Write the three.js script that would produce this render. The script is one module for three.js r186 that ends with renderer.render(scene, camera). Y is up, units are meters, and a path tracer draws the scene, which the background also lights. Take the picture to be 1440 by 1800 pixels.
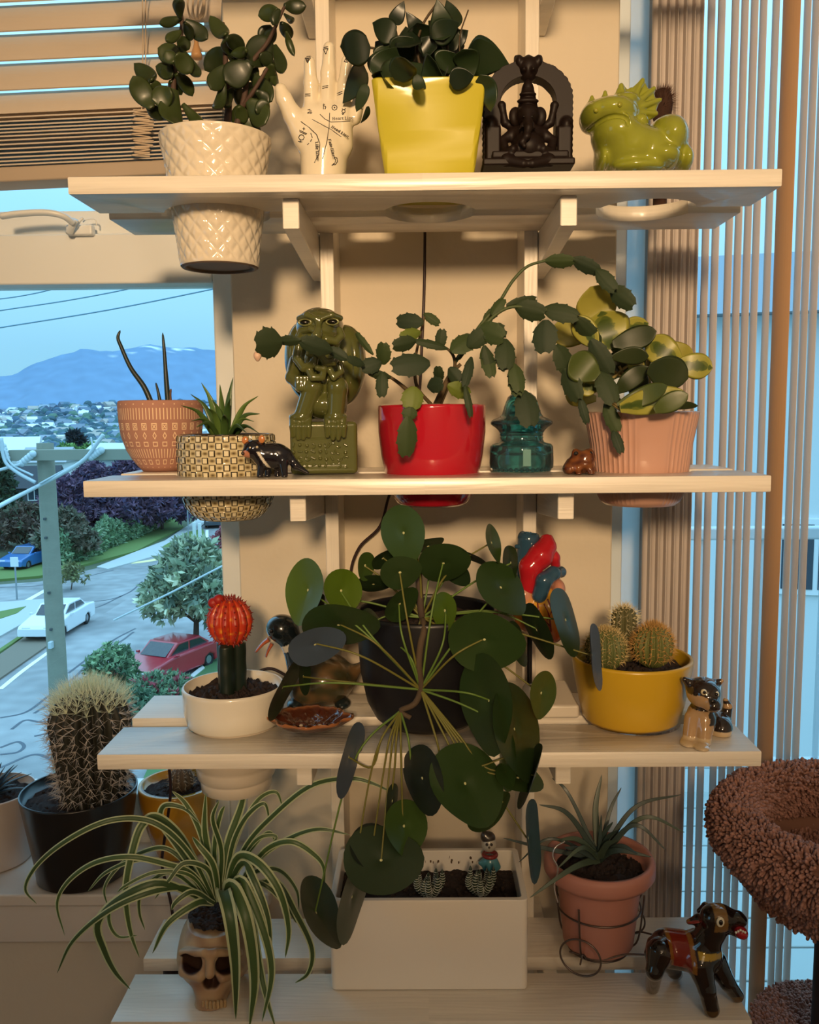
import * as THREE from 'three';
import { RoundedBoxGeometry } from 'three/addons/geometries/RoundedBoxGeometry.js';
import { mergeGeometries, mergeVertices, toCreasedNormals } from 'three/addons/utils/BufferGeometryUtils.js';
import { ImprovedNoise } from 'three/addons/math/ImprovedNoise.js';

// ---------------------------------------------------------------- camera
const scene = new THREE.Scene();
const F = 1540.8, CX = 732.74, EYE = 1.5;
const camera = new THREE.PerspectiveCamera(2 * Math.atan(900 / F) * 180 / Math.PI, 0.8, 0.05, 6000);
const qx = (ax, a) => new THREE.Quaternion().setFromAxisAngle(new THREE.Vector3(...ax), a);
const toCam = qx([0, 0, 1], 0.0089).multiply(qx([1, 0, 0], 0.1101)).multiply(qx([0, 1, 0], -0.0094));
camera.quaternion.copy(toCam).invert();
camera.position.set(0, EYE, 1);
camera.setViewOffset(1440, 1800, -(CX - 720), 0, 1440, 1800);

// ---------------------------------------------------------------- sky, lamp, exposure
const SKY_GAIN = 1.0, LAMP_POWER = 29, GLOW_POWER = 1.3;
const LAMP_COLOR = new THREE.Color().setRGB(1, 0.68, 0.38);
const renderer = new THREE.WebGLRenderer({ antialias: true });
renderer.toneMapping = THREE.LinearToneMapping;
renderer.toneMappingExposure = 1.0;
renderer.shadowMap.enabled = true;
const noise = new ImprovedNoise();
{ // evening overcast: an even blue-white sky, a little brighter overhead, faint cloud bands
  const W = 512, H = 256, d = new Float32Array(W * H * 4);
  for (let j = 0; j < H; j++) for (let i = 0; i < W; i++) {
    const up = ((j + 0.5) / H - 0.5) * Math.PI, az = (i / W) * 2 * Math.PI, s = Math.max(0, Math.sin(up));
    const px = Math.cos(az) * 2, pz = Math.sin(az) * 2;
    const n = noise.noise(px * 1.1, s * 9, pz * 1.1) * 0.6 + noise.noise(px * 2.6, s * 22, pz * 2.6) * 0.4;
    const k = (1 + 2.4 * s) * (1 + 0.09 * n), c = n * 0.03;
    d.set([SKY_GAIN * k * (0.27 + c + 0.06 * s), SKY_GAIN * k * (0.625 + c), SKY_GAIN * k * (0.86 + 0.02 * s), 1], (j * W + i) * 4);
  }
  const t = new THREE.DataTexture(d, W, H, THREE.RGBAFormat, THREE.FloatType);
  t.mapping = THREE.EquirectangularReflectionMapping; t.magFilter = t.minFilter = THREE.LinearFilter; t.needsUpdate = true;
  scene.background = t;
}
const lampAt = new THREE.Vector3(0.02, EYE + 0.66, 3.0);
const lamp = new THREE.SpotLight(LAMP_COLOR, LAMP_POWER, 0, 21 * Math.PI / 180, 1, 2);
lamp.position.copy(lampAt); lamp.target.position.set(-0.02, EYE + 0.4, 0);
lamp.castShadow = true; lamp.shadow.radius = 8; lamp.name = 'spot_lamp_beam';
scene.add(lamp, lamp.target);
const globeAt = new THREE.Vector3(0.5, 2.32, 2.1), GLOBE_COLOR = new THREE.Color().setRGB(1, 0.74, 0.5);
const globe = new THREE.PointLight(GLOBE_COLOR, GLOW_POWER, 0, 2); globe.position.copy(globeAt); globe.castShadow = true; globe.shadow.radius = 7; globe.name = 'added_fill_glow'; scene.add(globe);  // fill light added to soften the shadows, its globe is unseen

// ---------------------------------------------------------------- helpers
const V = (x, y, z) => new THREE.Vector3(x, y, z);
const camInv = camera.quaternion.clone();
// the point of the plane z = 1 - D (D metres in front of the lens) seen at a pixel of the photograph
function at(u, v, D) {
  const d = V((u - CX) / F, (900 - v) / F, -1).applyQuaternion(camInv);
  return V(0, EYE, 1).addScaledVector(d, -D / d.z);
}
const yAt = (v, D, u = 733) => at(u, v, D).y;
const gnd = (u, v, y) => { const d = V((u - CX) / F, (900 - v) / F, -1).applyQuaternion(camInv); return V(0, EYE, 1).addScaledVector(d, (y - EYE) / d.y); };
// x of pixel column u at depth D and height y
function xAt(u, y, D) { let v = 900; for (let i = 0; i < 6; i++) { const p = at(u, v, D); v += (p.y - y) * F / D * 0.95; } return at(u, v, D).x; }
const onY = (u, y, D) => V(xAt(u, y, D), y, 1 - D);
const mpp = (y, D) => (D * 0.994 - (y - EYE) * 0.11) / F;   // metres per pixel across
const rng = (a) => () => { a |= 0; a = (a + 0x6d2b79f5) | 0; let t = Math.imul(a ^ (a >>> 15), 1 | a); t = (t + Math.imul(t ^ (t >>> 7), 61 | t)) ^ t; return ((t ^ (t >>> 14)) >>> 0) / 4294967296; };
const clamp = (x, a = 0, b = 1) => Math.min(b, Math.max(a, x)), lerp = (a, b, t) => a + (b - a) * t, sst = (a, b, x) => { const t = clamp((x - a) / (b - a)); return t * t * (3 - 2 * t); };
const used = new Map();
function numbered(n) { const k = used.get(n) ?? 0; used.set(n, k + 1); return k ? `${n}_${String(k).padStart(3, '0')}` : n; }
function tag(o, label, category, group) { if (label) o.userData.label = label; if (category) o.userData.category = category; if (group) o.userData.group = group; return o; }
function thing(name, label, category, base, group) {
  const o = new THREE.Group(); o.name = numbered(name); o.position.copy(base); scene.add(o); return tag(o, label, category, group);
}
// a part: its geometry is given in world coordinates and moved into the parent's frame
function worldPos(o) { const p = V(0, 0, 0); for (let q = o; q && q !== scene; q = q.parent) p.add(q.position); return p; }
function part(parent, name, geo, mat, label) {
  const p = worldPos(parent); geo.translate(-p.x, -p.y, -p.z);
  const m = new THREE.Mesh(geo, mat); m.name = name; m.castShadow = m.receiveShadow = true; parent.add(m); if (label) m.userData.label = label; return m;
}
function local(parent, name, geo, mat, label) { const m = new THREE.Mesh(geo, mat); m.name = name; m.castShadow = m.receiveShadow = true; parent.add(m); if (label) m.userData.label = label; return m; }
function solo(name, geo, mat, label, category, group) {   // a thing of one mesh, its origin at its base
  geo.computeBoundingBox(); const b = geo.boundingBox, c = V((b.min.x + b.max.x) / 2, b.min.y, (b.min.z + b.max.z) / 2);
  geo.translate(-c.x, -c.y, -c.z); const m = new THREE.Mesh(geo, mat); m.name = numbered(name); m.position.copy(c); m.castShadow = m.receiveShadow = true; scene.add(m); return tag(m, label, category, group);
}
function structure(name, geo, mat) { const m = new THREE.Mesh(geo, mat); m.name = name; m.userData.kind = 'structure'; m.castShadow = m.receiveShadow = true; scene.add(m); return m; }
function structureGroup(name, base) { const g = new THREE.Group(); g.name = name; g.userData.kind = 'structure'; g.position.copy(base); scene.add(g); return g; }
const std = (color, roughness = 0.6, more = {}) => new THREE.MeshStandardMaterial({ color, roughness, ...more });
const phys = (color, roughness = 0.4, more = {}) => new THREE.MeshPhysicalMaterial({ color, roughness, ...more });
const glaze = (color, roughness = 0.12, more = {}) => phys(color, roughness, { clearcoat: 0.6, clearcoatRoughness: 0.06, ...more });
// boxes: from corner to corner, edges rounded
function box(x0, x1, y0, y1, z0, z1, r = 0.0015) {
  const g = r > 0 ? new RoundedBoxGeometry(Math.abs(x1 - x0), Math.abs(y1 - y0), Math.abs(z1 - z0), 2, Math.min(r, Math.abs(x1 - x0) / 2.1, Math.abs(y1 - y0) / 2.1, Math.abs(z1 - z0) / 2.1)) : new THREE.BoxGeometry(Math.abs(x1 - x0), Math.abs(y1 - y0), Math.abs(z1 - z0));
  return g.translate((x0 + x1) / 2, (y0 + y1) / 2, (z0 + z1) / 2);
}
const bare = (g) => { const h = g.index ? g.toNonIndexed() : g; for (const k of Object.keys(h.attributes)) if (!['position', 'normal', 'uv'].includes(k)) h.deleteAttribute(k); return h; };
const join = (gs) => mergeGeometries(gs.map(bare));
const lathe = (pts, seg = 64) => new THREE.LatheGeometry(pts.map((p) => new THREE.Vector2(Math.max(p[0], 1e-5), p[1])), seg);
const cr = (pts, closed = false) => new THREE.CatmullRomCurve3(pts, closed, 'centripetal');
// tube whose radius varies along it; optional flattening and side vector; round ends
function sweep(pts, rad, ns = 24, nr = 10, opt = {}) {
  const c = pts.length > 2 ? cr(pts, opt.closed) : new THREE.LineCurve3(pts[0], pts[1]), P = [], N = [], U = [], I = [];
  let side = opt.side ? opt.side.clone() : null;
  for (let i = 0; i <= ns; i++) {
    const t = i / ns, p = c.getPoint(t), T = c.getTangent(t).normalize();
    if (!side) side = Math.abs(T.y) < 0.9 ? V(0, 1, 0).cross(T) : V(1, 0, 0).cross(T);
    side.addScaledVector(T, -side.dot(T)).normalize();
    const up = T.clone().cross(side).normalize();
    let [a, b, fold] = [].concat(rad(t)); if (b === undefined) b = a; fold = fold || 0;
    for (let j = 0; j <= nr; j++) {
      const th = (j / nr) * 2 * Math.PI, x = Math.cos(th) * a, y = Math.sin(th) * b + fold * Math.abs(x);
      P.push(p.x + side.x * x + up.x * y, p.y + side.y * x + up.y * y, p.z + side.z * x + up.z * y); U.push(j / nr, t);
    }
  }
  for (let i = 0; i < ns; i++) for (let j = 0; j < nr; j++) { const a = i * (nr + 1) + j, b = a + nr + 1; I.push(a, a + 1, b, a + 1, b + 1, b); }
  if (!opt.closed && !opt.open) for (const e of [0, ns]) {
    const p = c.getPoint(e / ns), k = P.length / 3; P.push(p.x, p.y, p.z); U.push(0.5, e / ns);
    for (let j = 0; j < nr; j++) { const a = e * (nr + 1) + j; e ? I.push(a, a + 1, k) : I.push(a + 1, a, k); }
  }
  const g = new THREE.BufferGeometry(); g.setAttribute('position', new THREE.Float32BufferAttribute(P, 3)); g.setAttribute('uv', new THREE.Float32BufferAttribute(U, 2)); g.setIndex(I); g.computeVertexNormals();
  // weld the normals along the seam
  const n = g.attributes.normal; for (let i = 0; i <= ns; i++) { const a = i * (nr + 1), b = a + nr; const s = V(n.getX(a) + n.getX(b), n.getY(a) + n.getY(b), n.getZ(a) + n.getZ(b)).normalize(); n.setXYZ(a, s.x, s.y, s.z); n.setXYZ(b, s.x, s.y, s.z); }
  return g;
}
const wire = (pts, r, ns = 32, nr = 7) => sweep(pts, () => r, ns, nr);
// ring lathe placed at a point
const turned = (pts, p, seg) => lathe(pts, seg).translate(p.x, p.y, p.z);
// a body from a distance field, meshed with surface nets
function netMesh(f, lo, hi, cell, color) {
  const nx = Math.ceil((hi.x - lo.x) / cell) + 1, ny = Math.ceil((hi.y - lo.y) / cell) + 1, nz = Math.ceil((hi.z - lo.z) / cell) + 1;
  const g = new Float32Array(nx * ny * nz), id = (i, j, k) => i + nx * (j + ny * k);
  const B = 5, reach = B * cell * 0.9 * 3.2;   // blocks far from the surface are not sampled
  for (let k0 = 0; k0 < nz; k0 += B) for (let j0 = 0; j0 < ny; j0 += B) for (let i0 = 0; i0 < nx; i0 += B) {
    const m = f(lo.x + (i0 + B / 2 - 0.5) * cell, lo.y + (j0 + B / 2 - 0.5) * cell, lo.z + (k0 + B / 2 - 0.5) * cell), far = Math.abs(m) > reach;
    for (let k = k0; k < Math.min(k0 + B, nz); k++) for (let j = j0; j < Math.min(j0 + B, ny); j++) for (let i = i0; i < Math.min(i0 + B, nx); i++) g[id(i, j, k)] = far ? m : f(lo.x + i * cell, lo.y + j * cell, lo.z + k * cell);
  }
  const vid = new Int32Array(nx * ny * nz).fill(-1), P = [], I = [];
  const C = [[0, 0, 0], [1, 0, 0], [0, 1, 0], [1, 1, 0], [0, 0, 1], [1, 0, 1], [0, 1, 1], [1, 1, 1]], E = [[0, 1], [0, 2], [0, 4], [1, 3], [1, 5], [2, 3], [2, 6], [3, 7], [4, 5], [4, 6], [5, 7], [6, 7]];
  for (let k = 0; k < nz - 1; k++) for (let j = 0; j < ny - 1; j++) for (let i = 0; i < nx - 1; i++) {
    const val = C.map((c) => g[id(i + c[0], j + c[1], k + c[2])]); let s = 0; for (const q of val) if (q < 0) s++;
    if (s === 0 || s === 8) continue;
    let x = 0, y = 0, z = 0, n = 0;
    for (const [a, b] of E) if ((val[a] < 0) !== (val[b] < 0)) { const t = val[a] / (val[a] - val[b]); x += lerp(C[a][0], C[b][0], t); y += lerp(C[a][1], C[b][1], t); z += lerp(C[a][2], C[b][2], t); n++; }
    vid[id(i, j, k)] = P.length / 3; P.push(lo.x + (i + x / n) * cell, lo.y + (j + y / n) * cell, lo.z + (k + z / n) * cell);
  }
  const quad = (a, b, c, d, flip) => { if (a < 0 || b < 0 || c < 0 || d < 0) return; flip ? I.push(a, c, b, a, d, c) : I.push(a, b, c, a, c, d); };
  for (let k = 1; k < nz - 1; k++) for (let j = 1; j < ny - 1; j++) for (let i = 1; i < nx - 1; i++) {
    const s = g[id(i, j, k)] < 0;
    if (s !== g[id(i + 1, j, k)] < 0) quad(vid[id(i, j - 1, k - 1)], vid[id(i, j, k - 1)], vid[id(i, j, k)], vid[id(i, j - 1, k)], !s);
    if (s !== g[id(i, j + 1, k)] < 0) quad(vid[id(i - 1, j, k - 1)], vid[id(i - 1, j, k)], vid[id(i, j, k)], vid[id(i, j, k - 1)], !s);
    if (s !== g[id(i, j, k + 1)] < 0) quad(vid[id(i - 1, j - 1, k)], vid[id(i, j - 1, k)], vid[id(i, j, k)], vid[id(i - 1, j, k)], !s);
  }
  const N = new Float32Array(P.length), e = cell * 0.4, K = color ? new Float32Array(P.length) : null, c3 = new THREE.Color(), U = new Float32Array(P.length / 3 * 2);
  for (let i = 0; i < P.length; i += 3) {
    const x = P[i], y = P[i + 1], z = P[i + 2]; let a = f(x + e, y, z) - f(x - e, y, z), b = f(x, y + e, z) - f(x, y - e, z), c = f(x, y, z + e) - f(x, y, z - e); const l = Math.hypot(a, b, c) || 1;
    N[i] = a / l; N[i + 1] = b / l; N[i + 2] = c / l; U[i / 3 * 2] = x; U[i / 3 * 2 + 1] = y;
    if (color) { c3.set(color(x, y, z, N[i], N[i + 1], N[i + 2])); K[i] = c3.r; K[i + 1] = c3.g; K[i + 2] = c3.b; }
  }
  const geo = new THREE.BufferGeometry(); geo.setAttribute('position', new THREE.Float32BufferAttribute(P, 3)); geo.setAttribute('normal', new THREE.BufferAttribute(N, 3)); geo.setAttribute('uv', new THREE.BufferAttribute(U, 2)); if (K) geo.setAttribute('color', new THREE.BufferAttribute(K, 3)); geo.setIndex(I); return geo;
}
// distance fields
const smin = (a, b, k) => { if (k <= 0) return Math.min(a, b); const h = Math.max(k - Math.abs(a - b), 0) / k; return Math.min(a, b) - h * h * k * 0.25; };
const smax = (a, b, k) => -smin(-a, -b, k);
function cap(a, b, ra, rb = ra) {
  const dx = b.x - a.x, dy = b.y - a.y, dz = b.z - a.z, l2 = dx * dx + dy * dy + dz * dz || 1e-12;
  return (x, y, z) => { const px = x - a.x, py = y - a.y, pz = z - a.z, t = clamp((px * dx + py * dy + pz * dz) / l2); return Math.hypot(px - dx * t, py - dy * t, pz - dz * t) - (ra + (rb - ra) * t); };
}
function ell(c, r, rot) {   // rot: Euler angles
  const q = rot ? new THREE.Matrix4().makeRotationFromEuler(new THREE.Euler(...rot)).transpose().elements : null, m = Math.min(...r);
  return (x, y, z) => { let a = x - c.x, b = y - c.y, d = z - c.z; if (q) { const A = q[0] * a + q[4] * b + q[8] * d, B = q[1] * a + q[5] * b + q[9] * d, D = q[2] * a + q[6] * b + q[10] * d; a = A; b = B; d = D; } const k0 = Math.hypot(a / r[0], b / r[1], d / r[2]), k1 = Math.hypot(a / (r[0] * r[0]), b / (r[1] * r[1]), d / (r[2] * r[2])); return k1 > 1e-9 ? k0 * (k0 - 1) / k1 : -m; };
}
function rbox(c, h, r, rot) {
  const q = rot ? new THREE.Matrix4().makeRotationFromEuler(new THREE.Euler(...rot)).transpose().elements : null;
  return (x, y, z) => { let a = x - c.x, b = y - c.y, d = z - c.z; if (q) { const A = q[0] * a + q[4] * b + q[8] * d, B = q[1] * a + q[5] * b + q[9] * d, D = q[2] * a + q[6] * b + q[10] * d; a = A; b = B; d = D; } const qx = Math.abs(a) - h[0] + r, qy = Math.abs(b) - h[1] + r, qz = Math.abs(d) - h[2] + r; return Math.hypot(Math.max(qx, 0), Math.max(qy, 0), Math.max(qz, 0)) + Math.min(Math.max(qx, qy, qz), 0) - r; };
}
const blend = (k, ...fs) => (x, y, z) => { let d = fs[0](x, y, z); for (let i = 1; i < fs.length; i++) d = smin(d, fs[i](x, y, z), k); return d; };
const carve = (k, f, ...gs) => (x, y, z) => { let d = f(x, y, z); for (const g of gs) d = smax(d, -g(x, y, z), k); return d; };
const chain = (pts, rs, k = 0) => { const cs = []; for (let i = 0; i + 1 < pts.length; i++) cs.push(cap(pts[i], pts[i + 1], rs[i] ?? rs, rs[i + 1] ?? rs)); return blend(k, ...cs); };
function meshField(f, pts, pad, cell, color) { const b = new THREE.Box3().setFromPoints(pts); b.expandByVector(V(pad, pad, pad + 0.03)); return netMesh(f, b.min, b.max, cell, color); }
// textures
function canvasTex(w, h, draw, srgb = true) { const c = document.createElement('canvas'); c.width = w; c.height = h; draw(c.getContext('2d'), w, h); const t = new THREE.CanvasTexture(c); if (srgb) t.colorSpace = THREE.SRGBColorSpace; t.wrapS = t.wrapT = THREE.RepeatWrapping; t.magFilter = THREE.LinearFilter; return t; }
function fieldTex(w, h, f, srgb = false) {
  const d = new Uint8Array(w * h * 4); for (let j = 0; j < h; j++) for (let i = 0; i < w; i++) { const v = f(i / w, j / h), o = (j * w + i) * 4; if (v.length) { d[o] = clamp(v[0]) * 255; d[o + 1] = clamp(v[1]) * 255; d[o + 2] = clamp(v[2]) * 255; } else d[o] = d[o + 1] = d[o + 2] = clamp(v) * 255; d[o + 3] = 255; }
  const t = new THREE.DataTexture(d, w, h); if (srgb) t.colorSpace = THREE.SRGBColorSpace; t.wrapS = t.wrapT = THREE.RepeatWrapping; t.magFilter = t.minFilter = THREE.LinearFilter; t.needsUpdate = true; return t;
}
const tn = (u, v, fu, fv, s) => noise.noise(u * fu + s, v * fv + s * 1.7, s * 3.1);
// uv in metres from the dominant plane of each face
function boxUV(g, ax = 0) {
  const h = g.index ? g.toNonIndexed() : g, p = h.attributes.position, n = h.attributes.normal, uv = new Float32Array(p.count * 2);
  for (let i = 0; i < p.count; i++) { const x = p.getX(i), y = p.getY(i), z = p.getZ(i), a = Math.abs(n.getX(i)), b = Math.abs(n.getY(i)), c = Math.abs(n.getZ(i)); let s, t; if (b >= a && b >= c) { s = x; t = z; } else if (c >= a) { s = x; t = y; } else { s = z; t = y; } uv[i * 2] = ax ? t : s; uv[i * 2 + 1] = ax ? s : t; }
  h.setAttribute('uv', new THREE.BufferAttribute(uv, 2)); return h;
}
const nz3 = (x, y, z, f, s = 0) => noise.noise(x * f + s, y * f + s * 1.3, z * f - s);
// ---------------------------------------------------------------- the room
const WALLZ = -0.315, OUTZ = -0.60;
const SH = [EYE + 0.602, EYE + 0.2652, EYE - 0.0717, EYE - 0.3975, EYE - 0.7387], TH = 0.0191;   // tops of the shelves
const wallBump = fieldTex(256, 256, (u, v) => 0.5 + 0.35 * tn(u, v, 24, 24, 3) + 0.2 * tn(u, v, 60, 60, 7)); wallBump.repeat.set(3, 3);
const wallMat = std('#d9cdb8', 0.85, { bumpMap: wallBump, bumpScale: 0.0006 });
const ceilMat = std('#e6dfd2', 0.9), floorMat = std('#7a5638', 0.55);
const vinyl = phys('#e9ebe8', 0.32), vinylDaylight = phys('#dfe9ee', 0.3);  // door vinyl has the blue of the daylight put into its colour
const edgeL = at(409, 530, 1.315).x, edgeR = at(1085, 200, 1.315).x;
const SILL = EYE - 0.5727 * 1.29, WTOP = 2.42, DTOP = 2.36, RX0 = -2.3, RX1 = 1.9, RZ1 = 3.6, RY1 = 2.62;
{
  const s = new THREE.Shape([[RX0, 0], [edgeR, 0], [edgeR, DTOP], [1.72, DTOP], [1.72, 0], [RX1, 0], [RX1, RY1], [RX0, RY1]].map((p) => new THREE.Vector2(...p)));
  s.holes.push(new THREE.Path([[-1.9, SILL - 0.02], [-1.9, WTOP], [edgeL, WTOP], [edgeL, SILL - 0.02]].map((p) => new THREE.Vector2(...p))));
  structure('wall_back', new THREE.ExtrudeGeometry(s, { depth: WALLZ - OUTZ, bevelEnabled: true, bevelSize: 0.002, bevelThickness: 0.002, bevelSegments: 1 }).translate(0, 0, OUTZ), wallMat);
  const sl = new THREE.Shape([[-RZ1, 0], [-OUTZ, 0], [-OUTZ, RY1], [-RZ1, RY1]].map((p) => new THREE.Vector2(...p))); sl.holes.push(new THREE.Path([[-2.0, 0.8], [-1.0, 0.8], [-1.0, 2.3], [-2.0, 2.3]].map((p) => new THREE.Vector2(...p))));
  structure('wall_left', new THREE.ExtrudeGeometry(sl, { depth: 0.12, bevelEnabled: false }).rotateY(Math.PI / 2).translate(RX0 - 0.12, 0, 0), wallMat);
  const w2 = structureGroup('window_2', V(RX0 - 0.06, 0.8, 1.5)); part(w2, 'frame', join([box(RX0 - 0.09, RX0 - 0.03, 0.8, 0.86, 1.0, 2.0), box(RX0 - 0.09, RX0 - 0.03, 2.24, 2.3, 1.0, 2.0), box(RX0 - 0.09, RX0 - 0.03, 0.86, 2.24, 1.0, 1.06), box(RX0 - 0.09, RX0 - 0.03, 0.86, 2.24, 1.94, 2.0), box(RX0 - 0.085, RX0 - 0.035, 0.86, 2.24, 1.47, 1.53)]), phys('#e9ebe8', 0.32)); part(w2, 'pane', box(RX0 - 0.063, RX0 - 0.057, 0.86, 2.24, 1.06, 1.94, 0), phys('#ffffff', 0.0, { transmission: 1, thickness: 0, ior: 1.3 }));  // unseen side window, added to let in soft fill daylight
  structure('wall_right', boxUV(box(RX1, RX1 + 0.12, 0, RY1, OUTZ, RZ1, 0)), wallMat);
  structure('wall_front', boxUV(box(RX0 - 0.12, RX1 + 0.12, 0, RY1, RZ1, RZ1 + 0.12, 0)), wallMat);
  structure('ceiling', box(RX0 - 0.12, RX1 + 0.12, RY1, RY1 + 0.15, OUTZ, RZ1 + 0.12, 0), ceilMat);
  structure('floor', box(RX0 - 0.12, RX1 + 0.12, -0.15, 0, OUTZ, RZ1 + 0.12, 0), floorMat);
}
// window on the left
const glassMat = phys('#ffffff', 0.0, { transmission: 1, thickness: 0, ior: 1.3 });
{
  const w = structureGroup('window_1', V(-1, SILL, -0.5)), ZG = -0.5, ZF = -0.46, gx = at(381, 520, 1.5).x, gx2 = at(403, 1040, 1.5).x, gR = (gx + gx2) / 2;
  const gT = yAt(501, 1.48, 300), gB = yAt(1383, 1.49, 240), tT = yAt(372, 1.49, 200), tM = yAt(412, 1.47, 200);
  part(w, 'frame_right', box(gR, edgeL + 0.06, SILL - 0.01, WTOP, ZG - 0.03, ZF, 0.004), vinyl);
  part(w, 'frame_left', box(-1.96, -1.84, SILL - 0.01, WTOP, ZG - 0.03, ZF, 0.004), vinyl);
  part(w, 'frame_bottom', box(-1.84, gR, SILL - 0.01, gB, ZG - 0.03, ZF, 0.004), vinyl);
  part(w, 'frame_top', box(-1.84, gR, WTOP - 0.07, WTOP + 0.03, ZG - 0.03, ZF, 0.004), vinyl);
  part(w, 'transom', box(-1.84, gR, gT, tM, ZG - 0.03, ZF, 0.004), vinyl);
  part(w, 'sash_rail', box(-1.84, gR, tM, tT, ZG - 0.03, ZF - 0.018, 0.004), vinyl);
  part(w, 'mullion', box(-1.02, -0.94, gB, WTOP - 0.07, ZG - 0.03, ZF - 0.006, 0.004), vinyl);
  part(w, 'glazing_bead', box(gR - 0.006, gR, gB, gT, ZG - 0.006, ZG + 0.012, 0.002), std('#8b97a0', 0.5));
  part(w, 'pane', box(-1.84, gR, gB, gT, ZG - 0.003, ZG + 0.003, 0), glassMat);
  part(w, 'pane', box(-1.84, gR, tT, WTOP - 0.07, ZG - 0.003, ZG + 0.003, 0), glassMat);
  // sill board and apron
  const sl = structure('sill_1', join([box(-1.95, edgeL + 0.035, SILL - 0.02, SILL, ZF, -0.288, 0.004), box(-1.93, edgeL + 0.02, SILL - 0.085, SILL - 0.02, WALLZ + 0.001, -0.297, 0.003)]), std('#dcd3c8', 0.5)); sl.userData.kind = 'structure';
  // the handle of the opening light
  const hp = at(45, 378, 1.43), hd = thing('window_handle', 'white lever handle on the rail of the upper window', 'handle', at(120, 408, 1.468));
  const bar = sweep([at(2, 380, 1.40), at(30, 376, 1.40), at(85, 374, 1.402), at(112, 380, 1.408), at(128, 392, 1.425)], (t) => [0.0085 - 0.002 * t, 0.005], 20, 10);
  part(hd, 'lever', bar, vinyl);
  part(hd, 'base', box(at(101, 0, 1.46).x, at(148, 0, 1.46).x, yAt(416, 1.46, 120), yAt(398, 1.46, 120), -0.462, -0.445, 0.003), vinyl);
  part(hd, 'pivot', sweep([at(122, 410, 1.44), at(126, 398, 1.43), at(132, 386, 1.425)], () => [0.006, 0.004], 8, 8), vinyl);
  part(hd, 'catch', join([wire([at(134, 400, 1.44), at(140, 388, 1.44), at(146, 383, 1.44)], 0.0025, 8), wire([at(146, 390, 1.45), at(152, 386, 1.45), at(168, 386, 1.45), at(170, 396, 1.45)], 0.0012, 10)]), vinyl);
}
// horizontal blind in the upper window
{
  const b = thing('venetian_blind', 'wide-slatted tan venetian blind, half raised, in the upper left window', 'blind', V(-1, 2.3, -0.42));
  const slatMat = phys('#d8c8b4', 0.45, { transmission: 0.12, thickness: 0 }), railMat = std('#b5a28c', 0.5), cordMat = std('#c9b49a', 0.8);
  const D = 1.40, tilt = 0.033, slatEnd = at(394, 100, D).x;
  const slat = (y, ang, wid, thick) => {
    const P = [], n = 8, x0 = -1.8, x1 = slatEnd, sh = new THREE.Shape();
    const top = [], bot = []; for (let i = 0; i <= n; i++) { const s = (i / n - 0.5) * wid, c = 0.0045 * (1 - (2 * i / n - 1) ** 2); top.push([s, c + thick]); bot.push([s, c]); }
    [...top, ...bot.reverse()].forEach((p, i) => i ? sh.lineTo(...p) : sh.moveTo(...p));
    return new THREE.ExtrudeGeometry(sh, { depth: x1 - x0, bevelEnabled: false }).rotateY(Math.PI / 2).rotateX(ang).translate(0, 0, 0).translate(x0, 0, 0);
  };
  const put = (g, y) => { g.rotateZ(0); const m = new THREE.Matrix4().makeTranslation(slatEnd, y, 1 - D).multiply(new THREE.Matrix4().makeRotationZ(tilt)).multiply(new THREE.Matrix4().makeTranslation(-slatEnd, 0, 0)); return g.applyMatrix4(m); };
  for (let i = -6; i < 4; i++) part(b, 'slat', put(slat(0, 1.1, 0.052, 0.0025), yAt(16 + i * 51.5, D, 390)), slatMat);
  for (let i = 0; i < 14; i++) part(b, 'slat', put(slat(0, 0.04 * Math.sin(i * 7), 0.05, 0.0022), yAt(192 + i * 6.9, D, 390)), slatMat);
  part(b, 'bottom_rail', put(box(-1.8, slatEnd, -0.011, 0.011, -0.026, 0.026, 0.003), 0), railMat).position.y += yAt(297, D, 390) ;
  part(b, 'headrail', box(-1.82, slatEnd, WTOP - 0.075, WTOP - 0.02, -0.44, -0.385, 0.003), railMat);
  for (const [u0, u1] of [[252, 245]]) {
    part(b, 'ladder_cord', join([wire([at(u0 - 2, -60, D - 0.03), at(u0 - 1, 100, D - 0.03), at(u0 - 3, 195, D - 0.03)], 0.0009, 20), wire([at(u0 + 4, -60, D - 0.03), at(u0 + 4, 100, D - 0.03), at(u0 + 3, 195, D - 0.03)], 0.0009, 20)]), cordMat);
    const r = rng(5), pts = []; for (let i = 0; i < 34; i++) pts.push(at(u1 + (i % 2 ? 18 : -16) + r() * 8, 190 + i * 2.5 + r() * 4, D - 0.034 - r() * 0.006)); part(b, 'loose_cord', wire(pts, 0.0011, 240, 5), cordMat);
  }
  const lc = []; for (let i = 0; i < 3; i++) lc.push(wire([at(338 + i * 8, -40, D - 0.05), at(330 + i * 9, 10, D - 0.05), at(338 + i * 6, 34, D - 0.05), at(352 + i * 3, 26, D - 0.05), at(360 - i, -40, D - 0.05)], 0.0014, 30)); part(b, 'pull_cord', join(lc), cordMat);
  part(b, 'tassel', turned([[0, 0.03], [0.003, 0.029], [0.0035, 0.02], [0.008, 0.006], [0.0075, 0], [0, 0]], at(346, 103, D - 0.05), 16), std('#b98d5e', 0.5));
}
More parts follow.
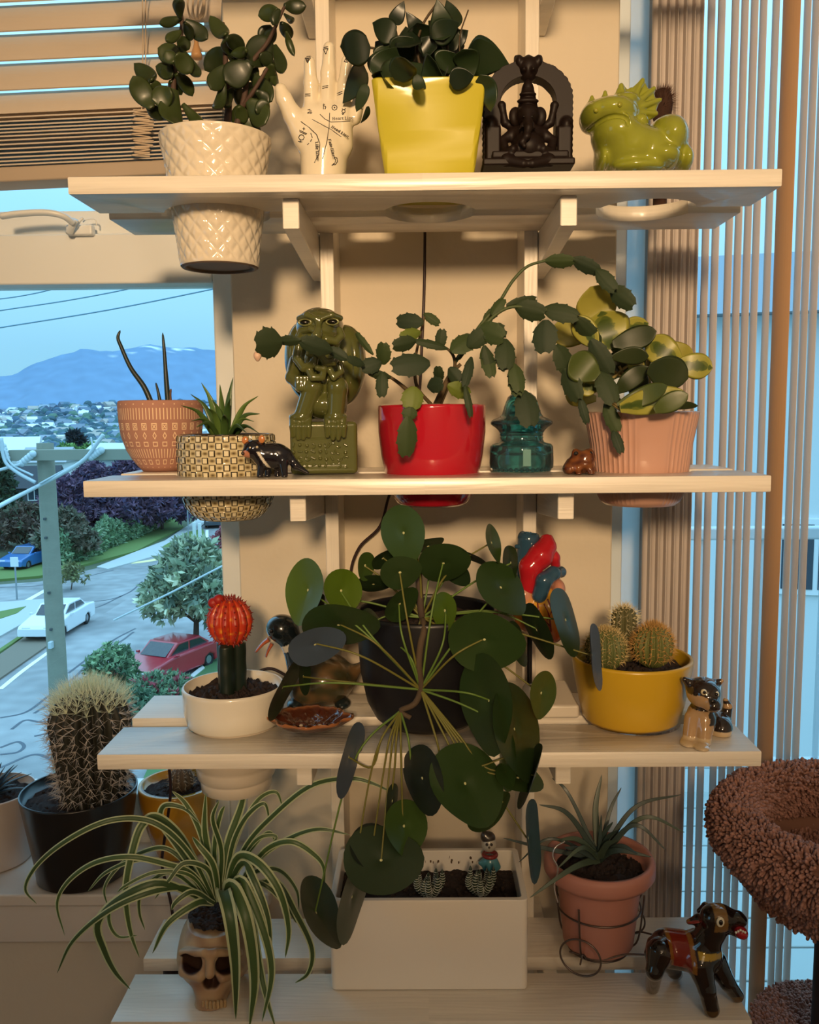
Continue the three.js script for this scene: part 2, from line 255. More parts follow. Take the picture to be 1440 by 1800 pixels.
// patio door on the right, its frame set back in the opening
{
  const d = structureGroup('door_1', V(1, 0, -0.46)), x0 = edgeR, D = 1.45, z = 1 - D, xs = xAt(1133, EYE, D), xg = xAt(1207, EYE, D + 0.02);
  part(d, 'frame_left', box(x0 - 0.02, x0 + 0.016, 0, DTOP, z - 0.07, z + 0.018, 0.004), vinylDaylight);
  const xa = xAt(1098, EYE, D), xb = xAt(1136, EYE, D); part(d, 'stile', box(x0 + 0.016, xa, 0.0, DTOP - 0.05, z - 0.06, z, 0.003), vinylDaylight); part(d, 'stile', box(xb, xg, 0.0, DTOP - 0.05, z - 0.06, z, 0.004), std('#a59f98', 0.6));  // stile behind the vanes coloured dark, standing for the shaded gaps
  part(d, 'frosted_pane', box(xa - 0.003, xb + 0.003, 0.02, DTOP - 0.05, z - 0.032, z - 0.028, 0), phys('#f2f7f8', 0.95, { transmission: 0.6, thickness: 0 }), 'narrow frosted side pane'); part(d, 'rail', box(xa, xb, 0.0, 0.3, z - 0.05, z - 0.004, 0.003), vinylDaylight);
  
  part(d, 'frame_top', box(x0, 1.74, DTOP - 0.05, DTOP + 0.02, z - 0.07, z + 0.01, 0.004), vinylDaylight);
  part(d, 'stile', box(0.98, 1.06, 0, DTOP - 0.05, z - 0.06, z, 0.004), vinylDaylight);
  part(d, 'stile', box(1.66, 1.74, 0, DTOP - 0.05, z - 0.06, z, 0.004), vinylDaylight);
  part(d, 'bottom_rail', box(xg, 1.66, 0, 0.09, z - 0.06, z, 0.004), vinylDaylight);
  part(d, 'pane', box(xg, 0.98, 0.09, DTOP - 0.05, z - 0.033, z - 0.027, 0), glassMat);
  part(d, 'pane', box(1.06, 1.66, 0.09, DTOP - 0.05, z - 0.033, z - 0.027, 0), glassMat);
}
// stacked vertical blind in front of the patio door
{
  const b = thing('vertical_blind', 'stacked beige vertical blind drawn to the side of the patio door', 'blind', V(0.45, 2.28, -0.38));
  const sm = phys('#e9e0da', 0.65, { transmission: 0.42, thickness: 0 });
  part(b, 'headrail', box(edgeR + 0.02, 1.7, DTOP - 0.06, DTOP - 0.01, -0.415, -0.345, 0.003), vinyl);
  const r = rng(11), vane = (wid) => { const sh = new THREE.Shape(), n = 8, a = [], c = []; for (let i = 0; i <= n; i++) { const s = (i / n - 0.5) * wid, k = 0.0035 * (1 - (2 * i / n - 1) ** 2); a.push([s, k + 0.0012]); c.push([s, k]); } [...a, ...c.reverse()].forEach((p, i) => i ? sh.lineTo(...p) : sh.moveTo(...p)); return new THREE.ExtrudeGeometry(sh, { depth: 2.22, bevelEnabled: false }).rotateX(-Math.PI / 2); };
  const g = vane(0.021), gw = vane(0.036), gl = vane(0.0125), gd = vane(0.032);
  // [column in the photograph, how many degrees the vane faces off the line of sight]
  const list = []; for (let i = 0; i < 6; i++) { list.push([1139 + i * 14.2, 44]); list.push([1146.5 + i * 14.2, 9]); }
  for (const [u, o] of [[1214, 28], [1233, 28], [1250, 28], [1273, 28], [1289, 27], [1305, 28], [1320, 27], [1341, 26]]) list.push([u, o]);
  for (const [u, o] of [[1388, 26], [1402, 27], [1417, 29]]) list.push([u + 6, o]);
  for (const [u, o] of list) {
    const c = onY(u, 1.5, 1.375), los = Math.atan2(c.x, 1.375) * 180 / Math.PI, m = new THREE.Mesh(o > 35 ? gl : o < 12 ? gd : g, sm); m.name = 'vane'; m.castShadow = m.receiveShadow = true;
    m.position.set(c.x - b.position.x, 0.05 - b.position.y, c.z - b.position.z); m.rotation.y = (90 - los + o) * Math.PI / 180; b.add(m);
  }
  const c = onY(1367, 1.5, 1.33), m = new THREE.Mesh(gw, std('#c9a079', 0.6)); m.name = 'vane'; m.userData.label = 'wider tan vane'; m.castShadow = m.receiveShadow = true; m.position.set(c.x - b.position.x, 0.05 - b.position.y, c.z - b.position.z); m.rotation.y = (90 - 24 + 42) * Math.PI / 180; b.add(m);
  const ch = []; list.forEach(([u], i) => { if (i > 11 && i + 1 < list.length) { const a = onY(u, 0.12, 1.345), e = onY(list[i + 1][0], 0.12, 1.345); ch.push(wire([a, a.clone().lerp(e, 0.5).add(V(0, -0.012, 0)), e], 0.0008, 8, 5)); } });
  part(b, 'bead_chain', join(ch), std('#d8d8d8', 0.4));
}
// the plant shelf
const woodBump = fieldTex(512, 128, (u, v) => { const w = v * 14 + 1.4 * tn(u, v, 3, 4, 9); return 0.5 + 0.3 * Math.sin(w * 6.28) * (0.5 + 0.5 * tn(u, v, 2, 9, 5)) + 0.35 * tn(u, v, 8, 90, 2); });
woodBump.repeat.set(2.2, 9);
const woodTone = fieldTex(512, 128, (u, v) => { const k = 0.955 + 0.025 * tn(u, v, 6, 70, 4) + 0.03 * tn(u, v, 2, 6, 8); return [k, k * 0.985, k * 0.955]; }, true); woodTone.repeat.set(2.2, 9);
const paint = phys('#f0eae0', 0.4, { bumpMap: woodBump, bumpScale: 0.0004, map: woodTone, clearcoat: 0.45, clearcoatRoughness: 0.22 });
const XL = -0.3919, XR = 0.3948, HZ = -0.1095, HX = [-0.2515, 0.0085, 0.2725];
const HOLES = [[], [0.0632, 0.0565, 0.0595], [0.0612, 0.0602, 0.061], [0.0585, 0.0555, 0.0565], []];
const shelfUnit = thing('plant_shelf', 'white painted wooden wall shelf of paired planks with round pot holes', 'shelf', V(0, 0, -0.3));
{
  const plank = (z0, z1, top, holes) => {   // outline in x and -z, extruded upwards
    const s = new THREE.Shape(), zc = -HZ, a = -z1, b = -z0;   // a < b, both positive depths
    const cut = (edge, dir) => holes.map((r, i) => ({ x: HX[i], h: Math.abs(edge - zc) < r ? Math.sqrt(r * r - (edge - zc) ** 2) : 0, r })).filter((q) => q.h);
    s.moveTo(XL, a);
    for (const q of cut(a)) { s.lineTo(q.x - q.h, a); for (let k = 1; k < 24; k++) { const t0 = Math.atan2(a - zc, -q.h), t1 = Math.atan2(a - zc, q.h) , f = k / 24, th = lerp(t0 < 0 ? t0 + 2 * Math.PI : t0, t1 < 0 ? t1 + 2 * Math.PI : t1, f); if (a > zc - q.r && b > zc && a > zc) s.lineTo(q.x + q.r * Math.cos(th), zc + q.r * Math.sin(th)); } s.lineTo(q.x + q.h, a); }
    s.lineTo(XR, a); s.lineTo(XR, b);
    for (const q of cut(b).reverse()) { s.lineTo(q.x + q.h, b); for (let k = 1; k < 24; k++) { const t0 = Math.atan2(b - zc, q.h), t1 = Math.atan2(b - zc, -q.h), th = lerp(t0, t1 > t0 ? t1 - 2 * Math.PI : t1, k / 24); if (b < zc) s.lineTo(q.x + q.r * Math.cos(th), zc + q.r * Math.sin(th)); } s.lineTo(q.x - q.h, b); }
    s.lineTo(XL, b); s.closePath();
    const e = 0.0014, g = new THREE.ExtrudeGeometry(s, { depth: TH - 2 * e, bevelEnabled: true, bevelSize: e, bevelOffset: -e, bevelThickness: e, bevelSegments: 2, curveSegments: 24 }).translate(0, 0, e).rotateX(-Math.PI / 2).translate(0, top - TH, 0);
    return boxUV(toCreasedNormals(g, 0.6));
  };
  for (let i = 0; i < 5; i++) {
    part(shelfUnit, 'front_plank', plank(-0.0929, 0, SH[i], HOLES[i]), paint);
    part(shelfUnit, 'back_plank', plank(-0.222, -0.1262, SH[i], HOLES[i]), paint);
  }
  const PX = [[-0.1405, -0.1215], [0.1375, 0.1565]];
  for (const [a, b] of PX) part(shelfUnit, 'post', boxUV(box(a, b, 0.0, 2.5, WALLZ + 0.002, -0.2235), 1), paint);
  for (let i = 0; i < 5; i++) for (const s of [0, 1]) {
    const y = SH[i] - TH - 0.0004, sh = new THREE.Shape([[0.030, y], [0.030, y - 0.0325], [0.222, y - 0.047], [0.31, y - 0.05], [0.31, y]].map((p) => new THREE.Vector2(...p)));
    const x0 = s ? PX[1][1] + 0.0004 : PX[0][0] - 0.0194, e = 0.001;
    part(shelfUnit, 'bracket', boxUV(toCreasedNormals(new THREE.ExtrudeGeometry(sh, { depth: 0.019 - 2 * e, bevelEnabled: true, bevelSize: e, bevelOffset: -e, bevelThickness: e, bevelSegments: 1 }).translate(0, 0, e).rotateY(Math.PI / 2).translate(x0, 0, 0), 0.6)), paint);
  }
}
// the lamp behind the photographer, and an unseen globe added for soft fill
{
  const l = thing('spot_lamp', 'small brass ceiling spotlight aimed at the plant shelf', 'lamp', V(lampAt.x, RY1, lampAt.z + 0.05)), m = std('#a8895a', 0.35, { metalness: 0.8 });
  const dir = lamp.target.position.clone().sub(lampAt).normalize();
  const gl = thing('added_fill_globe', 'added fill light in an unseen frosted globe under the ceiling', 'lamp', V(globeAt.x, RY1, globeAt.z)); part(gl, 'canopy', turned([[0, -0.015], [0.05, -0.015], [0.055, 0], [0, 0]], V(globeAt.x, RY1, globeAt.z), 32), std('#a8895a', 0.35, { metalness: 0.8 })); part(gl, 'stem', sweep([V(globeAt.x, RY1 - 0.01, globeAt.z), V(globeAt.x, globeAt.y + 0.15, globeAt.z)], () => 0.006, 4, 10), std('#a8895a', 0.35, { metalness: 0.8 })); part(gl, 'bulb', new THREE.SphereGeometry(0.15, 32, 20).translate(globeAt.x, globeAt.y, globeAt.z), new THREE.MeshStandardMaterial({ color: '#fff4e2', emissive: GLOBE_COLOR, emissiveIntensity: 3 }));
  part(l, 'ceiling_plate', turned([[0, -0.02], [0.05, -0.02], [0.055, 0], [0, 0]], V(lampAt.x, RY1, lampAt.z + 0.05), 32), m);
  part(l, 'stem', sweep([V(lampAt.x, RY1 - 0.015, lampAt.z + 0.05), V(lampAt.x, lampAt.y + 0.04, lampAt.z + 0.06)], () => 0.007, 6, 10), m);
  const sh = lathe([[0.062, 0.0], [0.06, -0.01], [0.048, -0.09], [0.02, -0.12], [0, -0.122], [0, -0.118], [0.018, -0.116], [0.045, -0.088], [0.058, -0.01], [0.062, 0.0]], 40); sh.applyQuaternion(new THREE.Quaternion().setFromUnitVectors(V(0, 1, 0), dir)); sh.translate(lampAt.x, lampAt.y, lampAt.z);
  const back = dir.clone().multiplyScalar(-0.005); sh.translate(back.x, back.y, back.z); part(l, 'shade', sh, m);
  const bulb = new THREE.SphereGeometry(0.03, 24, 16); bulb.translate(lampAt.x, lampAt.y, lampAt.z); part(l, 'bulb', bulb, new THREE.MeshStandardMaterial({ color: '#fff1d8', emissive: LAMP_COLOR, emissiveIntensity: 30 }));
}
// ---------------------------------------------------------------- outside: the street four floors below
const GY = EYE - 10;
const G = (u, v, up = 0) => gnd(u, v, GY + up);
const leafyMat = new Map();
const leafTone = (c) => { if (!leafyMat.has(c)) leafyMat.set(c, phys(c, 0.8, { transmission: 0.15, thickness: 0, side: THREE.DoubleSide })); return leafyMat.get(c); };
// a sprig: a few crossed pointed leaves
function sprig(r, n, len, wid) { const P = []; for (let i = 0; i < n; i++) { const d = V(r() - 0.5, r() - 0.3, r() - 0.5).normalize(), s = V(r() - 0.5, r() - 0.5, r() - 0.5).cross(d).normalize().multiplyScalar(wid), o = V(r() - 0.5, r() - 0.5, r() - 0.5).multiplyScalar(len * 0.5), m = o.clone().addScaledVector(d, len * 0.45), e = o.clone().addScaledVector(d, len); P.push(...o.toArray(), ...m.clone().add(s).toArray(), ...e.toArray(), ...o.toArray(), ...e.toArray(), ...m.clone().sub(s).toArray()); } const g = new THREE.BufferGeometry(); g.setAttribute('position', new THREE.Float32BufferAttribute(P, 3)); g.computeVertexNormals(); return g; }
const sprigGeo = sprig(rng(4), 9, 1, 0.2);
function foliage(parent, name, n, place, size, color, seed, spread = 0.25) {
  const r = rng(seed), m = new THREE.InstancedMesh(sprigGeo, leafTone('#ffffff'), n), q = new THREE.Quaternion(), c = new THREE.Color(), M = new THREE.Matrix4();
  for (let i = 0; i < n; i++) { const p = place(r, i), s = size * (0.6 + 0.8 * r()); q.setFromEuler(new THREE.Euler(r() * 6.3, r() * 6.3, r() * 6.3)); m.setMatrixAt(i, M.compose(p, q, V(s, s, s))); c.set(Array.isArray(color) ? color[Math.floor(r() * color.length)] : color).multiplyScalar(1 - spread + 2 * spread * r()); m.setColorAt(i, c); }
  m.name = name; m.userData.kind = 'stuff'; m.castShadow = m.receiveShadow = true; parent.add(m); return m;
}
const inBall = (r) => { for (;;) { const p = V(r() * 2 - 1, r() * 2 - 1, r() * 2 - 1); if (p.lengthSq() < 1) return p; } };
const bark = std('#5a4a40', 0.9);
function tree(name, label, category, base, h, crown, color, seed, opt = {}) {
  const t = thing(name, label, category, base, opt.group), r = rng(seed), n = opt.n ?? 900, lobes = [];
  const k = opt.lobes ?? 9; for (let i = 0; i < k; i++) { const a = i * 2.4, f = 0.15 + 0.8 * i / k; lobes.push([V(Math.cos(a) * crown.r * (1 - f) * 0.75, crown.y + (f - 0.5) * crown.h * 0.75, Math.sin(a) * crown.r * (1 - f) * 0.75), crown.r * (0.62 - 0.3 * f)]); }
  const th = opt.trunk ?? 0.16;
  local(t, 'trunk', sweep([V(0, -0.1, 0), V(0.1, h * 0.4, 0), V(0, h * 0.8, 0.05)], (s) => th * (1 - 0.75 * s), 10, 8), bark);
  for (let i = 0; i < (opt.branches ?? 5); i++) { const l = lobes[i % k][0]; local(t, 'branch', sweep([V(0.05, Math.max(0.2, l.y - crown.h * 0.35), 0), l.clone().multiplyScalar(0.6).setY(l.y - 0.15 * crown.h), l], (s) => th * 0.45 * (1 - 0.8 * s), 8, 6), bark); }
  foliage(t, 'foliage', n, (r) => { if (opt.cone) { const f = Math.pow(r(), 0.7), y = crown.y - crown.h / 2 + crown.h * (1 - f), rr = crown.r * (f < 0.9 ? f + 0.06 : 0.6) * Math.sqrt(r()); const a = r() * 6.283; return V(Math.cos(a) * rr, y, Math.sin(a) * rr); } const l = lobes[Math.floor(r() * k)], p = inBall(r); p.setLength(Math.pow(p.length(), 0.5)); return V(l[0].x + p.x * l[1], l[0].y + p.y * l[1] * 0.8, l[0].z + p.z * l[1]); }, opt.leaf ?? 0.3, color, seed + 1);
  return t;
}
{ // ground, road, pavements
  const asphalt = fieldTex(256, 256, (u, v) => 0.5 + 0.25 * tn(u, v, 20, 20, 1) + 0.2 * tn(u, v, 70, 70, 2)), roadTone = fieldTex(256, 256, (u, v) => { const k = 0.7 + 0.1 * tn(u, v, 4, 4, 6) + 0.08 * tn(u, v, 24, 24, 2); return [k, k, k]; }, true); roadTone.repeat.set(0.06, 0.06); asphalt.repeat.set(0.5, 0.5);
  const roadMat = std('#cfd2d4', 0.85, { map: roadTone, bumpMap: asphalt, bumpScale: 0.01 });
  structure('ground', boxUV(box(-700, 700, GY - 1, GY - 0.16, -1600, -3, 0)), std('#54604a', 0.95));
  const slab = (name, px, top, mat, parentKind = 'structure') => { const pts = px.map(([u, v]) => G(u, v)), s = new THREE.Shape(pts.map((p) => new THREE.Vector2(p.x, -p.z))); const g = boxUV(new THREE.ExtrudeGeometry(s, { depth: 0.2, bevelEnabled: false }).rotateX(-Math.PI / 2).translate(0, GY + top - 0.2, 0)); const m = new THREE.Mesh(g, mat); m.name = name; m.userData.kind = parentKind; m.receiveShadow = true; scene.add(m); return m; };
  slab('road', [[-900, 1040], [-100, 1032], [70, 1020], [190, 992], [330, 955], [365, 912], [380, 898], [470, 898], [900, 960], [900, 1500], [400, 1900], [-900, 1900]], -0.08, roadMat);
  const grass = std('#667f42', 0.95), walk = std('#b8bdbd', 0.85);
  slab('lawn_1', [[-200, 1035], [70, 1012], [110, 1002], [240, 968], [322, 925], [316, 914], [290, 912], [110, 985], [-200, 1010]], 0.0, grass);
  slab('sidewalk_1', [[170, 996], [185, 990], [290, 950], [348, 912], [362, 912], [362, 918], [300, 968], [276, 976], [190, 1000]], 0.005, walk);
  slab('lawn_2', [[284, 962], [330, 935], [357, 930], [362, 944], [340, 965]], 0.02, grass);
  slab('sidewalk_2', [[-300, 1130], [0, 1058], [85, 1052], [85, 1070], [0, 1118], [-300, 1290]], 0.0, walk);
  slab('lawn_3', [[-300, 1310], [0, 1140], [30, 1120], [85, 1075], [85, 1088], [50, 1112], [0, 1146], [-300, 1350]], 0.01, grass);
  slab('lawn_4', [[-200, 1088], [0, 1075], [46, 1066], [30, 1078], [0, 1088], [-200, 1130]], 0.02, grass);
  slab('dirt_strip', [[-300, 1360], [0, 1150], [50, 1114], [66, 1122], [92, 1128], [0, 1192], [-300, 1440]], 0.0, std('#7d7466', 0.95));
  slab('lawn_5', [[330, 1198], [385, 1150], [640, 1120], [800, 1500], [400, 1700], [220, 1440]], 0.03, std('#4c7044', 0.95));
  slab('curb_1', [[270, 1240], [356, 1172], [360, 1176], [276, 1246]], 0.06, std('#cfd4d2', 0.8));
  // painted lines and tar seams lie on the road
  const ribbon = (pts, w) => { const c = cr(pts.map(([u, v]) => G(u, v))), P = [], I = [], n = pts.length * 8; for (let i = 0; i <= n; i++) { const p = c.getPoint(i / n), T = c.getTangent(i / n), s = V(-T.z, 0, T.x).normalize().multiplyScalar(w / 2); P.push(p.x + s.x, GY - 0.072, p.z + s.z, p.x - s.x, GY - 0.072, p.z - s.z); if (i < n) { const a = i * 2; I.push(a, a + 2, a + 1, a + 1, a + 2, a + 3); } } const g = new THREE.BufferGeometry(); g.setAttribute('position', new THREE.Float32BufferAttribute(P, 3)); g.setAttribute('uv', new THREE.Float32BufferAttribute(new Float32Array(P.length / 3 * 2), 2)); g.setIndex(I); g.computeVertexNormals(); return g; };
  const lines = structureGroup('road_markings', V(0, GY, -40)), white = std('#f2f4f2', 0.7), yellow = std('#f0dfa0', 0.7), tar = std('#4d5560', 0.6);
  part(lines, 'lane_line', ribbon([[48, 1053], [82, 1034]], 0.35), white);
  part(lines, 'lane_line', ribbon([[0, 1208], [40, 1176], [90, 1140]], 0.2), white);
  part(lines, 'stop_line', ribbon([[228, 988], [256, 985], [288, 979]], 0.7), yellow);
  part(lines, 'edge_line', ribbon([[300, 968], [350, 962], [362, 948], [364, 930]], 0.25), white);
  const seams = [[[0, 1258], [40, 1250], [85, 1220], [130, 1188], [165, 1152], [200, 1122], [238, 1102]], [[110, 1064], [150, 1056], [190, 1052], [225, 1040], [250, 1020]], [[120, 1180], [160, 1150], [180, 1135], [205, 1128], [235, 1108]], [[20, 1278], [45, 1262], [70, 1265], [100, 1262]], [[0, 1310], [30, 1300], [42, 1308], [30, 1318], [0, 1322]], [[60, 1250], [95, 1228], [125, 1205], [200, 1160]], [[0, 1030], [60, 1028], [130, 1016], [200, 1000]], [[190, 1155], [200, 1140], [215, 1138], [228, 1128]], [[110, 1075], [160, 1068], [215, 1045]], [[0, 1345], [60, 1322], [90, 1330]], [[60, 1290], [90, 1285], [120, 1290]]];
  for (const s of seams) part(lines, 'tar_seam', ribbon(s, 0.11), tar);
}
{ // mountain ridge
  const ridge = [[-3600, 660], [-2900, 640], [-2300, 668], [-1700, 645], [-1100, 672], [-500, 684], [-120, 672], [0, 662], [27, 660], [60, 641], [115, 623], [140, 618], [152, 612], [170, 615], [190, 618], [215, 616], [230, 613], [262, 606], [275, 605], [300, 611], [332, 612], [345, 610], [360, 614], [390, 616], [480, 625], [700, 640], [1000, 632], [1300, 650], [1600, 655], [2200, 690]];
  const hAt = (u) => { for (let i = 0; i + 1 < ridge.length; i++) if (u <= ridge[i + 1][0]) { const t = (u - ridge[i][0]) / (ridge[i + 1][0] - ridge[i][0]); return lerp(ridge[i][1], ridge[i + 1][1], clamp(t)); } return 690; };
  const nx = 520, ny = 50, D0 = 700, D1 = 1700, P = [], C = [], U = [], I = [], c = new THREE.Color();
  for (let j = 0; j <= ny; j++) for (let i = 0; i <= nx; i++) {
    const t = j / ny, u = lerp(-3600, 2200, i / nx), D = lerp(D0, D1, t), top = at(u, hAt(u) + 2.5 * nz3(u * 0.07, 1, 1, 1), D1), x = at(u, 730, D).x;
    let y = GY + (top.y - GY) * Math.pow(t, 1.25); y += t * (1 - t) * 34 * (nz3(u * 0.012, t * 3, 2, 1) * 0.6 + 0.4 * nz3(u * 0.03, t * 7, 5, 1)); if (j === ny) y = top.y;
    P.push(x, y, 1 - D); U.push(u / 50, t * 10);
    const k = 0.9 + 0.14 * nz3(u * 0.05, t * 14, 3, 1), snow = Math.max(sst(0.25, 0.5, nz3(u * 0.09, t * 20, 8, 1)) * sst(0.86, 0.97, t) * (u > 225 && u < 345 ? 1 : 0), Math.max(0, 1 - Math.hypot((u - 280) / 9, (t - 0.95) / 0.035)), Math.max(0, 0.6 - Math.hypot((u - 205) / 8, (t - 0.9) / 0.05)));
    c.setRGB(0.16 * k, 0.27 * k, 0.42 * k).lerp(new THREE.Color(0.75, 0.8, 0.85), clamp(snow)); C.push(c.r, c.g, c.b);  // blue of the distance haze is mixed into the slope colour
  }
  for (let j = 0; j < ny; j++) for (let i = 0; i < nx; i++) { const a = j * (nx + 1) + i, b = a + nx + 1; I.push(a, a + 1, b, a + 1, b + 1, b); }
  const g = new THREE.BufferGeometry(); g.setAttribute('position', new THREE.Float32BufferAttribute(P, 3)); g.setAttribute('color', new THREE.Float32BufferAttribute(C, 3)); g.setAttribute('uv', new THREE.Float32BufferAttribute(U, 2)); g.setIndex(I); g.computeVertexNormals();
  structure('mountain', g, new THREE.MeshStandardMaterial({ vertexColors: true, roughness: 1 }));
  // the town at its foot: far too many to count
  const r = rng(21), roofed = new THREE.BufferGeometry(); { const v = [-1, 0, -1, 1, 0, -1, 1, 0, 1, -1, 0, 1, -1, 1, -1, 1, 1, -1, 1, 1, 1, -1, 1, 1, -1, 1.6, 0, 1, 1.6, 0], f = [0, 4, 5, 0, 5, 1, 1, 5, 6, 1, 6, 2, 2, 6, 7, 2, 7, 3, 3, 7, 4, 3, 4, 0, 4, 8, 9, 4, 9, 5, 7, 6, 9, 7, 9, 8, 4, 7, 8, 5, 9, 6]; roofed.setAttribute('position', new THREE.Float32BufferAttribute(v, 3)); roofed.setIndex(f); }
  const flat = roofed.toNonIndexed(); flat.computeVertexNormals();
  const n = 3200, m = new THREE.InstancedMesh(flat, std('#ffffff', 0.8), n), M = new THREE.Matrix4(), tones = ['#c9d0d6', '#98a4b0', '#eef2f4', '#7d8a98', '#b0aaa2', '#6a7c90'];
  const D2y = (D, u) => D < D0 ? GY : GY + (at(u, hAt(u), D1).y - GY) * Math.pow((D - D0) / (D1 - D0), 1.25);
  for (let i = 0; i < n; i++) { const u = r() < 0.62 ? -60 + r() * 520 : r() < 0.4 ? -2600 + r() * 2540 : 1180 + r() * 420, D = 190 + 730 * Math.pow(r(), 1.1), s = (0.9 + 1.5 * r()) * (0.7 + D / 520); m.setMatrixAt(i, M.compose(V(at(u, 730, D).x, D2y(D, u) - 0.5, 1 - D), new THREE.Quaternion().setFromAxisAngle(V(0, 1, 0), r() * 3), V(s, s * (0.6 + 0.5 * r()), s * 0.8))); m.setColorAt(i, c.set(tones[Math.floor(r() * 6)])); }
  m.name = 'distant_houses'; m.userData.kind = 'stuff'; tag(m, 'pale distant houses scattered below the blue mountain', 'houses'); scene.add(m);
  const ft = new THREE.Group(); ft.name = 'distant_trees'; ft.userData.kind = 'stuff'; scene.add(ft); tag(ft, 'dark distant trees among the houses below the mountain', 'trees');
  const blob = new THREE.IcosahedronGeometry(1, 1); { const p = blob.attributes.position; for (let i = 0; i < p.count; i++) { const k = 1 + 0.35 * nz3(p.getX(i), p.getY(i), p.getZ(i), 2.3, 4); p.setXYZ(i, p.getX(i) * k, p.getY(i) * k, p.getZ(i) * k); } blob.computeVertexNormals(); }
  const nt = 4600, mt = new THREE.InstancedMesh(blob, std('#ffffff', 0.95), nt), greens = ['#43616a', '#4b6c70', '#3b5866', '#5c7a6a', '#4d6a80', '#567486'];
  for (let i = 0; i < nt; i++) { const u = r() < 0.6 ? -80 + r() * 560 : r() < 0.5 ? -2600 + r() * 2520 : 1150 + r() * 460, D = 135 + 800 * Math.pow(r(), 1.35), s = (0.7 + 1.2 * r()) * (0.8 + D / 480); mt.setMatrixAt(i, M.compose(V(at(u, 730, D).x, D2y(D, u) + s * 0.5, 1 - D), new THREE.Quaternion().setFromAxisAngle(V(0, 1, 0), r() * 6), V(s, s * (0.8 + 0.6 * r()), s))); mt.setColorAt(i, c.set(greens[Math.floor(r() * 6)])); }
  mt.name = 'foliage'; mt.userData.kind = 'stuff'; ft.add(mt);
}
const glassDark = phys('#1d2730', 0.1, { clearcoat: 0.5 }), tyre = std('#1c1d20', 0.8), rimMat = std('#a5abb0', 0.35, { metalness: 0.7 });
function car(name, label, front, rear, paintColor, width = 1.8) {
  const mid = front.clone().add(rear).multiplyScalar(0.5), t = thing(name, label, 'car', V(mid.x, GY - 0.08, mid.z)), L = 4.6 / 2;
  t.rotation.y = Math.atan2(-(front.z - rear.z), front.x - rear.x);
  const m = phys(paintColor, 0.3, { clearcoat: 0.8, clearcoatRoughness: 0.1 }), w = width / 2;
  const prof = (pts, d, bev) => new THREE.ExtrudeGeometry(new THREE.Shape(pts.map((p) => new THREE.Vector2(...p))), { depth: 2 * d - 2 * bev, bevelEnabled: true, bevelSize: bev, bevelThickness: bev, bevelSegments: 3, bevelOffset: -bev * 0.6 }).translate(0, 0, -d + bev);
  local(t, 'body', prof([[L, 0.35], [L - 0.02, 0.62], [L - 0.15, 0.74], [0.95, 0.94], [0.6, 0.96], [-1.6, 0.98], [-L + 0.05, 0.92], [-L, 0.6], [-L + 0.06, 0.3], [-1.78, 0.26], [-1.7, 0.5], [-1.4, 0.62], [-1.1, 0.5], [-1.02, 0.24], [1.02, 0.24], [1.1, 0.5], [1.4, 0.62], [1.7, 0.5], [1.78, 0.26]], w, 0.09), m);
  const quad = (a, b, c, d) => { const g = new THREE.BufferGeometry(); g.setAttribute('position', new THREE.Float32BufferAttribute([...a, ...b, ...c, ...a, ...c, ...d], 3)); g.computeVertexNormals(); return g; };
  const ty = 1.42, tw = w * 0.68, bw = w * 0.93, fx0 = 0.98, fx1 = 0.3, rx1 = -1.05, rx0 = -1.75, by = 0.94;
  local(t, 'cabin', prof([[fx0, by], [fx1, ty - 0.03], [rx1, ty - 0.05], [rx0, by + 0.02]], tw + 0.08, 0.05), m);
  const fl = 0.012;
  local(t, 'windscreen', quad([fx0 - 0.02 + fl, by + 0.05 + fl, -tw], [fx0 - 0.02 + fl, by + 0.05 + fl, tw], [fx1 + 0.06 + fl, ty - 0.06 + fl, tw - 0.03], [fx1 + 0.06 + fl, ty - 0.06 + fl, -tw + 0.03]), glassDark);
  local(t, 'rear_window', quad([rx0 + 0.06 - fl, by + 0.06 + fl, tw], [rx0 + 0.06 - fl, by + 0.06 + fl, -tw], [rx1 - 0.06 - fl, ty - 0.1 + fl, -tw + 0.03], [rx1 - 0.06 - fl, ty - 0.1 + fl, tw - 0.03]), glassDark);
  for (const s of [-1, 1]) { const z = s * (tw + 0.092), q = (a, b, c, d) => s > 0 ? quad([a[0], a[1], z], [d[0], d[1], z], [c[0], c[1], z], [b[0], b[1], z]) : quad([a[0], a[1], z], [b[0], b[1], z], [c[0], c[1], z], [d[0], d[1], z]); local(t, 'side_window', q([0.75, by + 0.05], [0.24, ty - 0.1], [-0.3, ty - 0.09], [-0.3, by + 0.05]), glassDark); local(t, 'side_window', q([-0.4, by + 0.05], [-0.4, ty - 0.09], [-1.05, ty - 0.13], [-1.5, by + 0.07]), glassDark); }
  for (const x of [1.4, -1.4]) for (const s of [-1, 1]) { const wl = local(t, 'wheel', new THREE.TorusGeometry(0.235, 0.095, 10, 24).translate(x, 0.33, s * (w - 0.13)), tyre); local(wl, 'hub', new THREE.CylinderGeometry(0.2, 0.2, 0.12, 16).rotateX(Math.PI / 2).translate(x, 0.33, s * (w - 0.13)), rimMat); }
  for (const s of [-1, 1]) local(t, 'headlight', box(L - 0.16, L - 0.02, 0.6, 0.72, s * w * 0.55 - 0.2, s * w * 0.55 + 0.2, 0.03), phys('#dfe6ea', 0.1));
  for (const s of [-1, 1]) local(t, 'mirror', box(0.62, 0.74, 0.96, 1.06, s * (w + 0.06) - 0.07, s * (w + 0.06) + 0.07, 0.03), m);
  local(t, 'grille', box(L - 0.05, L + 0.01, 0.42, 0.6, -0.36, 0.36, 0.02), std('#20242a', 0.5));
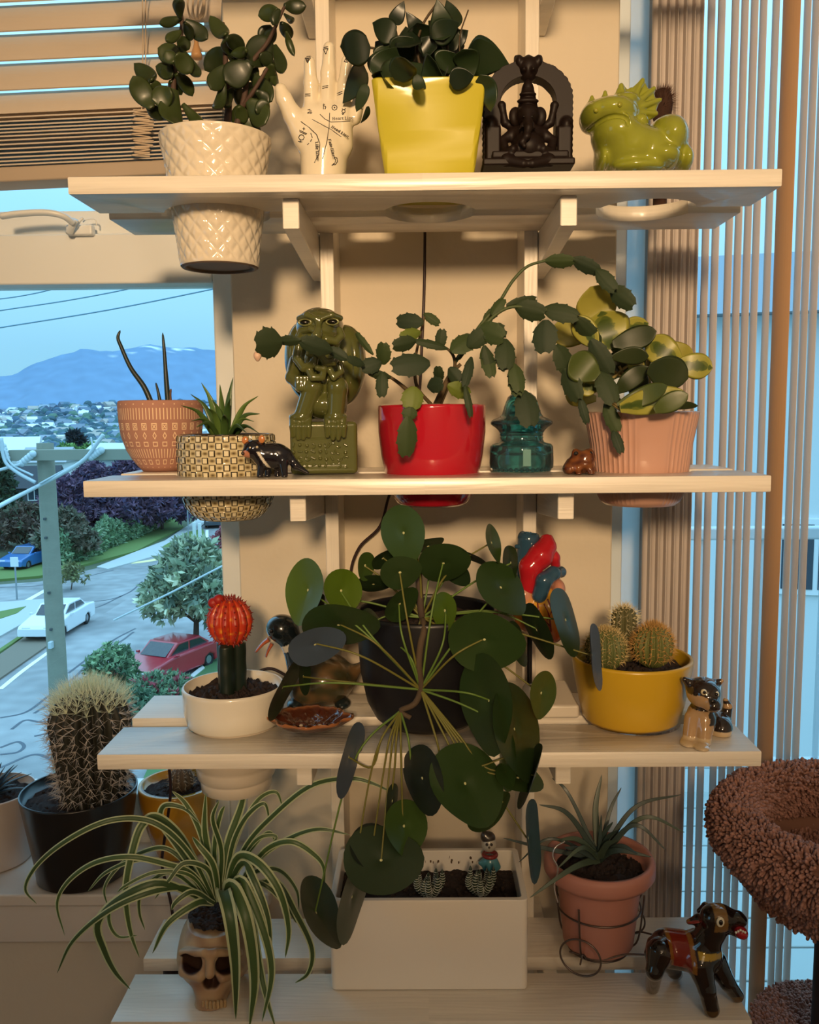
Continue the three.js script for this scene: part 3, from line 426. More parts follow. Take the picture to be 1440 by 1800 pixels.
  local(t, 'number_plate', box(L, L + 0.025, 0.38, 0.48, -0.16, 0.16, 0.01), std('#e8ecef', 0.5));
  return t;
}
car('car', 'white sedan parked at the roadside behind the utility pole', G(82, 1126), G(147, 1088), '#e9eef2').position.add(V(-0.35, 0, 0));
car('car', 'red car partly hidden under the silvery conifer', G(264, 1196), G(332, 1168), '#b02738');
car('car', 'dark grey car driving on the far street beside the pale window frame', G(372, 944), G(384, 905), '#39424c');
car('car', 'small blue car parked in front of the dark far house', G(25, 1000), G(75, 985), '#2f6fb0');
{ // utility pole
  const p = G(100, 1340), D = 14.4, base = at(92, 1100, D), t = thing('utility_pole', 'weathered wooden utility pole with a crossarm and white insulators', 'pole', V(at(83, 850, D).x, GY, 1 - D));
  const wood = std('#979b90', 0.9, { map: woodTone }), grey = std('#c6d2d8', 0.4), x = t.position.x, z = 1 - D;
  part(t, 'pole', sweep([V(x, GY, z), V(x, yAt(773, D), z)], (s) => 0.185 - 0.05 * s, 12, 20), wood);
  part(t, 'crossarm', box(at(-20, 0, D).x, at(208, 0, D).x, yAt(803, D), yAt(784, D), z + 0.12, z + 0.25, 0.01), wood);
  const ins = (u0, v0, u1, v1) => { const a = at(u0, v0, D - 0.3), b = at(u1, v1, D - 0.3); part(t, 'insulator', join([0.1, 0.3, 0.5, 0.7, 0.9].map((f) => { const s = new THREE.SphereGeometry(0.06, 10, 8); const c = a.clone().lerp(b, f); return s.translate(c.x, c.y, c.z); }).concat(sweep([a, b], () => 0.035, 2, 8))), grey); };
  ins(60, 796, 36, 816); ins(180, 790, 158, 805); ins(4, 782, 12, 808);
  const cable = (pts, r) => part(t, 'cable', wire(pts.map(([u, v, d]) => at(u, v, d ?? D - 0.35)), r, 24, 6), grey);
  cable([[-120, 955, 11], [0, 889, 12], [60, 858], [110, 832], [150, 806], [170, 780], [182, 764]], 0.032); cable([[150, 806], [162, 790], [160, 768]], 0.014);
  cable([[-60, 850, 13], [0, 826], [36, 816]], 0.025); cable([[62, 848], [30, 830], [10, 812], [2, 770]], 0.03); cable([[58, 836], [20, 815], [8, 790]], 0.018); cable([[150, 808], [110, 828], [70, 850]], 0.016);
  part(t, 'bracket', box(x - 0.03, x + 0.03, yAt(1130, D), yAt(1118, D), z + 0.15, z + 0.26, 0.01), grey);
  for (const v of [905, 938, 1034, 1098]) part(t, 'bolt', box(x - 0.02, x + 0.02, yAt(v + 2, D), yAt(v - 2, D), z + 0.14, z + 0.19, 0.005), std('#4a5254', 0.6));
  const far = thing('utility_pole', 'thin distant utility pole rising above the hedge', 'pole', G(291, 912).setY(GY)); local(far, 'pole', sweep([V(0, 0, 0), V(0, 9, 0)], () => 0.14, 4, 10), std('#8b9296', 0.9)); local(far, 'crossarm', box(-1.1, 1.1, 8.2, 8.4, -0.08, 0.08, 0.01), std('#8b9296', 0.9));
  const wm = std('#6f93a8', 0.6);
  for (const [n, a, l] of [[[[-60, 530], [0, 525.5], [50, 518], [95, 508], [200, 480]], 26, 'uppermost of the three power lines crossing the sky'], [[[-60, 556], [0, 546], [120, 528], [240, 505], [420, 462]], 24, 'middle of the three power lines crossing the sky'], [[[-60, 586], [0, 576], [190, 545], [380, 507], [600, 460]], 22, 'lowest and longest of the three power lines crossing the sky']]) solo('power_line', wire(n.map(([u, v]) => at(u, v, a)), 0.017, 30, 6), wm, l, 'wire');
  solo('power_line', wire([[200, 1090], [240, 1071], [300, 1042], [375, 1003], [520, 930]].map(([u, v]) => at(u, v, 16)), 0.02, 20, 6), grey, 'pale cable passing in front of the silvery conifer', 'wire');
}
{ // trees and shrubs
  tree('conifer_tree', 'silvery green young conifer at the roadside above the red car', 'tree', G(345, 1172).add(V(0, 0.0, 0)), 4.6, { r: 1.95, y: 3.4, h: 3.3 }, ['#9fae90', '#8a9c80', '#b9c4a4', '#6f8270', '#d2d8b8'], 31, { n: 1900, leaf: 0.4, lobes: 19, branches: 14 }).position.add(V(-0.45, 0, -1.6));
  const bushAt = (u, v, r0, h, color, seed, label, n = 900) => { const t = thing('shrub', label, 'shrub', G(u, v)), r = rng(seed); for (let i = 0; i < 6; i++) { const a = i * 1.05; local(t, 'stem', sweep([V(0, 0, 0), V(Math.cos(a) * r0 * 0.4, h * 0.5, Math.sin(a) * r0 * 0.4), V(Math.cos(a) * r0 * 0.7, h * (0.75 + 0.25 * r()), Math.sin(a) * r0 * 0.6)], (s) => 0.03 * (1 - 0.7 * s), 8, 5), bark); } foliage(t, 'foliage', n, (r) => { const p = inBall(r); p.setLength(Math.pow(p.length(), 0.6)); return V(p.x * r0, h * 0.55 + p.y * h * 0.5, p.z * r0); }, 0.2, color, seed); return t; };
  bushAt(283, 1262, 1.25, 1.35, ['#7d9b78', '#5f8060', '#97ad84', '#b04a58', '#6f8d6a'], 41, 'green shrub with red blossom in front of the red car', 1700);
  bushAt(200, 1228, 0.9, 1.9, ['#7b9a74', '#8fae82', '#5d7d5c'], 42, 'loose pale green shrub left of the red car', 420);
  bushAt(235, 1292, 1.2, 1.3, ['#5f8060', '#6f8d6a', '#4b6a50'], 43, 'low green shrub nearest the window, above the barrel cactus', 1000);
  const plum = (u, v, h, seed, label) => tree('plum_tree', label, 'tree', G(u, v), h, { r: h * 0.5, y: h * 0.6, h: h * 0.85 }, ['#5f4a66', '#4c3c58', '#735672', '#4a4264', '#80607a'], seed, { n: 1900, leaf: 0.5, group: 'purple plum trees' });
  plum(285, 930, 6.2, 51, 'rightmost of the purple-leaved trees behind the hedge'); plum(228, 940, 6.6, 52, 'tallest purple-leaved tree in the middle of the row behind the hedge'); plum(165, 950, 6.4, 53, 'purple-leaved tree just right of the utility pole'); plum(120, 958, 5.4, 54, 'lower purple-leaved tree beside the utility pole behind the hedge');
  tree('broadleaf_tree', 'brownish tree left of the hedge behind the utility pole', 'tree', G(118, 985), 3.6, { r: 1.9, y: 2.2, h: 3 }, ['#6a6a58', '#57604a', '#7b6f5c'], 55, { n: 1300, leaf: 0.4 });
  tree('broadleaf_tree', 'brown bare-looking tree left of the utility pole', 'tree', G(45, 975), 3.8, { r: 2.4, y: 2.4, h: 3 }, ['#6b5a4a', '#57604a', '#5a4a40'], 56, { n: 1000, leaf: 0.35 });
  tree('evergreen_tree', 'dark evergreen cut by the left edge of the photo', 'tree', G(-10, 960), 9.2, { r: 3.0, y: 5, h: 8.5 }, ['#2e4a33', '#3a5a3c', '#24402c'], 57, { n: 2600, leaf: 0.5, cone: true });
  tree('cypress_tree', 'dark bell-shaped cypress standing up against the mountain', 'tree', V(at(132, 740, 118).x, GY, -117), 9.6, { r: 1.9, y: 5.2, h: 9.0 }, ['#2b3a44', '#34434a', '#26343c'], 58, { n: 1600, leaf: 0.6, lobes: 7 });
  for (const [u, h, s, l] of [[115, 7.0, 59, 'light green treetop just below the dark cypress'], [160, 7.2, 60, 'light green treetop right of the dark cypress'], [190, 6.4, 61, 'light green treetop beside the etched terracotta pot']]) tree('broadleaf_tree', l, 'tree', V(at(u, 760, 112).x, GY, -111), h, { r: 2.7, y: h * 0.65, h: h * 0.6 }, ['#6f9a52', '#84ab5e', '#5c8748'], s, { n: 1300, leaf: 0.6 });
  const hedge = thing('hedge', 'clipped green hedge along the far sidewalk', 'hedge', G(205, 950)), pts = [G(108, 990), G(150, 979), G(200, 957), G(250, 938), G(296, 912)], hc = cr(pts), hb = hedge.position;
  foliage(hedge, 'foliage', 6500, (r) => { const t = r(), p = hc.getPoint(t), w = 0.9 + 0.25 * Math.sin(t * 40), y = r() * (1.9 + 0.35 * Math.sin(t * 33)), a = (r() - 0.5) * 2 * w * (1 - 0.25 * (y / 2) ** 2); return V(p.x - hb.x + a * 0.5, y, p.z - hb.z + a); }, 0.33, ['#8fae84', '#7a9a72', '#a3bb94', '#688866'], 62);
  foliage(hedge, 'round_end', 900, (r) => { const p = inBall(r).multiplyScalar(1.7), b = G(279, 921); return V(b.x - hb.x + p.x, 1.9 + p.y, b.z - hb.z + p.z); }, 0.33, ['#6f9560', '#5f8552'], 63);
  tree('broadleaf_tree', 'small red-leaved tree at the right edge of the window', 'tree', G(402, 1000), 3.2, { r: 1.0, y: 2.2, h: 2 }, ['#b0606a', '#8e4c56'], 64, { n: 420, leaf: 0.25 });
  tree('broadleaf_tree', 'thin branch-like sapling at the curb right of the utility pole', 'tree', G(125, 1034), 1.5, { r: 0.9, y: 1.0, h: 1 }, ['#8a8f5e', '#7a7d58'], 65, { n: 120, leaf: 0.25, trunk: 0.04 });
}
// houses across the street
function house(label, u, D, w, h, d, color, roofColor, turn, y0 = GY) {
  const t = thing('house', label, 'house', V(at(u, 760, D).x, y0, 1 - D)); t.rotation.y = turn;
  const wall = std(color, 0.85), win = phys('#33424e', 0.15), trim = std('#e6eaec', 0.7);
  local(t, 'wall', box(-w / 2, w / 2, 0, h, -d / 2, d / 2, 0.02), wall);
  const s = new THREE.Shape([[-d / 2 - 0.4, 0], [0, d * 0.28], [d / 2 + 0.4, 0]].map((p) => new THREE.Vector2(...p)));
  local(t, 'roof', new THREE.ExtrudeGeometry(s, { depth: w + 0.6, bevelEnabled: false }).translate(0, 0, -w / 2 - 0.3).rotateY(Math.PI / 2).translate(0, h, 0), std(roofColor, 0.9));
  for (const fy of [0.12, 0.58]) for (let i = 0; i < 3; i++) { const x = (i - 1) * w * 0.3, a = local(t, 'window', box(x - 0.62, x + 0.62, h * fy + 0.2, h * fy + 1.5, d / 2 - 0.03, d / 2 + 0.05, 0.01), trim); for (const k of [-1, 1]) local(a, 'pane', box(x + k * 0.29 - 0.25, x + k * 0.29 + 0.25, h * fy + 0.3, h * fy + 1.4, d / 2 + 0.04, d / 2 + 0.065, 0.005), win); }
  return t;
}
house('dark grey house with white-framed windows behind the utility pole', 14, 86, 9, 3.4, 7, '#4c5257', '#3a3f45', 0.25);
house('white house directly behind the top of the utility pole', 86, 105, 5, 4.9, 6, '#e4e9ea', '#a7adb2', 0.1);
house('pale house with a light roof right of the light green treetops', 208, 96, 6, 5.6, 6, '#c9d2d6', '#d5dcdf', -0.3);
house('pale grey house at the left below the mountain', 15, 128, 8, 5.4, 7, '#cfd8dc', '#e2e6e8', 0.3);
house('cream house half hidden by the etched terracotta pot', 300, 120, 9, 5.8, 8, '#d6d2c6', '#7f868c', 0.2);
house('pale neighbouring house seen between the vertical blind vanes', 1400, 17, 9, 11.6, 5, '#d8dee0', '#8d9aa5', -0.25);
{ // signs by the road, a fence, the balcony outside the patio door
  const post = std('#8b9499', 0.5), sign = (u, v, h, label, w) => { const t = thing('road_sign', label, 'sign', G(u, v)); local(t, 'post', sweep([V(0, 0, 0), V(0, h, 0)], () => 0.05, 2, 8), post); local(t, 'plate', box(-w / 2, w / 2, h - w * 1.2, h, 0.05, 0.08, 0.02), std('#dfe6e8', 0.6)); };
  sign(30, 1054, 2.4, 'road sign on a post by the corner left of the utility pole', 0.45); sign(332, 956, 3.2, 'thin road sign on the small green island', 0.3);
  const u = thing('utility_box', 'white bollard pair on the small green island', 'bollard', G(347, 950)); local(u, 'bollard', box(-0.35, -0.1, 0, 1.5, -0.1, 0.1, 0.02), std('#dfe6e8', 0.6)); local(u, 'bollard', box(0.1, 0.35, 0, 1.4, -0.1, 0.1, 0.02), std('#dfe6e8', 0.6));
  const f = thing('picket_fence', 'blue-grey fence at the far end of the hedge', 'fence', G(306, 914)); for (let i = 0; i < 12; i++) local(f, 'board', box(-1.2 + i * 0.26, -0.98 + i * 0.26, 0, 2.1, -i * 0.7 + 0, -i * 0.7 + 0.06, 0.01), std('#7f97a5', 0.9));
  const bal = structureGroup('floor_balcony', V(1.2, -0.05, -1.5)); const decking = std('#9fb0b0', 0.7);
  for (let i = 0; i < 12; i++) part(bal, 'plank', box(0.2, 3.4, -0.09, -0.03, -0.63 - i * 0.15 - 0.143, -0.63 - i * 0.15, 0.004), decking);
  const rail = thing('balcony_railing', 'pale balcony railing with thin balusters outside the patio door', 'railing', V(1.6, -0.03, -2.45)), rm = std('#b9c6cc', 0.5);
  part(rail, 'top_rail', box(0.2, 3.4, 1.0, 1.05, -2.48, -2.42, 0.01), rm); part(rail, 'bottom_rail', box(0.2, 3.4, 0.06, 0.1, -2.47, -2.43, 0.01), rm);
  for (let i = 0; i < 27; i++) part(rail, 'baluster', box(0.25 + i * 0.12, 0.268 + i * 0.12, 0.1, 1.0, -2.459, -2.441, 0.002), rm);
  for (const x of [0.22, 1.8, 3.38]) part(rail, 'post', box(x - 0.02, x + 0.02, -0.03, 1.0, -2.47, -2.43, 0.004), rm);
}
// ---------------------------------------------------------------- pots and plants
const DC = 1.1095;   // depth of the row of holes
const terracotta = '#c98363';
// a pot: rows of [pixel row, half width in pixels], from rim to foot, about the axis (x, D); inner wall follows
function potProfile(x, D, rows, wall, inner = 0.85) {
  const out = rows.map(([v, hw]) => { const y = yAt(v, D, 733 + x / 0.0007); return [hw * mpp(y, D), y]; }), top = out[0][1], bot = out[out.length - 1][1];
  const ins = out.filter((p) => p[1] > bot + (top - bot) * (1 - inner)).map(([r, y]) => [r - wall, y]).reverse();
  return { out, ins, top, bot, pts: [[0, bot], ...out.slice().reverse(), [out[0][0] - wall * 0.5, top + wall * 0.25], ...ins.slice().reverse(), [0, ins[0][1]]] };
}
function relief(x, z, prof, seg, rows, disp) {   // lathe whose outer wall carries raised geometry; prof(t) -> [r, y]
  const P = [], U = [], I = [];
  for (let j = 0; j <= rows; j++) for (let i = 0; i <= seg; i++) { const t = j / rows, th = (i / seg) * 2 * Math.PI, [r, y] = prof(t), R = r + disp(i / seg, t); P.push(x + R * Math.sin(th), y, z + R * Math.cos(th)); U.push(i / seg, t); }
  for (let j = 0; j < rows; j++) for (let i = 0; i < seg; i++) { const a = j * (seg + 1) + i, b = a + seg + 1; I.push(a, a + 1, b, a + 1, b + 1, b); }
  const g = new THREE.BufferGeometry(); g.setAttribute('position', new THREE.Float32BufferAttribute(P, 3)); g.setAttribute('uv', new THREE.Float32BufferAttribute(U, 2)); g.setIndex(I); g.computeVertexNormals(); return g;
}
const along = (raw) => { const len = [0]; for (let i = 1; i < raw.length; i++) len.push(len[i - 1] + Math.hypot(raw[i][0] - raw[i - 1][0], raw[i][1] - raw[i - 1][1])); const N = 120, T = len[len.length - 1], pts = []; for (let n = 0, i = 0; n <= N; n++) { const d = T * n / N; while (i < raw.length - 2 && len[i + 1] < d) i++; const f = clamp((d - len[i]) / (len[i + 1] - len[i])); pts.push([lerp(raw[i][0], raw[i + 1][0], f), lerp(raw[i][1], raw[i + 1][1], f)]); } return alongEven(pts); };
const alongEven = (pts) => (t) => { const k = t * (pts.length - 1), i = Math.min(Math.floor(k), pts.length - 2), f = k - i; return [lerp(pts[i][0], pts[i + 1][0], f), lerp(pts[i][1], pts[i + 1][1], f)]; };
const soilTone = fieldTex(256, 256, (u, v) => { const k = 0.5 + 0.5 * tn(u, v, 40, 40, 3); return [0.11 + 0.13 * k, 0.08 + 0.1 * k, 0.075 + 0.09 * k]; }, true);
const soilMat = std('#ffffff', 0.95, { map: soilTone });
function soil(parent, x, y, z, r, seed = 1, amp = 0.004) {
  const g = new THREE.CircleGeometry(r, 48, 0, Math.PI * 2).rotateX(-Math.PI / 2), n = 26, P = [], U = [], I = [];
  for (let j = 0; j <= n; j++) for (let i = 0; i <= 48; i++) { const rr = r * j / n, th = i / 48 * 2 * Math.PI, px = x + rr * Math.cos(th), pz = z + rr * Math.sin(th); P.push(px, y + amp * 1.6 * nz3(px, 0, pz, 140, seed) * (i === 48 ? 1 : 1) + amp * nz3(px, 1, pz, 320, seed) + amp * 0.8 * (1 - (j / n) ** 2), pz); U.push(px * 8, pz * 8); }
  for (let j = 0; j < n; j++) for (let i = 0; i < 48; i++) { const a = j * 49 + i, b = a + 49; I.push(a, a + 1, b, a + 1, b + 1, b); }
  g.dispose(); const s = new THREE.BufferGeometry(); s.setAttribute('position', new THREE.Float32BufferAttribute(P, 3)); s.setAttribute('uv', new THREE.Float32BufferAttribute(U, 2)); s.setIndex(I); s.computeVertexNormals();
  const m = part(parent, 'soil', s, soilMat), q = rng(seed + 90), cr2 = []; // crumbs
  for (let k = 0; k < 70; k++) { const a = q() * 6.28, d = r * 0.94 * Math.sqrt(q()), b = new THREE.IcosahedronGeometry(0.0012 + 0.0022 * q(), 0); b.scale(1, 0.7, 0.8 + q()); b.rotateY(q() * 6); cr2.push(b.translate(x + Math.cos(a) * d, y + amp * 0.9 * (1 - (d / r) ** 2) + 0.001, z + Math.sin(a) * d)); }
  const c = part(m, 'soil_crumbs', mergeGeometries(cr2), std('#2c211c', 0.95)); c.userData.kind = 'stuff'; return m;
}
const viewDir = (p) => p.clone().sub(camera.position).normalize();
// a leaf from a to b, its face turned to the lens and rolled; wf(t) half width, th half thickness
function blade(a, b, w, th, opt = {}) {
  const d = b.clone().sub(a), L = d.length(), vd = viewDir(a.clone().lerp(b, 0.5)), side = d.clone().cross(vd).normalize().applyAxisAngle(d.clone().normalize(), opt.roll ?? 0), nrm = side.clone().cross(d).normalize();
  const k = (opt.bend ?? 0.1) * L, pts = [a, a.clone().lerp(b, 0.33).addScaledVector(nrm, k), a.clone().lerp(b, 0.7).addScaledVector(nrm, k * 0.9), b];
  const shape = opt.shape ?? ((t) => Math.sin(Math.PI * Math.pow(t, 0.75)));
  return sweep(pts, (t) => { const s = Math.max(0.03, shape(t)); return [w / 2 * s, th * (0.35 + 0.65 * s), opt.fold ?? 0]; }, opt.ns ?? 14, opt.nr ?? 10, { side });
}
const OBOVATE = (t) => Math.pow(Math.sin(Math.PI * Math.min(1, 0.05 + 0.95 * Math.pow(t, 1.25))), 0.6), OVATE = (t) => Math.pow(Math.sin(Math.PI * Math.pow(t, 0.62)), 0.8) * (t > 0.9 ? 1 - (t - 0.9) * 3 : 1), POINTED = (t) => Math.pow(1 - t, 0.75) * (0.72 + 0.28 * Math.sin(Math.PI * Math.min(1, t * 1.6)));
const rS = rng(404);
// leaves listed as [u0, v0, u1, v1, width] in pixels of a crop: u = ou + x / s
function leaves(parent, list, conv, mats, th, opt = {}) {
  const r = rng(opt.seed ?? 7);
  list.forEach((q, i) => {
    const [u0, v0] = conv(q[0], q[1]), [u1, v1] = conv(q[2], q[3]), D = (q[5] ?? opt.D) + (opt.jit ?? 0.03) * (r() - 0.5), D2 = D + (opt.jit2 ?? 0.04) * (r() - 0.5);
    const a = at(u0, v0, D), b = at(u1, v1, D2), w = (opt.wide ?? 1) * q[4] / conv.s * mpp(a.y, D);
    part(parent, 'leaf', blade(a, b, w, th * (0.8 + 0.4 * r()), { shape: opt.shape, roll: (r() - 0.5) * (opt.roll ?? 0.9), bend: (opt.bend ?? 0.12) * (0.4 + r()), fold: opt.fold ?? 0, ns: opt.ns, nr: opt.nr }), q[6] ? mats[q[6]] : mats[Math.floor(r() * (opt.nm ?? mats.length))]);
  });
}
const crop = (ou, ov, s) => Object.assign((x, y) => [ou + x / s, ov + y / s], { s });
const leafMat = (c, rough = 0.35, tr = 0.18, more = {}) => phys(c, rough + 0.08, { transmission: tr, thickness: 0, clearcoat: 0.1, clearcoatRoughness: 0.3, ...more });
const fleshy = (c, rough = 0.42) => phys(c, rough, { clearcoat: 0.14, clearcoatRoughness: 0.25 });
function pots(parent, name, x, D, rows, wall, mat, seg = 72, inner) { const p = potProfile(x, D, rows, wall, inner); part(parent, name, turned(p.pts, V(x, 0, 1 - D), seg), mat); return p; }

{ // 1: jade plant
  const x = HX[0], D = DC, t = thing('potted_jade_plant', 'jade plant in a glossy white quilted pot hanging through the top plank', 'potted plant', V(x, yAt(470, D, 376), 1 - D));
  const rows = [[244, 96], [250, 96.5], [300, 87], [360, 82], [420, 73], [466, 67.5], [470, 66]], p = potProfile(x, D, rows, 0.004, 0.6);
  const N = 18, quilt = (s, t) => { const a = (s * N + t * 7) % 1, b = (((s * N - t * 7) % 1) + 1) % 1; return -0.0016 * (1 - Math.min(1, 3.4 * Math.min(Math.min(a, 1 - a), Math.min(b, 1 - b)))) * sst(0, 0.06, t) * sst(0, 0.05, 1 - t) + 0.0006; };
  const white = glaze('#e6dac4', 0.14);
  part(t, 'pot', join([relief(x, 1 - D, along(p.out.slice().reverse()), 216, 90, quilt), turned([p.out[0], [p.out[0][0] - 0.002, p.top + 0.001], ...p.ins.slice().reverse(), [0, p.ins[0][1]]], V(x, 0, 1 - D), 72)]), white);
  part(t, 'pot_foot', turned([[0, p.bot + 0.0015], [0.040, p.bot + 0.0015], [0.0405, p.bot - 0.0015], [0.0455, p.bot - 0.0015], [p.out[6][0], p.bot + 0.001]], V(x, 0, 1 - D), 64), std('#7d6a5c', 0.7), 'unglazed grey-brown foot ring');
  soil(t, x, p.top - 0.014, 1 - D, p.out[0][0] - 0.007, 3);
  const barkM = std('#4c372c', 0.7), C = crop(0, 0, 3), st = (pts, r0, r1) => part(t, 'stem', sweep(pts.map(([a, b, d]) => at(a, b, d ?? D)), (s) => lerp(r0, r1, s), 18, 9), barkM);
  st([[312, 246], [309, 205], [305, 150], [313, 95], [320, 40], [316, 8]], 0.0042, 0.002); st([[394, 246], [402, 190], [397, 120], [396, 60], [392, 40]], 0.005, 0.002); st([[408, 246, 1.09], [428, 180, 1.09], [440, 115, 1.1], [470, 75, 1.1], [500, 12, 1.1]], 0.0042, 0.0018); st([[425, 190, 1.09], [446, 160, 1.08], [470, 120, 1.08]], 0.0028, 0.002); st([[305, 160], [275, 190], [255, 160]], 0.0026, 0.002);
  const L = [[950, 95, 945, 0, 52], [960, 95, 842, 125, 42], [975, 110, 1095, 205, 68], [975, 120, 1008, 215, 48], [955, 165, 875, 215, 44], [940, 285, 832, 255, 92], [950, 250, 1052, 402, 50], [930, 285, 1012, 385, 80], [910, 400, 822, 350, 66], [905, 330, 862, 415, 48], [930, 390, 1016, 508, 62], [905, 480, 800, 525, 95], [800, 420, 708, 335, 78], [800, 570, 702, 400, 92], [780, 570, 868, 628, 56], [920, 470, 920, 655, 108], [965, 550, 1060, 680, 56],
    [1190, 180, 1108, 85, 70], [1195, 200, 1292, 255, 66], [1300, 265, 1218, 285, 46], [1310, 335, 1432, 205, 118], [1190, 260, 1080, 372, 84], [1190, 350, 1112, 470, 76], [1180, 400, 1130, 570, 50], [1320, 340, 1185, 425, 112], [1205, 290, 1275, 335, 42], [1330, 400, 1432, 535, 82], [1315, 440, 1345, 550, 70], [1310, 530, 1398, 655, 104], [1300, 600, 1345, 738, 74], [1290, 560, 1232, 665, 70], [1430, 140, 1368, 205, 52], [1440, 340, 1400, 460, 58], [1250, 470, 1300, 560, 66], [1180, 430, 1230, 520, 60], [1350, 480, 1420, 540, 50],
    [1500, 30, 1615, 32, 58], [1464, 54, 1362, 84, 66], [1500, 75, 1540, 105, 30], [1485, 120, 1530, 210, 56], [1509, 165, 1552, 295, 32], [1449, 240, 1490, 385, 56], [1435, 315, 1455, 450, 40], [1475, 50, 1440, 130, 46], [1450, 150, 1400, 230, 54], [1215, 330, 1300, 420, 90], [1240, 300, 1190, 210, 60], [1270, 400, 1360, 350, 80], [1300, 470, 1390, 520, 80], [1230, 470, 1180, 560, 56], [1340, 250, 1280, 330, 80], [1370, 290, 1440, 330, 60], [900, 560, 830, 480, 70], [860, 500, 780, 450, 70], [900, 430, 960, 500, 60], [940, 200, 1000, 260, 60], [920, 330, 870, 270, 60], [1260, 560, 1290, 650, 60], [1350, 590, 1420, 540, 60]];
  leaves(t, L, C, [fleshy('#2c3819'), fleshy('#253015'), fleshy('#35411c')], 0.0034, { D: 1.09, jit: 0.05, jit2: 0.06, shape: OBOVATE, roll: 0.9, wide: 1.28, bend: 0.16, nr: 12, ns: 12 });
}
{ // 2: dark-leaved plant in the square yellow pot
  const D = 1.105, x = HX[1], y = SH[1] + 0.0006, t = thing('potted_hoya', 'dark pointed-leaved plant in a tall square yellow pot on the top plank', 'potted plant', V(x, y, 1 - D));
  const yT = yAt(140, D - 0.06), hT = 0.0655, hB = 0.0495, h = yT - y, yellow = phys('#c6ba2c', 0.5, { clearcoat: 0.2, clearcoatRoughness: 0.12 }), rowsN = 14, sq = (half, r, n = 8) => { const o = []; for (let c = 0; c < 4; c++) for (let i = 0; i <= n; i++) { const a = c * Math.PI / 2 + i / n * Math.PI / 2, cx = (c === 0 || c === 3 ? 1 : -1) * (half - r), cz = (c < 2 ? 1 : -1) * (half - r); o.push([cx + r * Math.cos(a), cz + r * Math.sin(a)]); } return o; };
  const ringsOut = []; for (let j = 0; j <= rowsN; j++) { const f = j / rowsN; ringsOut.push([lerp(hB, hT, Math.pow(f, 0.85)) - (f < 0.03 ? 0.002 : 0), y + h * f, 0.007]); }
  const rings = [[0.002, y, 0.001], [hB - 0.004, y, 0.005], ...ringsOut, [hT - 0.0015, yT + 0.0015, 0.006], [hT - 0.006, yT, 0.004], [hT - 0.008, yT - 0.02, 0.004], [0.002, yT - 0.02, 0.001]], P = [], I = []; let n = 0;
  for (const [half, yy, r] of rings) { const o = sq(half, r); n = o.length; for (const [a, b] of o) P.push(x + a, yy, 1 - D + b); }
  for (let j = 0; j + 1 < rings.length; j++) for (let i = 0; i < n; i++) { const a = j * n + i, b = j * n + (i + 1) % n, c = a + n, d = b + n; I.push(a, c, b, b, c, d); }
  let g = new THREE.BufferGeometry(); g.setAttribute('position', new THREE.Float32BufferAttribute(P, 3)); g.setAttribute('uv', new THREE.Float32BufferAttribute(new Float32Array(P.length / 3 * 2), 2)); g.setIndex(I); g = toCreasedNormals(g, 0.7); part(t, 'pot', g, yellow);
  part(t, 'soil', box(x - hT + 0.009, x + hT - 0.009, yT - 0.021, yT - 0.012, 1 - D - hT + 0.009, 1 - D + hT - 0.009, 0.003), soilMat);
  const C = crop(480, 0, 3), st = (pts, r) => part(t, 'stem', sweep(pts.map(([a, b]) => at(...C(a, b), D)), () => r, 16, 7), std('#4a3a24', 0.7));
  st([[800, 430], [760, 250], [790, 130], [870, 10]], 0.0016); st([[1000, 420], [985, 200], [1030, 52]], 0.0009); st([[650, 430], [640, 300], [560, 260], [500, 250]], 0.0014); st([[900, 430], [920, 260], [880, 100]], 0.0016); st([[950, 430], [1000, 330], [1100, 300]], 0.0014); st([[700, 430], [660, 220], [640, 130], [630, 110]], 0.0012);
  leaves(t, [[515, 250, 355, 245, 130, 1.07], [650, 190, 525, 120, 96], [632, 130, 692, 5, 60], [480, 345, 368, 545, 90, 1.06], [490, 440, 440, 590, 50, 1.06], [505, 560, 462, 650, 26], [800, 280, 760, 120, 150], [900, 210, 865, -5, 110], [960, 160, 915, 0, 80], [970, 260, 820, 110, 120], [1000, 320, 1245, 340, 175, 1.06], [1090, 395, 1150, 590, 84, 1.06], [830, 420, 960, 330, 110, 1.06], [560, 430, 650, 250, 150, 1.06], [540, 380, 582, 465, 46, 1.03], [760, 390, 792, 465, 54, 1.03], [700, 330, 600, 430, 120, 1.05], [860, 330, 780, 430, 120, 1.05], [720, 250, 700, 140, 110], [1000, 260, 1050, 420, 110, 1.07], [620, 300, 540, 220, 120], [900, 300, 1010, 240, 120], [840, 200, 980, 120, 100], [640, 420, 730, 340, 110, 1.05], [930, 430, 1060, 400, 90, 1.05], [780, 180, 700, 60, 70], [650, 300, 740, 200, 120], [740, 330, 820, 230, 120], [880, 360, 960, 280, 110], [560, 330, 620, 240, 90], [790, 300, 890, 180, 120], [930, 220, 1030, 160, 80], [700, 410, 800, 340, 110, 1.06], [960, 400, 1040, 320, 100, 1.08], [600, 400, 680, 330, 90, 1.07], [860, 260, 780, 200, 100], [900, 420, 820, 350, 110, 1.07]], C, [leafMat('#22301c', 0.28, 0.08), leafMat('#1b281a', 0.28, 0.06), leafMat('#28381f', 0.28, 0.1)], 0.0009, { D: 1.1, jit: 0.07, jit2: 0.07, shape: OVATE, roll: 0.9, wide: 1.35, bend: 0.2, fold: 0.1 });
}
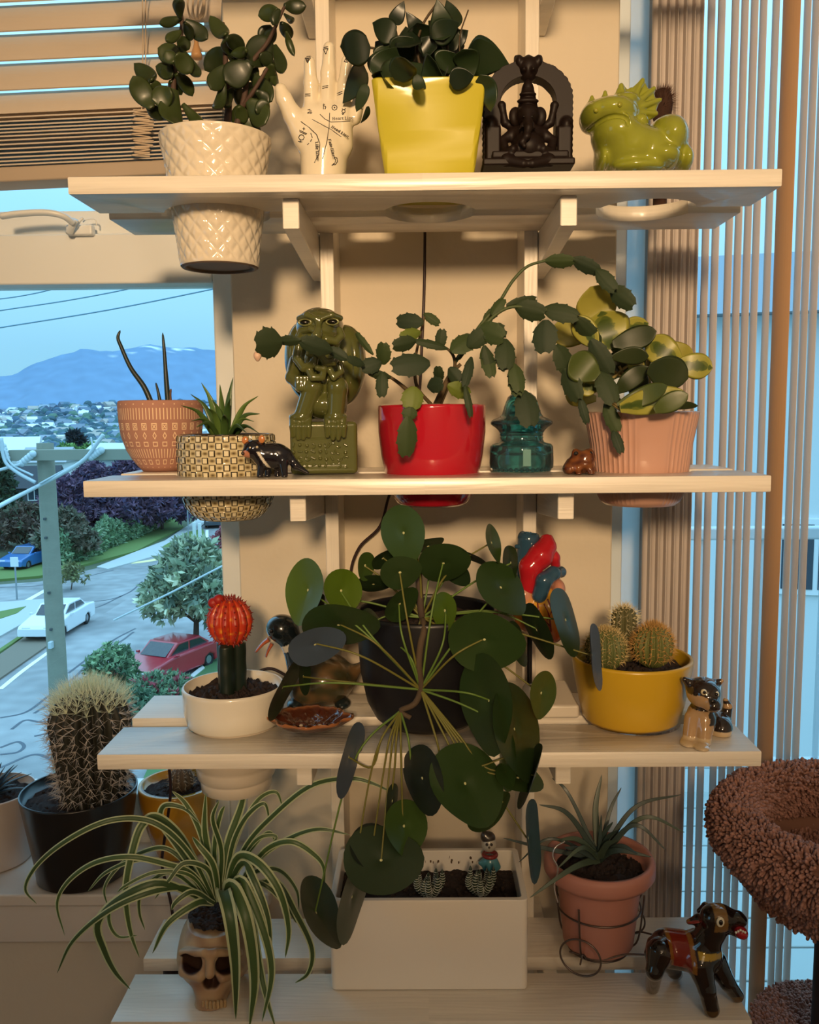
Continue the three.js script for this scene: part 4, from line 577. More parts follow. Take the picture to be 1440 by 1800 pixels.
{ // 3: terracotta pot with the last leaves of a cylindrical snake plant
  const D = 1.175, c = onY(287, SH[2], D), t = thing('potted_snake_plant', 'three thin cylindrical leaves in an etched terracotta bowl pot', 'potted plant', V(c.x, SH[2], c.z)), clay = '#b28270', pale = '#f2d3ad';
  const rows = [[706, 72], [714, 73], [740, 72], [765, 69], [790, 61], [806, 52], [818, 43], [827, 34]], p = potProfile(c.x, D, rows, 0.004, 0.8); p.out[7][1] = SH[2] + 0.0005; p.pts = [[0, SH[2] + 0.0005], ...p.out.slice().reverse(), [p.out[0][0] - 0.002, p.top + 0.001], ...p.ins.slice().reverse(), [0, p.ins[0][1]]];
  const W = 2048, H = 512, tex = canvasTex(W, H, (g) => {   // etched bands, v runs from foot (0) to rim (1)
    g.fillStyle = clay; g.fillRect(0, 0, W, H); g.strokeStyle = g.fillStyle = pale; g.lineWidth = 6; const N = 26, cw = W / N, Y = (f) => f * H;
    for (let i = 0; i < N; i++) { const X = (i + 0.5) * cw; g.beginPath(); g.arc(X, Y(0.045), 5, 0, 7); g.fill();
      for (let k = 0; k < 3; k++) g.fillRect(i * cw + k * cw / 3 + 6, Y(0.10), 7, Y(0.16));
      g.strokeRect(X - 18, Y(0.315), 36, Y(0.085)); g.beginPath(); g.moveTo(X - 11, Y(0.33)); g.lineTo(X, Y(0.357)); g.lineTo(X + 11, Y(0.33)); g.moveTo(X - 11, Y(0.385)); g.lineTo(X, Y(0.357)); g.lineTo(X + 11, Y(0.385)); g.stroke();
      g.beginPath(); g.moveTo(X, Y(0.44)); g.lineTo(X + 13, Y(0.485)); g.lineTo(X, Y(0.53)); g.lineTo(X - 13, Y(0.485)); g.closePath(); g.stroke();
      g.strokeRect(X - 17, Y(0.575), 34, Y(0.055));
      for (let k = 0; k < 3; k++) g.fillRect(i * cw + k * cw / 3 + 6, Y(0.67), 7, Y(0.13));
      g.strokeRect(X - 16, Y(0.83), 32, Y(0.06)); g.beginPath(); g.arc(X, Y(0.94), 5, 0, 7); g.fill(); }
  });
  const g = turned(p.pts, V(c.x, 0, c.z), 96), pp = g.attributes.position, uv = g.attributes.uv; for (let i = 0; i < uv.count; i++) uv.setY(i, (pp.getY(i) - p.bot) / (p.top - p.bot)); tex.wrapT = THREE.ClampToEdgeWrapping;
  part(t, 'pot', g, std('#ffffff', 0.85, { map: tex })); soil(t, c.x, p.top - 0.012, c.z, p.out[0][0] - 0.006, 9);
  const C = crop(0, 450, 3), m = fleshy('#1c2c2c', 0.5), lf = (pts, w, mat = m) => part(t, 'leaf', sweep(pts.map(([a, b]) => at(...C(a, b), D)), (s) => w * Math.pow(1 - s, 0.4) * (0.75 + 0.3 * Math.sin(s * 9) * 0.15) + 0.0004, 24, 9), mat);
  lf([[805, 790], [760, 690], [690, 590], [640, 480], [622, 430], [634, 392]], 0.0044); lf([[888, 790], [876, 640], [868, 520], [858, 405]], 0.0042); lf([[848, 790], [835, 720], [822, 668]], 0.0028); lf([[900, 790], [898, 730], [902, 700]], 0.0024, std('#6a5142', 0.8));
}
{ // 4: rosette in the checker pot
  const x = HX[0] + 0.001, D = DC, t = thing('potted_agave', 'small spiky green rosette in a black and cream checkered pot', 'potted plant', V(x, yAt(910, D, 384), 1 - D));
  const rows = [[764, 83], [770, 84], [800, 84.5], [838, 83], [868, 80], [888, 73], [902, 63], [910, 52]], p = potProfile(x, D, rows, 0.004, 0.8), NR = 44, NV = 13;
  const chk = (s, tt) => { const a = s * NR, b = (1 - tt) * NV, i = Math.floor(a), j = Math.floor(b), fx = a - i - 0.5, fy = b - j - 0.5, m = Math.max(Math.abs(fx), Math.abs(fy)); return (i + j) % 2 ? 0.0012 * sst(0.5, 0.36, m) : -0.0004; };
  const tex = canvasTex(2048, 1024, (g, W, H) => { const cw = W / NR, ch = H / NV; for (let i = 0; i < NR; i++) for (let j = 0; j < NV; j++) { const X = i * cw, Y = j * ch, odd = (i + j) % 2; g.fillStyle = '#cdbf98'; g.fillRect(X, Y, cw + 1, ch + 1); if (odd) { g.strokeStyle = '#2c2519'; g.lineWidth = 7; g.strokeRect(X + 5, Y + 8, cw - 10, ch - 16); g.fillStyle = '#e4d8b4'; g.fillRect(X + 10, Y + 14, cw - 20, ch - 28); } else { const q = g.createRadialGradient(X + cw / 2, Y + ch / 2, 2, X + cw / 2, Y + ch / 2, cw * 0.55); q.addColorStop(0, '#5a4c34'); q.addColorStop(0.55, '#a4946c'); q.addColorStop(1, '#cdbf98'); g.fillStyle = q; g.fillRect(X, Y, cw + 1, ch + 1); } } });
  part(t, 'pot', relief(x, 1 - D, along(p.out.slice().reverse()), 44 * 10, 13 * 9, chk), glaze('#ffffff', 0.14, { map: tex }));
  part(t, 'pot_lining', turned([[p.out[0][0] + 0.0004, p.top - 0.001], [p.out[0][0] - 0.001, p.top + 0.001], ...p.ins.slice().reverse(), [0, p.ins[0][1]]], V(x, 0, 1 - D), 72), glaze('#4a3f34', 0.2)); part(t, 'pot_foot', turned([[0, p.bot], [p.out[7][0], p.bot], [p.out[7][0] - 0.001, p.bot - 0.001], [0, p.bot - 0.001]], V(x, 0, 1 - D), 64), std('#b9a987', 0.8)); soil(t, x, p.top - 0.012, 1 - D, p.out[0][0] - 0.006, 12);
  const C = crop(0, 450, 3), mats = [fleshy('#4a6632'), fleshy('#3c582c'), fleshy('#5a7636')];
  const R = [[1140, 960, 955, 788, 44, 1.06], [1150, 950, 1005, 728, 46, 1.1], [1160, 940, 1062, 668, 52, 1.1], [1178, 940, 1160, 678, 48, 1.12], [1195, 940, 1230, 640, 54, 1.1], [1215, 950, 1362, 738, 44, 1.09], [1220, 955, 1370, 832, 46, 1.05], [1220, 960, 1368, 935, 44, 1.03], [1150, 960, 1008, 870, 46, 1.04], [1160, 965, 1035, 902, 40, 1.03], [1205, 965, 1300, 932, 42, 1.02], [1215, 955, 1340, 872, 44, 1.06], [1180, 950, 1120, 760, 50, 1.08], [1190, 950, 1215, 750, 56, 1.07], [1170, 960, 1090, 800, 48, 1.05], [1185, 965, 1180, 840, 52, 1.05]];
  R.forEach((q, i) => { const a = at(...C(q[0], q[1]), 1.1), b = at(...C(q[2], q[3]), q[5]), mid = a.clone().lerp(b, 0.5).add(V(0, 0.012, 0)); const side = b.clone().sub(a).cross(viewDir(a)).normalize().applyAxisAngle(b.clone().sub(a).normalize(), i % 2 ? 0.5 : -0.5); part(t, 'leaf', sweep([a, mid, b], (s) => [q[4] / 3 * 0.00071 / 2 * POINTED(s) + 0.0002, 0.0028 * (1 - s) + 0.0002, 0.1], 16, 10, { side }), mats[i % 3]); });
}
// flat toothed segments of a holiday cactus
function segment(a, b, w, roll) {
  const d = b.clone().sub(a), L = d.length(), nr = 26, nc = 8, P = [], I = [], U = [];
  // half width along the segment: narrow neck, full middle, a few hooked teeth, two horns at the end
  const key = [[0, 0.1], [0.08, 0.2], [0.22, 0.36], [0.32, 0.42], [0.36, 0.5], [0.38, 0.41], [0.5, 0.45], [0.6, 0.46], [0.65, 0.53], [0.67, 0.42], [0.78, 0.39], [0.86, 0.35], [0.89, 0.41], [0.91, 0.3], [0.97, 0.22], [1, 0.14]], hw = (t) => { for (let k = 0; k + 1 < key.length; k++) if (t <= key[k + 1][0]) return lerp(key[k][1], key[k + 1][1], (t - key[k][0]) / (key[k + 1][0] - key[k][0])); return 0.4; };
  for (const s of [1, -1]) for (let j = 0; j <= nr; j++) for (let i = 0; i <= nc; i++) { const t = j / nr, q = i / nc * 2 - 1, x = q * hw(clamp(t + (q < 0 ? 0.02 : 0))) * w, y = (t + 0.07 * sst(0.8, 1, t) * (Math.abs(q) ** 3 - 0.4)) * L, z = 0.16 * L * t * (1 - t) + 0.22 * w * (0.25 - (x / w) ** 2) + 0.0008 * Math.exp(-q * q * 40) + s * 0.0009 * (1 - q ** 4); P.push(x, y, z); U.push(q, t); }
  const o = (nr + 1) * (nc + 1); for (let j = 0; j < nr; j++) for (let i = 0; i < nc; i++) { const A = j * (nc + 1) + i, B = A + nc + 1; I.push(A, A + 1, B, A + 1, B + 1, B); I.push(o + A, o + B, o + A + 1, o + A + 1, o + B, o + B + 1); }
  const g = new THREE.BufferGeometry(); g.setAttribute('position', new THREE.Float32BufferAttribute(P, 3)); g.setAttribute('uv', new THREE.Float32BufferAttribute(U, 2)); g.setIndex(I); g.computeVertexNormals();
  const Y = d.clone().normalize(), Z = viewDir(a).negate(); Z.addScaledVector(Y, -Z.dot(Y)).normalize().applyAxisAngle(Y, roll); const X = Y.clone().cross(Z);
  return g.applyMatrix4(new THREE.Matrix4().makeBasis(X, Y, Z).setPosition(a));
}
{ // 5: holiday cactus in the red pot
  const x = HX[1] + 0.001, D = DC, t = thing('potted_holiday_cactus', 'trailing jagged-leaved holiday cactus in a glossy red pot', 'potted plant', V(x, yAt(887, D), 1 - D));
  const p = pots(t, 'pot', x, D, [[713, 94], [717, 94.5], [760, 94], [800, 89], [836, 82], [870, 70], [882, 63], [887, 54]], 0.005, glaze('#b51c2c', 0.12), 96, 0.8); soil(t, x, p.top - 0.012, 1 - D, p.out[0][0] - 0.007, 15);
  const A = crop(440, 450, 3), B = crop(840, 430, 2.4), green = [leafMat('#293a1a', 0.6, 0.12, { clearcoat: 0 }), leafMat('#37491f', 0.6, 0.14, { clearcoat: 0 }), leafMat('#25361e', 0.6, 0.1, { clearcoat: 0 }), leafMat('#6c7d28', 0.5, 0.25, { clearcoat: 0 })], wood = std('#5b4a30', 0.8), r = rng(66);
  const st = (C, pts, r0, D0) => part(t, 'stem', sweep(pts.map(([a, b], i) => at(...C(a, b), D0 + (D - D0) * (i === 0 ? 1 : 0.3))), (s) => r0 * (1 - 0.55 * s), 20, 8), wood);
  st(A, [[900, 790], [820, 700], [740, 640], [640, 590]], 0.003, 1.06); st(A, [[980, 790], [1010, 720], [1060, 620], [1110, 570]], 0.0048, 1.08); st(A, [[960, 790], [880, 690], [870, 560], [900, 400], [920, 320]], 0.0026, 1.09); st(A, [[1000, 790], [1080, 560], [1040, 490], [870, 450]], 0.0026, 1.08);
  part(t, 'stem', sweep([at(...A(1080, 560), 1.09), at(...B(20, 330), 1.07), at(...B(80, 260), 1.07), at(...B(150, 150), 1.07), at(...B(210, 92), 1.07), at(...B(290, 66), 1.07)], (s) => 0.0026 - 0.001 * s, 40, 8), std('#46542e', 0.6));
  part(t, 'stem', sweep([at(...A(1100, 540), 1.08), at(...B(20, 350), 1.05), at(...B(90, 285), 1.05), at(...B(150, 262), 1.05), at(...B(290, 275), 1.05)], (s) => 0.0026 - 0.001 * s, 30, 8), std('#46542e', 0.6));
  const seg = (C, L, D0) => L.forEach((q) => { const dd = (q[5] ?? D0) + 0.012 * (r() - 0.5), a = at(...C(q[0], q[1]), dd), b = at(...C(q[2], q[3]), dd + 0.03 * (r() - 0.6)); part(t, 'leaf_segment', segment(a, b, q[4] / C.s * 0.00071, (r() - 0.5) * 0.9), green[q[6] ?? Math.floor(r() * 3)]); });
  seg(A, [[430, 500, 265, 445, 95, 1.01], [270, 440, 155, 447, 62, 1.0], [165, 445, 25, 465, 175, 0.99], [520, 545, 420, 490, 60, 1.02], [690, 560, 585, 595, 90, 1.04], [600, 575, 510, 540, 50, 1.03], [705, 570, 705, 455, 90, 1.06], [695, 615, 695, 745, 70, 1.05], [870, 445, 750, 475, 90, 1.06], [915, 350, 775, 345, 95, 1.07], [895, 400, 790, 430, 70, 1.07, 3], [915, 305, 998, 360, 56, 1.1], [1000, 490, 1012, 385, 66, 1.07], [1040, 490, 870, 450, 50, 1.07], [945, 565, 745, 590, 130, 1.04], [860, 690, 850, 810, 120, 1.03, 3], [845, 795, 835, 860, 85, 1.015], [828, 845, 820, 1055, 112, 1.003], [740, 640, 620, 610, 55, 1.06], [1000, 660, 990, 580, 60, 1.06], [1050, 590, 1110, 665, 80, 1.07, 2], [1040, 680, 1155, 730, 90, 1.05, 3], [1165, 535, 1130, 690, 56, 1.04], [1130, 685, 1165, 850, 40, 1.02], [1060, 510, 1180, 430, 115, 1.06], [1150, 480, 1250, 390, 100, 1.06], [1230, 430, 1345, 385, 110, 1.05], [1230, 480, 1275, 640, 80, 1.05], [1330, 450, 1355, 605, 112, 1.05], [1385, 570, 1420, 720, 90, 1.04], [1230, 350, 1310, 270, 60, 1.07], [940, 690, 1020, 670, 90, 1.06, 2], [650, 520, 560, 405, 40, 1.06]], 1.06);
  seg(B, [[285, 68, 405, 66, 66], [398, 58, 515, 112, 70], [500, 108, 582, 195, 68], [562, 182, 660, 260, 88], [120, 255, 245, 228, 52], [160, 262, 285, 290, 92], [275, 275, 425, 305, 82], [410, 300, 512, 415, 82], [478, 400, 562, 545, 90], [510, 540, 575, 672, 92], [538, 668, 592, 790, 66], [570, 782, 608, 880, 46], [285, 320, 285, 458, 110], [325, 425, 388, 545, 92], [368, 525, 430, 655, 92], [430, 645, 462, 755, 40], [10, 350, 112, 395, 96], [25, 425, 62, 555, 50], [112, 400, 118, 528, 88], [150, 508, 172, 640, 72], [188, 618, 222, 770, 108], [60, 300, 110, 230, 50]], 1.05);
  part(t, 'flower_bud', sweep([at(...A(42, 500), 0.99), at(...A(38, 525), 0.988), at(...A(40, 556), 0.988)], (s) => 0.0012 + 0.0035 * Math.sin(Math.PI * clamp(s)), 10, 9), phys('#d8b59c', 0.5));
}
{ // 6: variegated peperomia in the pink fluted pot
  const x = HX[2], D = DC, t = thing('potted_peperomia', 'broad variegated yellow-green leaves in a fluted pink pot', 'potted plant', V(x, yAt(886, D, 1110), 1 - D));
  const rows = [[725, 98], [729, 98], [780, 88], [836, 81], [868, 74], [880, 68], [886, 60]], p = potProfile(x, D, rows, 0.005, 0.8), NF = 56;
  part(t, 'pot', join([relief(x, 1 - D, along(p.out.slice().reverse()), NF * 8, 40, (s, tt) => { const th = ((s + 0.5) % 1 - 0.5) * 360, flat = sst(24, 14, Math.abs(th)); return -0.0016 * Math.pow(Math.abs(Math.sin(Math.PI * s * NF)), 0.6) * (1 - flat) * sst(0, 0.03, 1 - tt) * sst(0.02, 0.12, tt); }), turned([p.out[0], [p.out[0][0] - 0.002, p.top + 0.0012], ...p.ins.slice().reverse(), [0, p.ins[0][1]]], V(x, 0, 1 - D), 72), turned([[0, p.bot], [p.out[6][0], p.bot]], V(x, 0, 1 - D), 64)]), glaze('#c99c88', 0.28));
  soil(t, x, p.top - 0.01, 1 - D, p.out[0][0] - 0.007, 18);
  const vari = (seed, base, light) => canvasTex(128, 128, (g, W, H) => { const r = rng(seed); g.fillStyle = light; g.fillRect(0, 0, W, H); for (const f of [0, 0.5, 1]) { for (let k = 0; k < 26; k++) { g.fillStyle = base; g.globalAlpha = 0.55; const yy = r() * H, w = 5 + r() * 13; g.beginPath(); g.ellipse(f * W + (r() - 0.5) * 6 + W * 0.25, yy, w * 0.55, 4 + r() * 20, 0, 0, 7); g.fill(); } } g.globalAlpha = 1; });
  const B = crop(840, 430, 2.4), mats = [leafMat('#ffffff', 0.32, 0.3, { map: vari(1, '#5a6e22', '#b9b548') }), leafMat('#ffffff', 0.32, 0.25, { map: vari(2, '#46591f', '#a8a645') }), leafMat('#2c3817', 0.36, 0.12), leafMat('#b0aa48', 0.35, 0.35), leafMat('#4c5a23', 0.36, 0.2)];
  const st = rng(31); for (let i = 0; i < 9; i++) part(t, 'stem', sweep([V(x + (st() - 0.5) * 0.03, p.top - 0.012, 1 - D + (st() - 0.5) * 0.03), at(...B(520 + st() * 220, 620), D), at(...B(470 + 300 * st(), 440 + 100 * st()), D)], () => 0.002, 12, 7), std('#8a7a48', 0.6));
  leaves(t, [[545, 330, 475, 178, 150, 1.09, 3], [565, 440, 520, 280, 170, 1.075, 0], [500, 430, 405, 305, 88, 1.06, 1], [450, 400, 318, 345, 105, 1.14, 3], [570, 420, 755, 365, 84, 1.05, 2], [590, 400, 720, 330, 90, 1.12, 1], [855, 500, 715, 400, 110, 1.07, 1], [760, 420, 910, 460, 56, 1.11, 3], [840, 500, 992, 520, 92, 1.07, 1], [720, 520, 888, 565, 122, 1.03, 2], [570, 475, 722, 470, 66, 1.05, 2], [630, 490, 705, 520, 60, 1.07, 3], [585, 620, 722, 515, 70, 1.04, 2], [505, 560, 395, 470, 120, 1.04, 4], [505, 610, 435, 590, 70, 1.05, 1], [590, 680, 800, 595, 70, 1.02, 4], [600, 690, 885, 630, 96, 1.01, 1], [745, 700, 888, 630, 70, 1.0, 4], [770, 695, 930, 680, 30, 1.03, 2], [500, 650, 370, 640, 62, 1.12, 3], [560, 560, 640, 450, 90, 1.1, 2], [640, 600, 720, 600, 110, 1.08, 2], [500, 520, 560, 480, 70, 1.1, 2], [660, 560, 760, 470, 80, 1.12, 4], [640, 420, 560, 440, 80, 1.13, 4]], B, mats, 0.0013, { D: 1.08, jit: 0.02, jit2: 0.03, shape: OBOVATE, roll: 0.7, wide: 1.22, bend: 0.14, fold: 0.08 });
}
{ // 7: grafted moon cactus in the white pot
  const x = HX[0], D = DC, c = V(x, 0, 1 - D), t = thing('potted_moon_cactus', 'red grafted moon cactus in a round white pot', 'potted plant', V(x, yAt(1384, D, 400), 1 - D));
  const yF = SH[3] + 0.0006, R = 0.0655, rim = yAt(1203, D, 398), b0 = yAt(1384, D, 400), white = glaze('#e9e2d2', 0.2);
  part(t, 'pot', turned([[0, yF], [R - 0.012, yF], [R - 0.005, yF + 0.002], [R - 0.001, yF + 0.02], [R, yF + 0.045], [R + 0.0005, rim - 0.002], [R - 0.0015, rim + 0.001], [R - 0.004, rim], [R - 0.0045, rim - 0.02], [0, rim - 0.02]], c, 96), white);
  const steps = [[0.0545, yF]]; for (let i = 0; i < 4; i++) { const f = (i + 1) / 4, y = lerp(SH[3] - TH + 0.001, b0, f), r = lerp(0.0545, 0.039, f * f); const ra = lerp(0.0545, 0.039, (i / 4) ** 2); steps.push([ra + 0.001, lerp(y, SH[3] - TH, 0.02) + (SH[3] - TH - b0) / 4 * 0.82], [ra - 0.0005, y + 0.0022], [r - 0.0016, y]); } steps.push([0.03, b0 - 0.0006], [0, b0 - 0.0006]);
  part(t, 'pot_base', turned(steps.reverse(), c, 72), glaze('#d8cbb8', 0.3), 'stepped cream lower end below the plank');
  soil(t, x, rim - 0.013, 1 - D, R - 0.006, 22, 0.006);
  const sy0 = rim - 0.015, sy1 = yAt(1128, D, 408), sx = xAt(406, sy0, D), bx = xAt(404, yAt(1090, D), D), dark = fleshy('#18241a');
  { const P = [], I = [], n = 30; for (let j = 0; j <= n; j++) { const f = j / n, y = lerp(sy0, sy1, f), rr = lerp(0.021, 0.0215, f) * (1 + 0.012 * Math.sin(f * 17)) * (j === n ? 0.6 : 1); for (let i = 0; i < 36; i++) { const a = i / 36 * 2 * Math.PI, k = 0.52 + 0.48 * Math.pow(Math.abs(Math.cos(1.5 * a + 0.5)), 1.6); P.push(sx + rr * k * Math.cos(a), y, c.z + rr * k * Math.sin(a)); } } for (let j = 0; j < n; j++) for (let i = 0; i < 36; i++) { const a = j * 36 + i, b = j * 36 + (i + 1) % 36; I.push(a, a + 36, b, b, a + 36, b + 36); } const g = new THREE.BufferGeometry(); g.setAttribute('position', new THREE.Float32BufferAttribute(P, 3)); g.setIndex(I); g.computeVertexNormals(); part(t, 'stem', g, dark); }
  const bc = V(bx, yAt(1090, D), c.z), rx = 0.0285, ry = 0.033, NRib = 13, red = (P) => P, cols = [], pos = [], idx = [], seg = NRib * 10, rw = 44, cc = new THREE.Color();
  for (let j = 0; j <= rw; j++) for (let i = 0; i <= seg; i++) { const ph = j / rw * Math.PI, th = i / seg * 2 * Math.PI, rib = Math.pow(Math.abs(Math.cos(th * NRib / 2)), 0.7), k = 0.8 + 0.2 * rib * Math.sin(ph) + 0.03 * Math.pow(Math.abs(Math.sin(ph * 9)), 3) * rib; pos.push(bc.x + rx * k * Math.sin(ph) * Math.sin(th) * 1.03, bc.y + ry * Math.cos(ph) * (1 - 0.15 * Math.exp(-ph * ph * 9)), bc.z + rx * k * Math.sin(ph) * Math.cos(th)); cc.set('#9c1d16').lerp(new THREE.Color('#d94a1a'), clamp(0.6 * (1 - rib) + 0.2)).lerp(new THREE.Color('#e8b23a'), 0.8 * sst(0.22, 0.4, nz3(th * 3, ph * 4, 0, 1.3, 5)) * (1 - rib)); cols.push(cc.r, cc.g, cc.b); }
  for (let j = 0; j < rw; j++) for (let i = 0; i < seg; i++) { const a = j * (seg + 1) + i, b = a + seg + 1; idx.push(a, b, a + 1, a + 1, b, b + 1); }
  const g = new THREE.BufferGeometry(); g.setAttribute('position', new THREE.Float32BufferAttribute(pos, 3)); g.setAttribute('color', new THREE.Float32BufferAttribute(cols, 3)); g.setIndex(idx); g.computeVertexNormals(); const ball = part(t, 'cactus_ball', g, phys('#ffffff', 0.4, { vertexColors: true, clearcoat: 0.3 }), 'ribbed red-orange cactus ball');
  const sp = []; for (let k = 0; k < NRib; k++) for (let j = 1; j < 12; j++) { const th = k / NRib * 2 * Math.PI, ph = j / 12 * Math.PI, s = Math.sin(ph), b = new THREE.ConeGeometry(0.0018, 0.0055, 5); const n = V(s * Math.sin(th), Math.cos(ph), s * Math.cos(th)); b.applyQuaternion(new THREE.Quaternion().setFromUnitVectors(V(0, 1, 0), n)); b.translate(bc.x + n.x * rx * 1.04, bc.y + n.y * ry * 1.03, bc.z + n.z * rx * 1.04); sp.push(b); } const tu = part(ball, 'tubercles', mergeGeometries(sp), std('#8c2a22', 0.5)); tu.userData.kind = 'stuff';
  for (const [dx, dy] of [[-0.019, 0.026], [-0.012, 0.03]]) part(ball, 'offset', new THREE.IcosahedronGeometry(0.007, 2).translate(bc.x + dx, bc.y + dy, bc.z + 0.006), phys('#a02018', 0.5));
}
// a ribbed cactus with its spines
function ribbedCactus(parent, name, c, rx, ry, ribs, color, spine, opt = {}) {
  const seg = ribs * 8, rw = 40, P = [], I = [], prof = opt.prof ?? ((f) => [Math.sin(f * Math.PI), Math.cos(f * Math.PI)]), R = (f, th) => { const rib = Math.pow(Math.abs(Math.cos(th * ribs / 2)), 0.8); return rx * (1 - (opt.depth ?? 0.16) * (1 - rib)); };
  for (let j = 0; j <= rw; j++) for (let i = 0; i <= seg; i++) { const f = j / rw, th = i / seg * 2 * Math.PI, [s, h] = prof(f); P.push(c.x + R(f, th) * s * Math.sin(th), c.y + ry * h, c.z + R(f, th) * s * Math.cos(th)); }
  for (let j = 0; j < rw; j++) for (let i = 0; i < seg; i++) { const a = j * (seg + 1) + i, b = a + seg + 1; I.push(a, b, a + 1, a + 1, b, b + 1); }
  const g = new THREE.BufferGeometry(); g.setAttribute('position', new THREE.Float32BufferAttribute(P, 3)); g.setIndex(I); g.computeVertexNormals(); const body = part(parent, name, g, std(color, 0.6));
  const r = rng(opt.seed ?? 3), S = [], W = [], n = opt.areoles ?? 14, per = opt.per ?? 8, L = opt.len ?? 0.01;
  for (let k = 0; k < ribs; k++) for (let j = 0; j < n; j++) {
    const f = lerp(0.02, opt.to ?? 0.75, (j + 0.5 * (k % 2)) / n), th = k / ribs * 2 * Math.PI, [s, h] = prof(f), p = V(c.x + rx * s * Math.sin(th), c.y + ry * h, c.z + rx * s * Math.cos(th)), e = 0.01, [s2, h2] = prof(Math.min(1, f + e)), nn = V(Math.sin(th) * -(h2 - h) * ry, (s2 - s) * rx, Math.cos(th) * -(h2 - h) * ry).normalize(); if (nn.dot(p.clone().sub(c)) < 0) nn.negate();
    const dense = f < (opt.crown ?? 0) ? 2 : 1;
    for (let q = 0; q < per * dense; q++) { const d = nn.clone().multiplyScalar(0.5 + 0.5 * r()).add(V(r() - 0.5, r() - 0.5, r() - 0.5).multiplyScalar(opt.flare ?? 1.7)).add(V(0, dense > 1 ? 0.5 : 0, 0)).normalize(), e3 = p.clone().addScaledVector(d, (dense > 1 ? 1.35 : 1) * L * (0.6 + 0.7 * r())), sd = d.clone().cross(V(r() - 0.5, r() - 0.5, r() - 0.5)).normalize().multiplyScalar(opt.wid ?? 0.00035), up = d.clone().cross(sd).normalize().multiplyScalar(opt.wid ?? 0.00035); const v = [p.clone().add(sd), p.clone().sub(sd).add(up), p.clone().sub(up), e3]; const T = (a, b, cc) => (dense > 1 ? W : S).push(...v[a].toArray(), ...v[b].toArray(), ...v[cc].toArray()); T(0, 1, 3); T(1, 2, 3); T(2, 0, 3); }
  }
  const mk = (A, col, nm) => { if (!A.length) return; const q = new THREE.BufferGeometry(); q.setAttribute('position', new THREE.Float32BufferAttribute(A, 3)); q.computeVertexNormals(); const m = part(body, nm, q, std(col, 0.6)); m.userData.kind = 'stuff'; };
  mk(S, spine, 'spines'); mk(W, opt.crownColor ?? spine, 'crown_spines'); return body;
}
{ // 8: three little cacti in the mustard round pot
  const D = 1.112, c = onY(1109, SH[3], D), t = thing('potted_cactus_trio', 'three small ribbed cacti in a wide mustard yellow pot', 'potted plant', V(c.x, SH[3], c.z));
  const p = pots(t, 'pot', c.x, D, [[1160, 103], [1164, 104], [1200, 98], [1235, 91], [1262, 84], [1270, 78]], 0.0045, phys('#c9a227', 0.3, { clearcoat: 0.25, clearcoatRoughness: 0.3 }), 96, 0.9); t.children[0].position.y += SH[3] - p.bot + 0.0004; const top = p.top + SH[3] - p.bot;
  soil(t, c.x, top - 0.016, c.z, p.out[0][0] - 0.0065, 28);
  const P = (u, v, d) => at(u, v, d), S = 0.00073; 
  ribbedCactus(t, 'cactus', P(1064, 1142, 1.09), 36 * S, 37 * S, 19, '#5a6234', '#c9b27a', { seed: 5, areoles: 12, per: 5, len: 0.007, flare: 1.5, to: 0.7 });
  ribbedCactus(t, 'cactus', P(1148, 1136, 1.09), 35 * S, 38 * S, 19, '#646a36', '#c49a58', { seed: 6, areoles: 12, per: 6, len: 0.008, flare: 1.5, to: 0.7 });
  ribbedCactus(t, 'cactus', P(1097, 1112, 1.13), 23 * S, 48 * S, 13, '#55532f', '#e6d9b0', { seed: 7, areoles: 10, per: 5, len: 0.009, flare: 1.2, to: 0.7, prof: (f) => { const q = f < 0.3 ? Math.sin(f / 0.3 * Math.PI / 2) : 1; return [q * (f > 0.98 ? 0.9 : 1), f < 0.3 ? 1 - 0.45 * (1 - Math.cos(f / 0.3 * Math.PI / 2)) : 0.55 - 1.55 * (f - 0.3) / 0.7]; } });
}
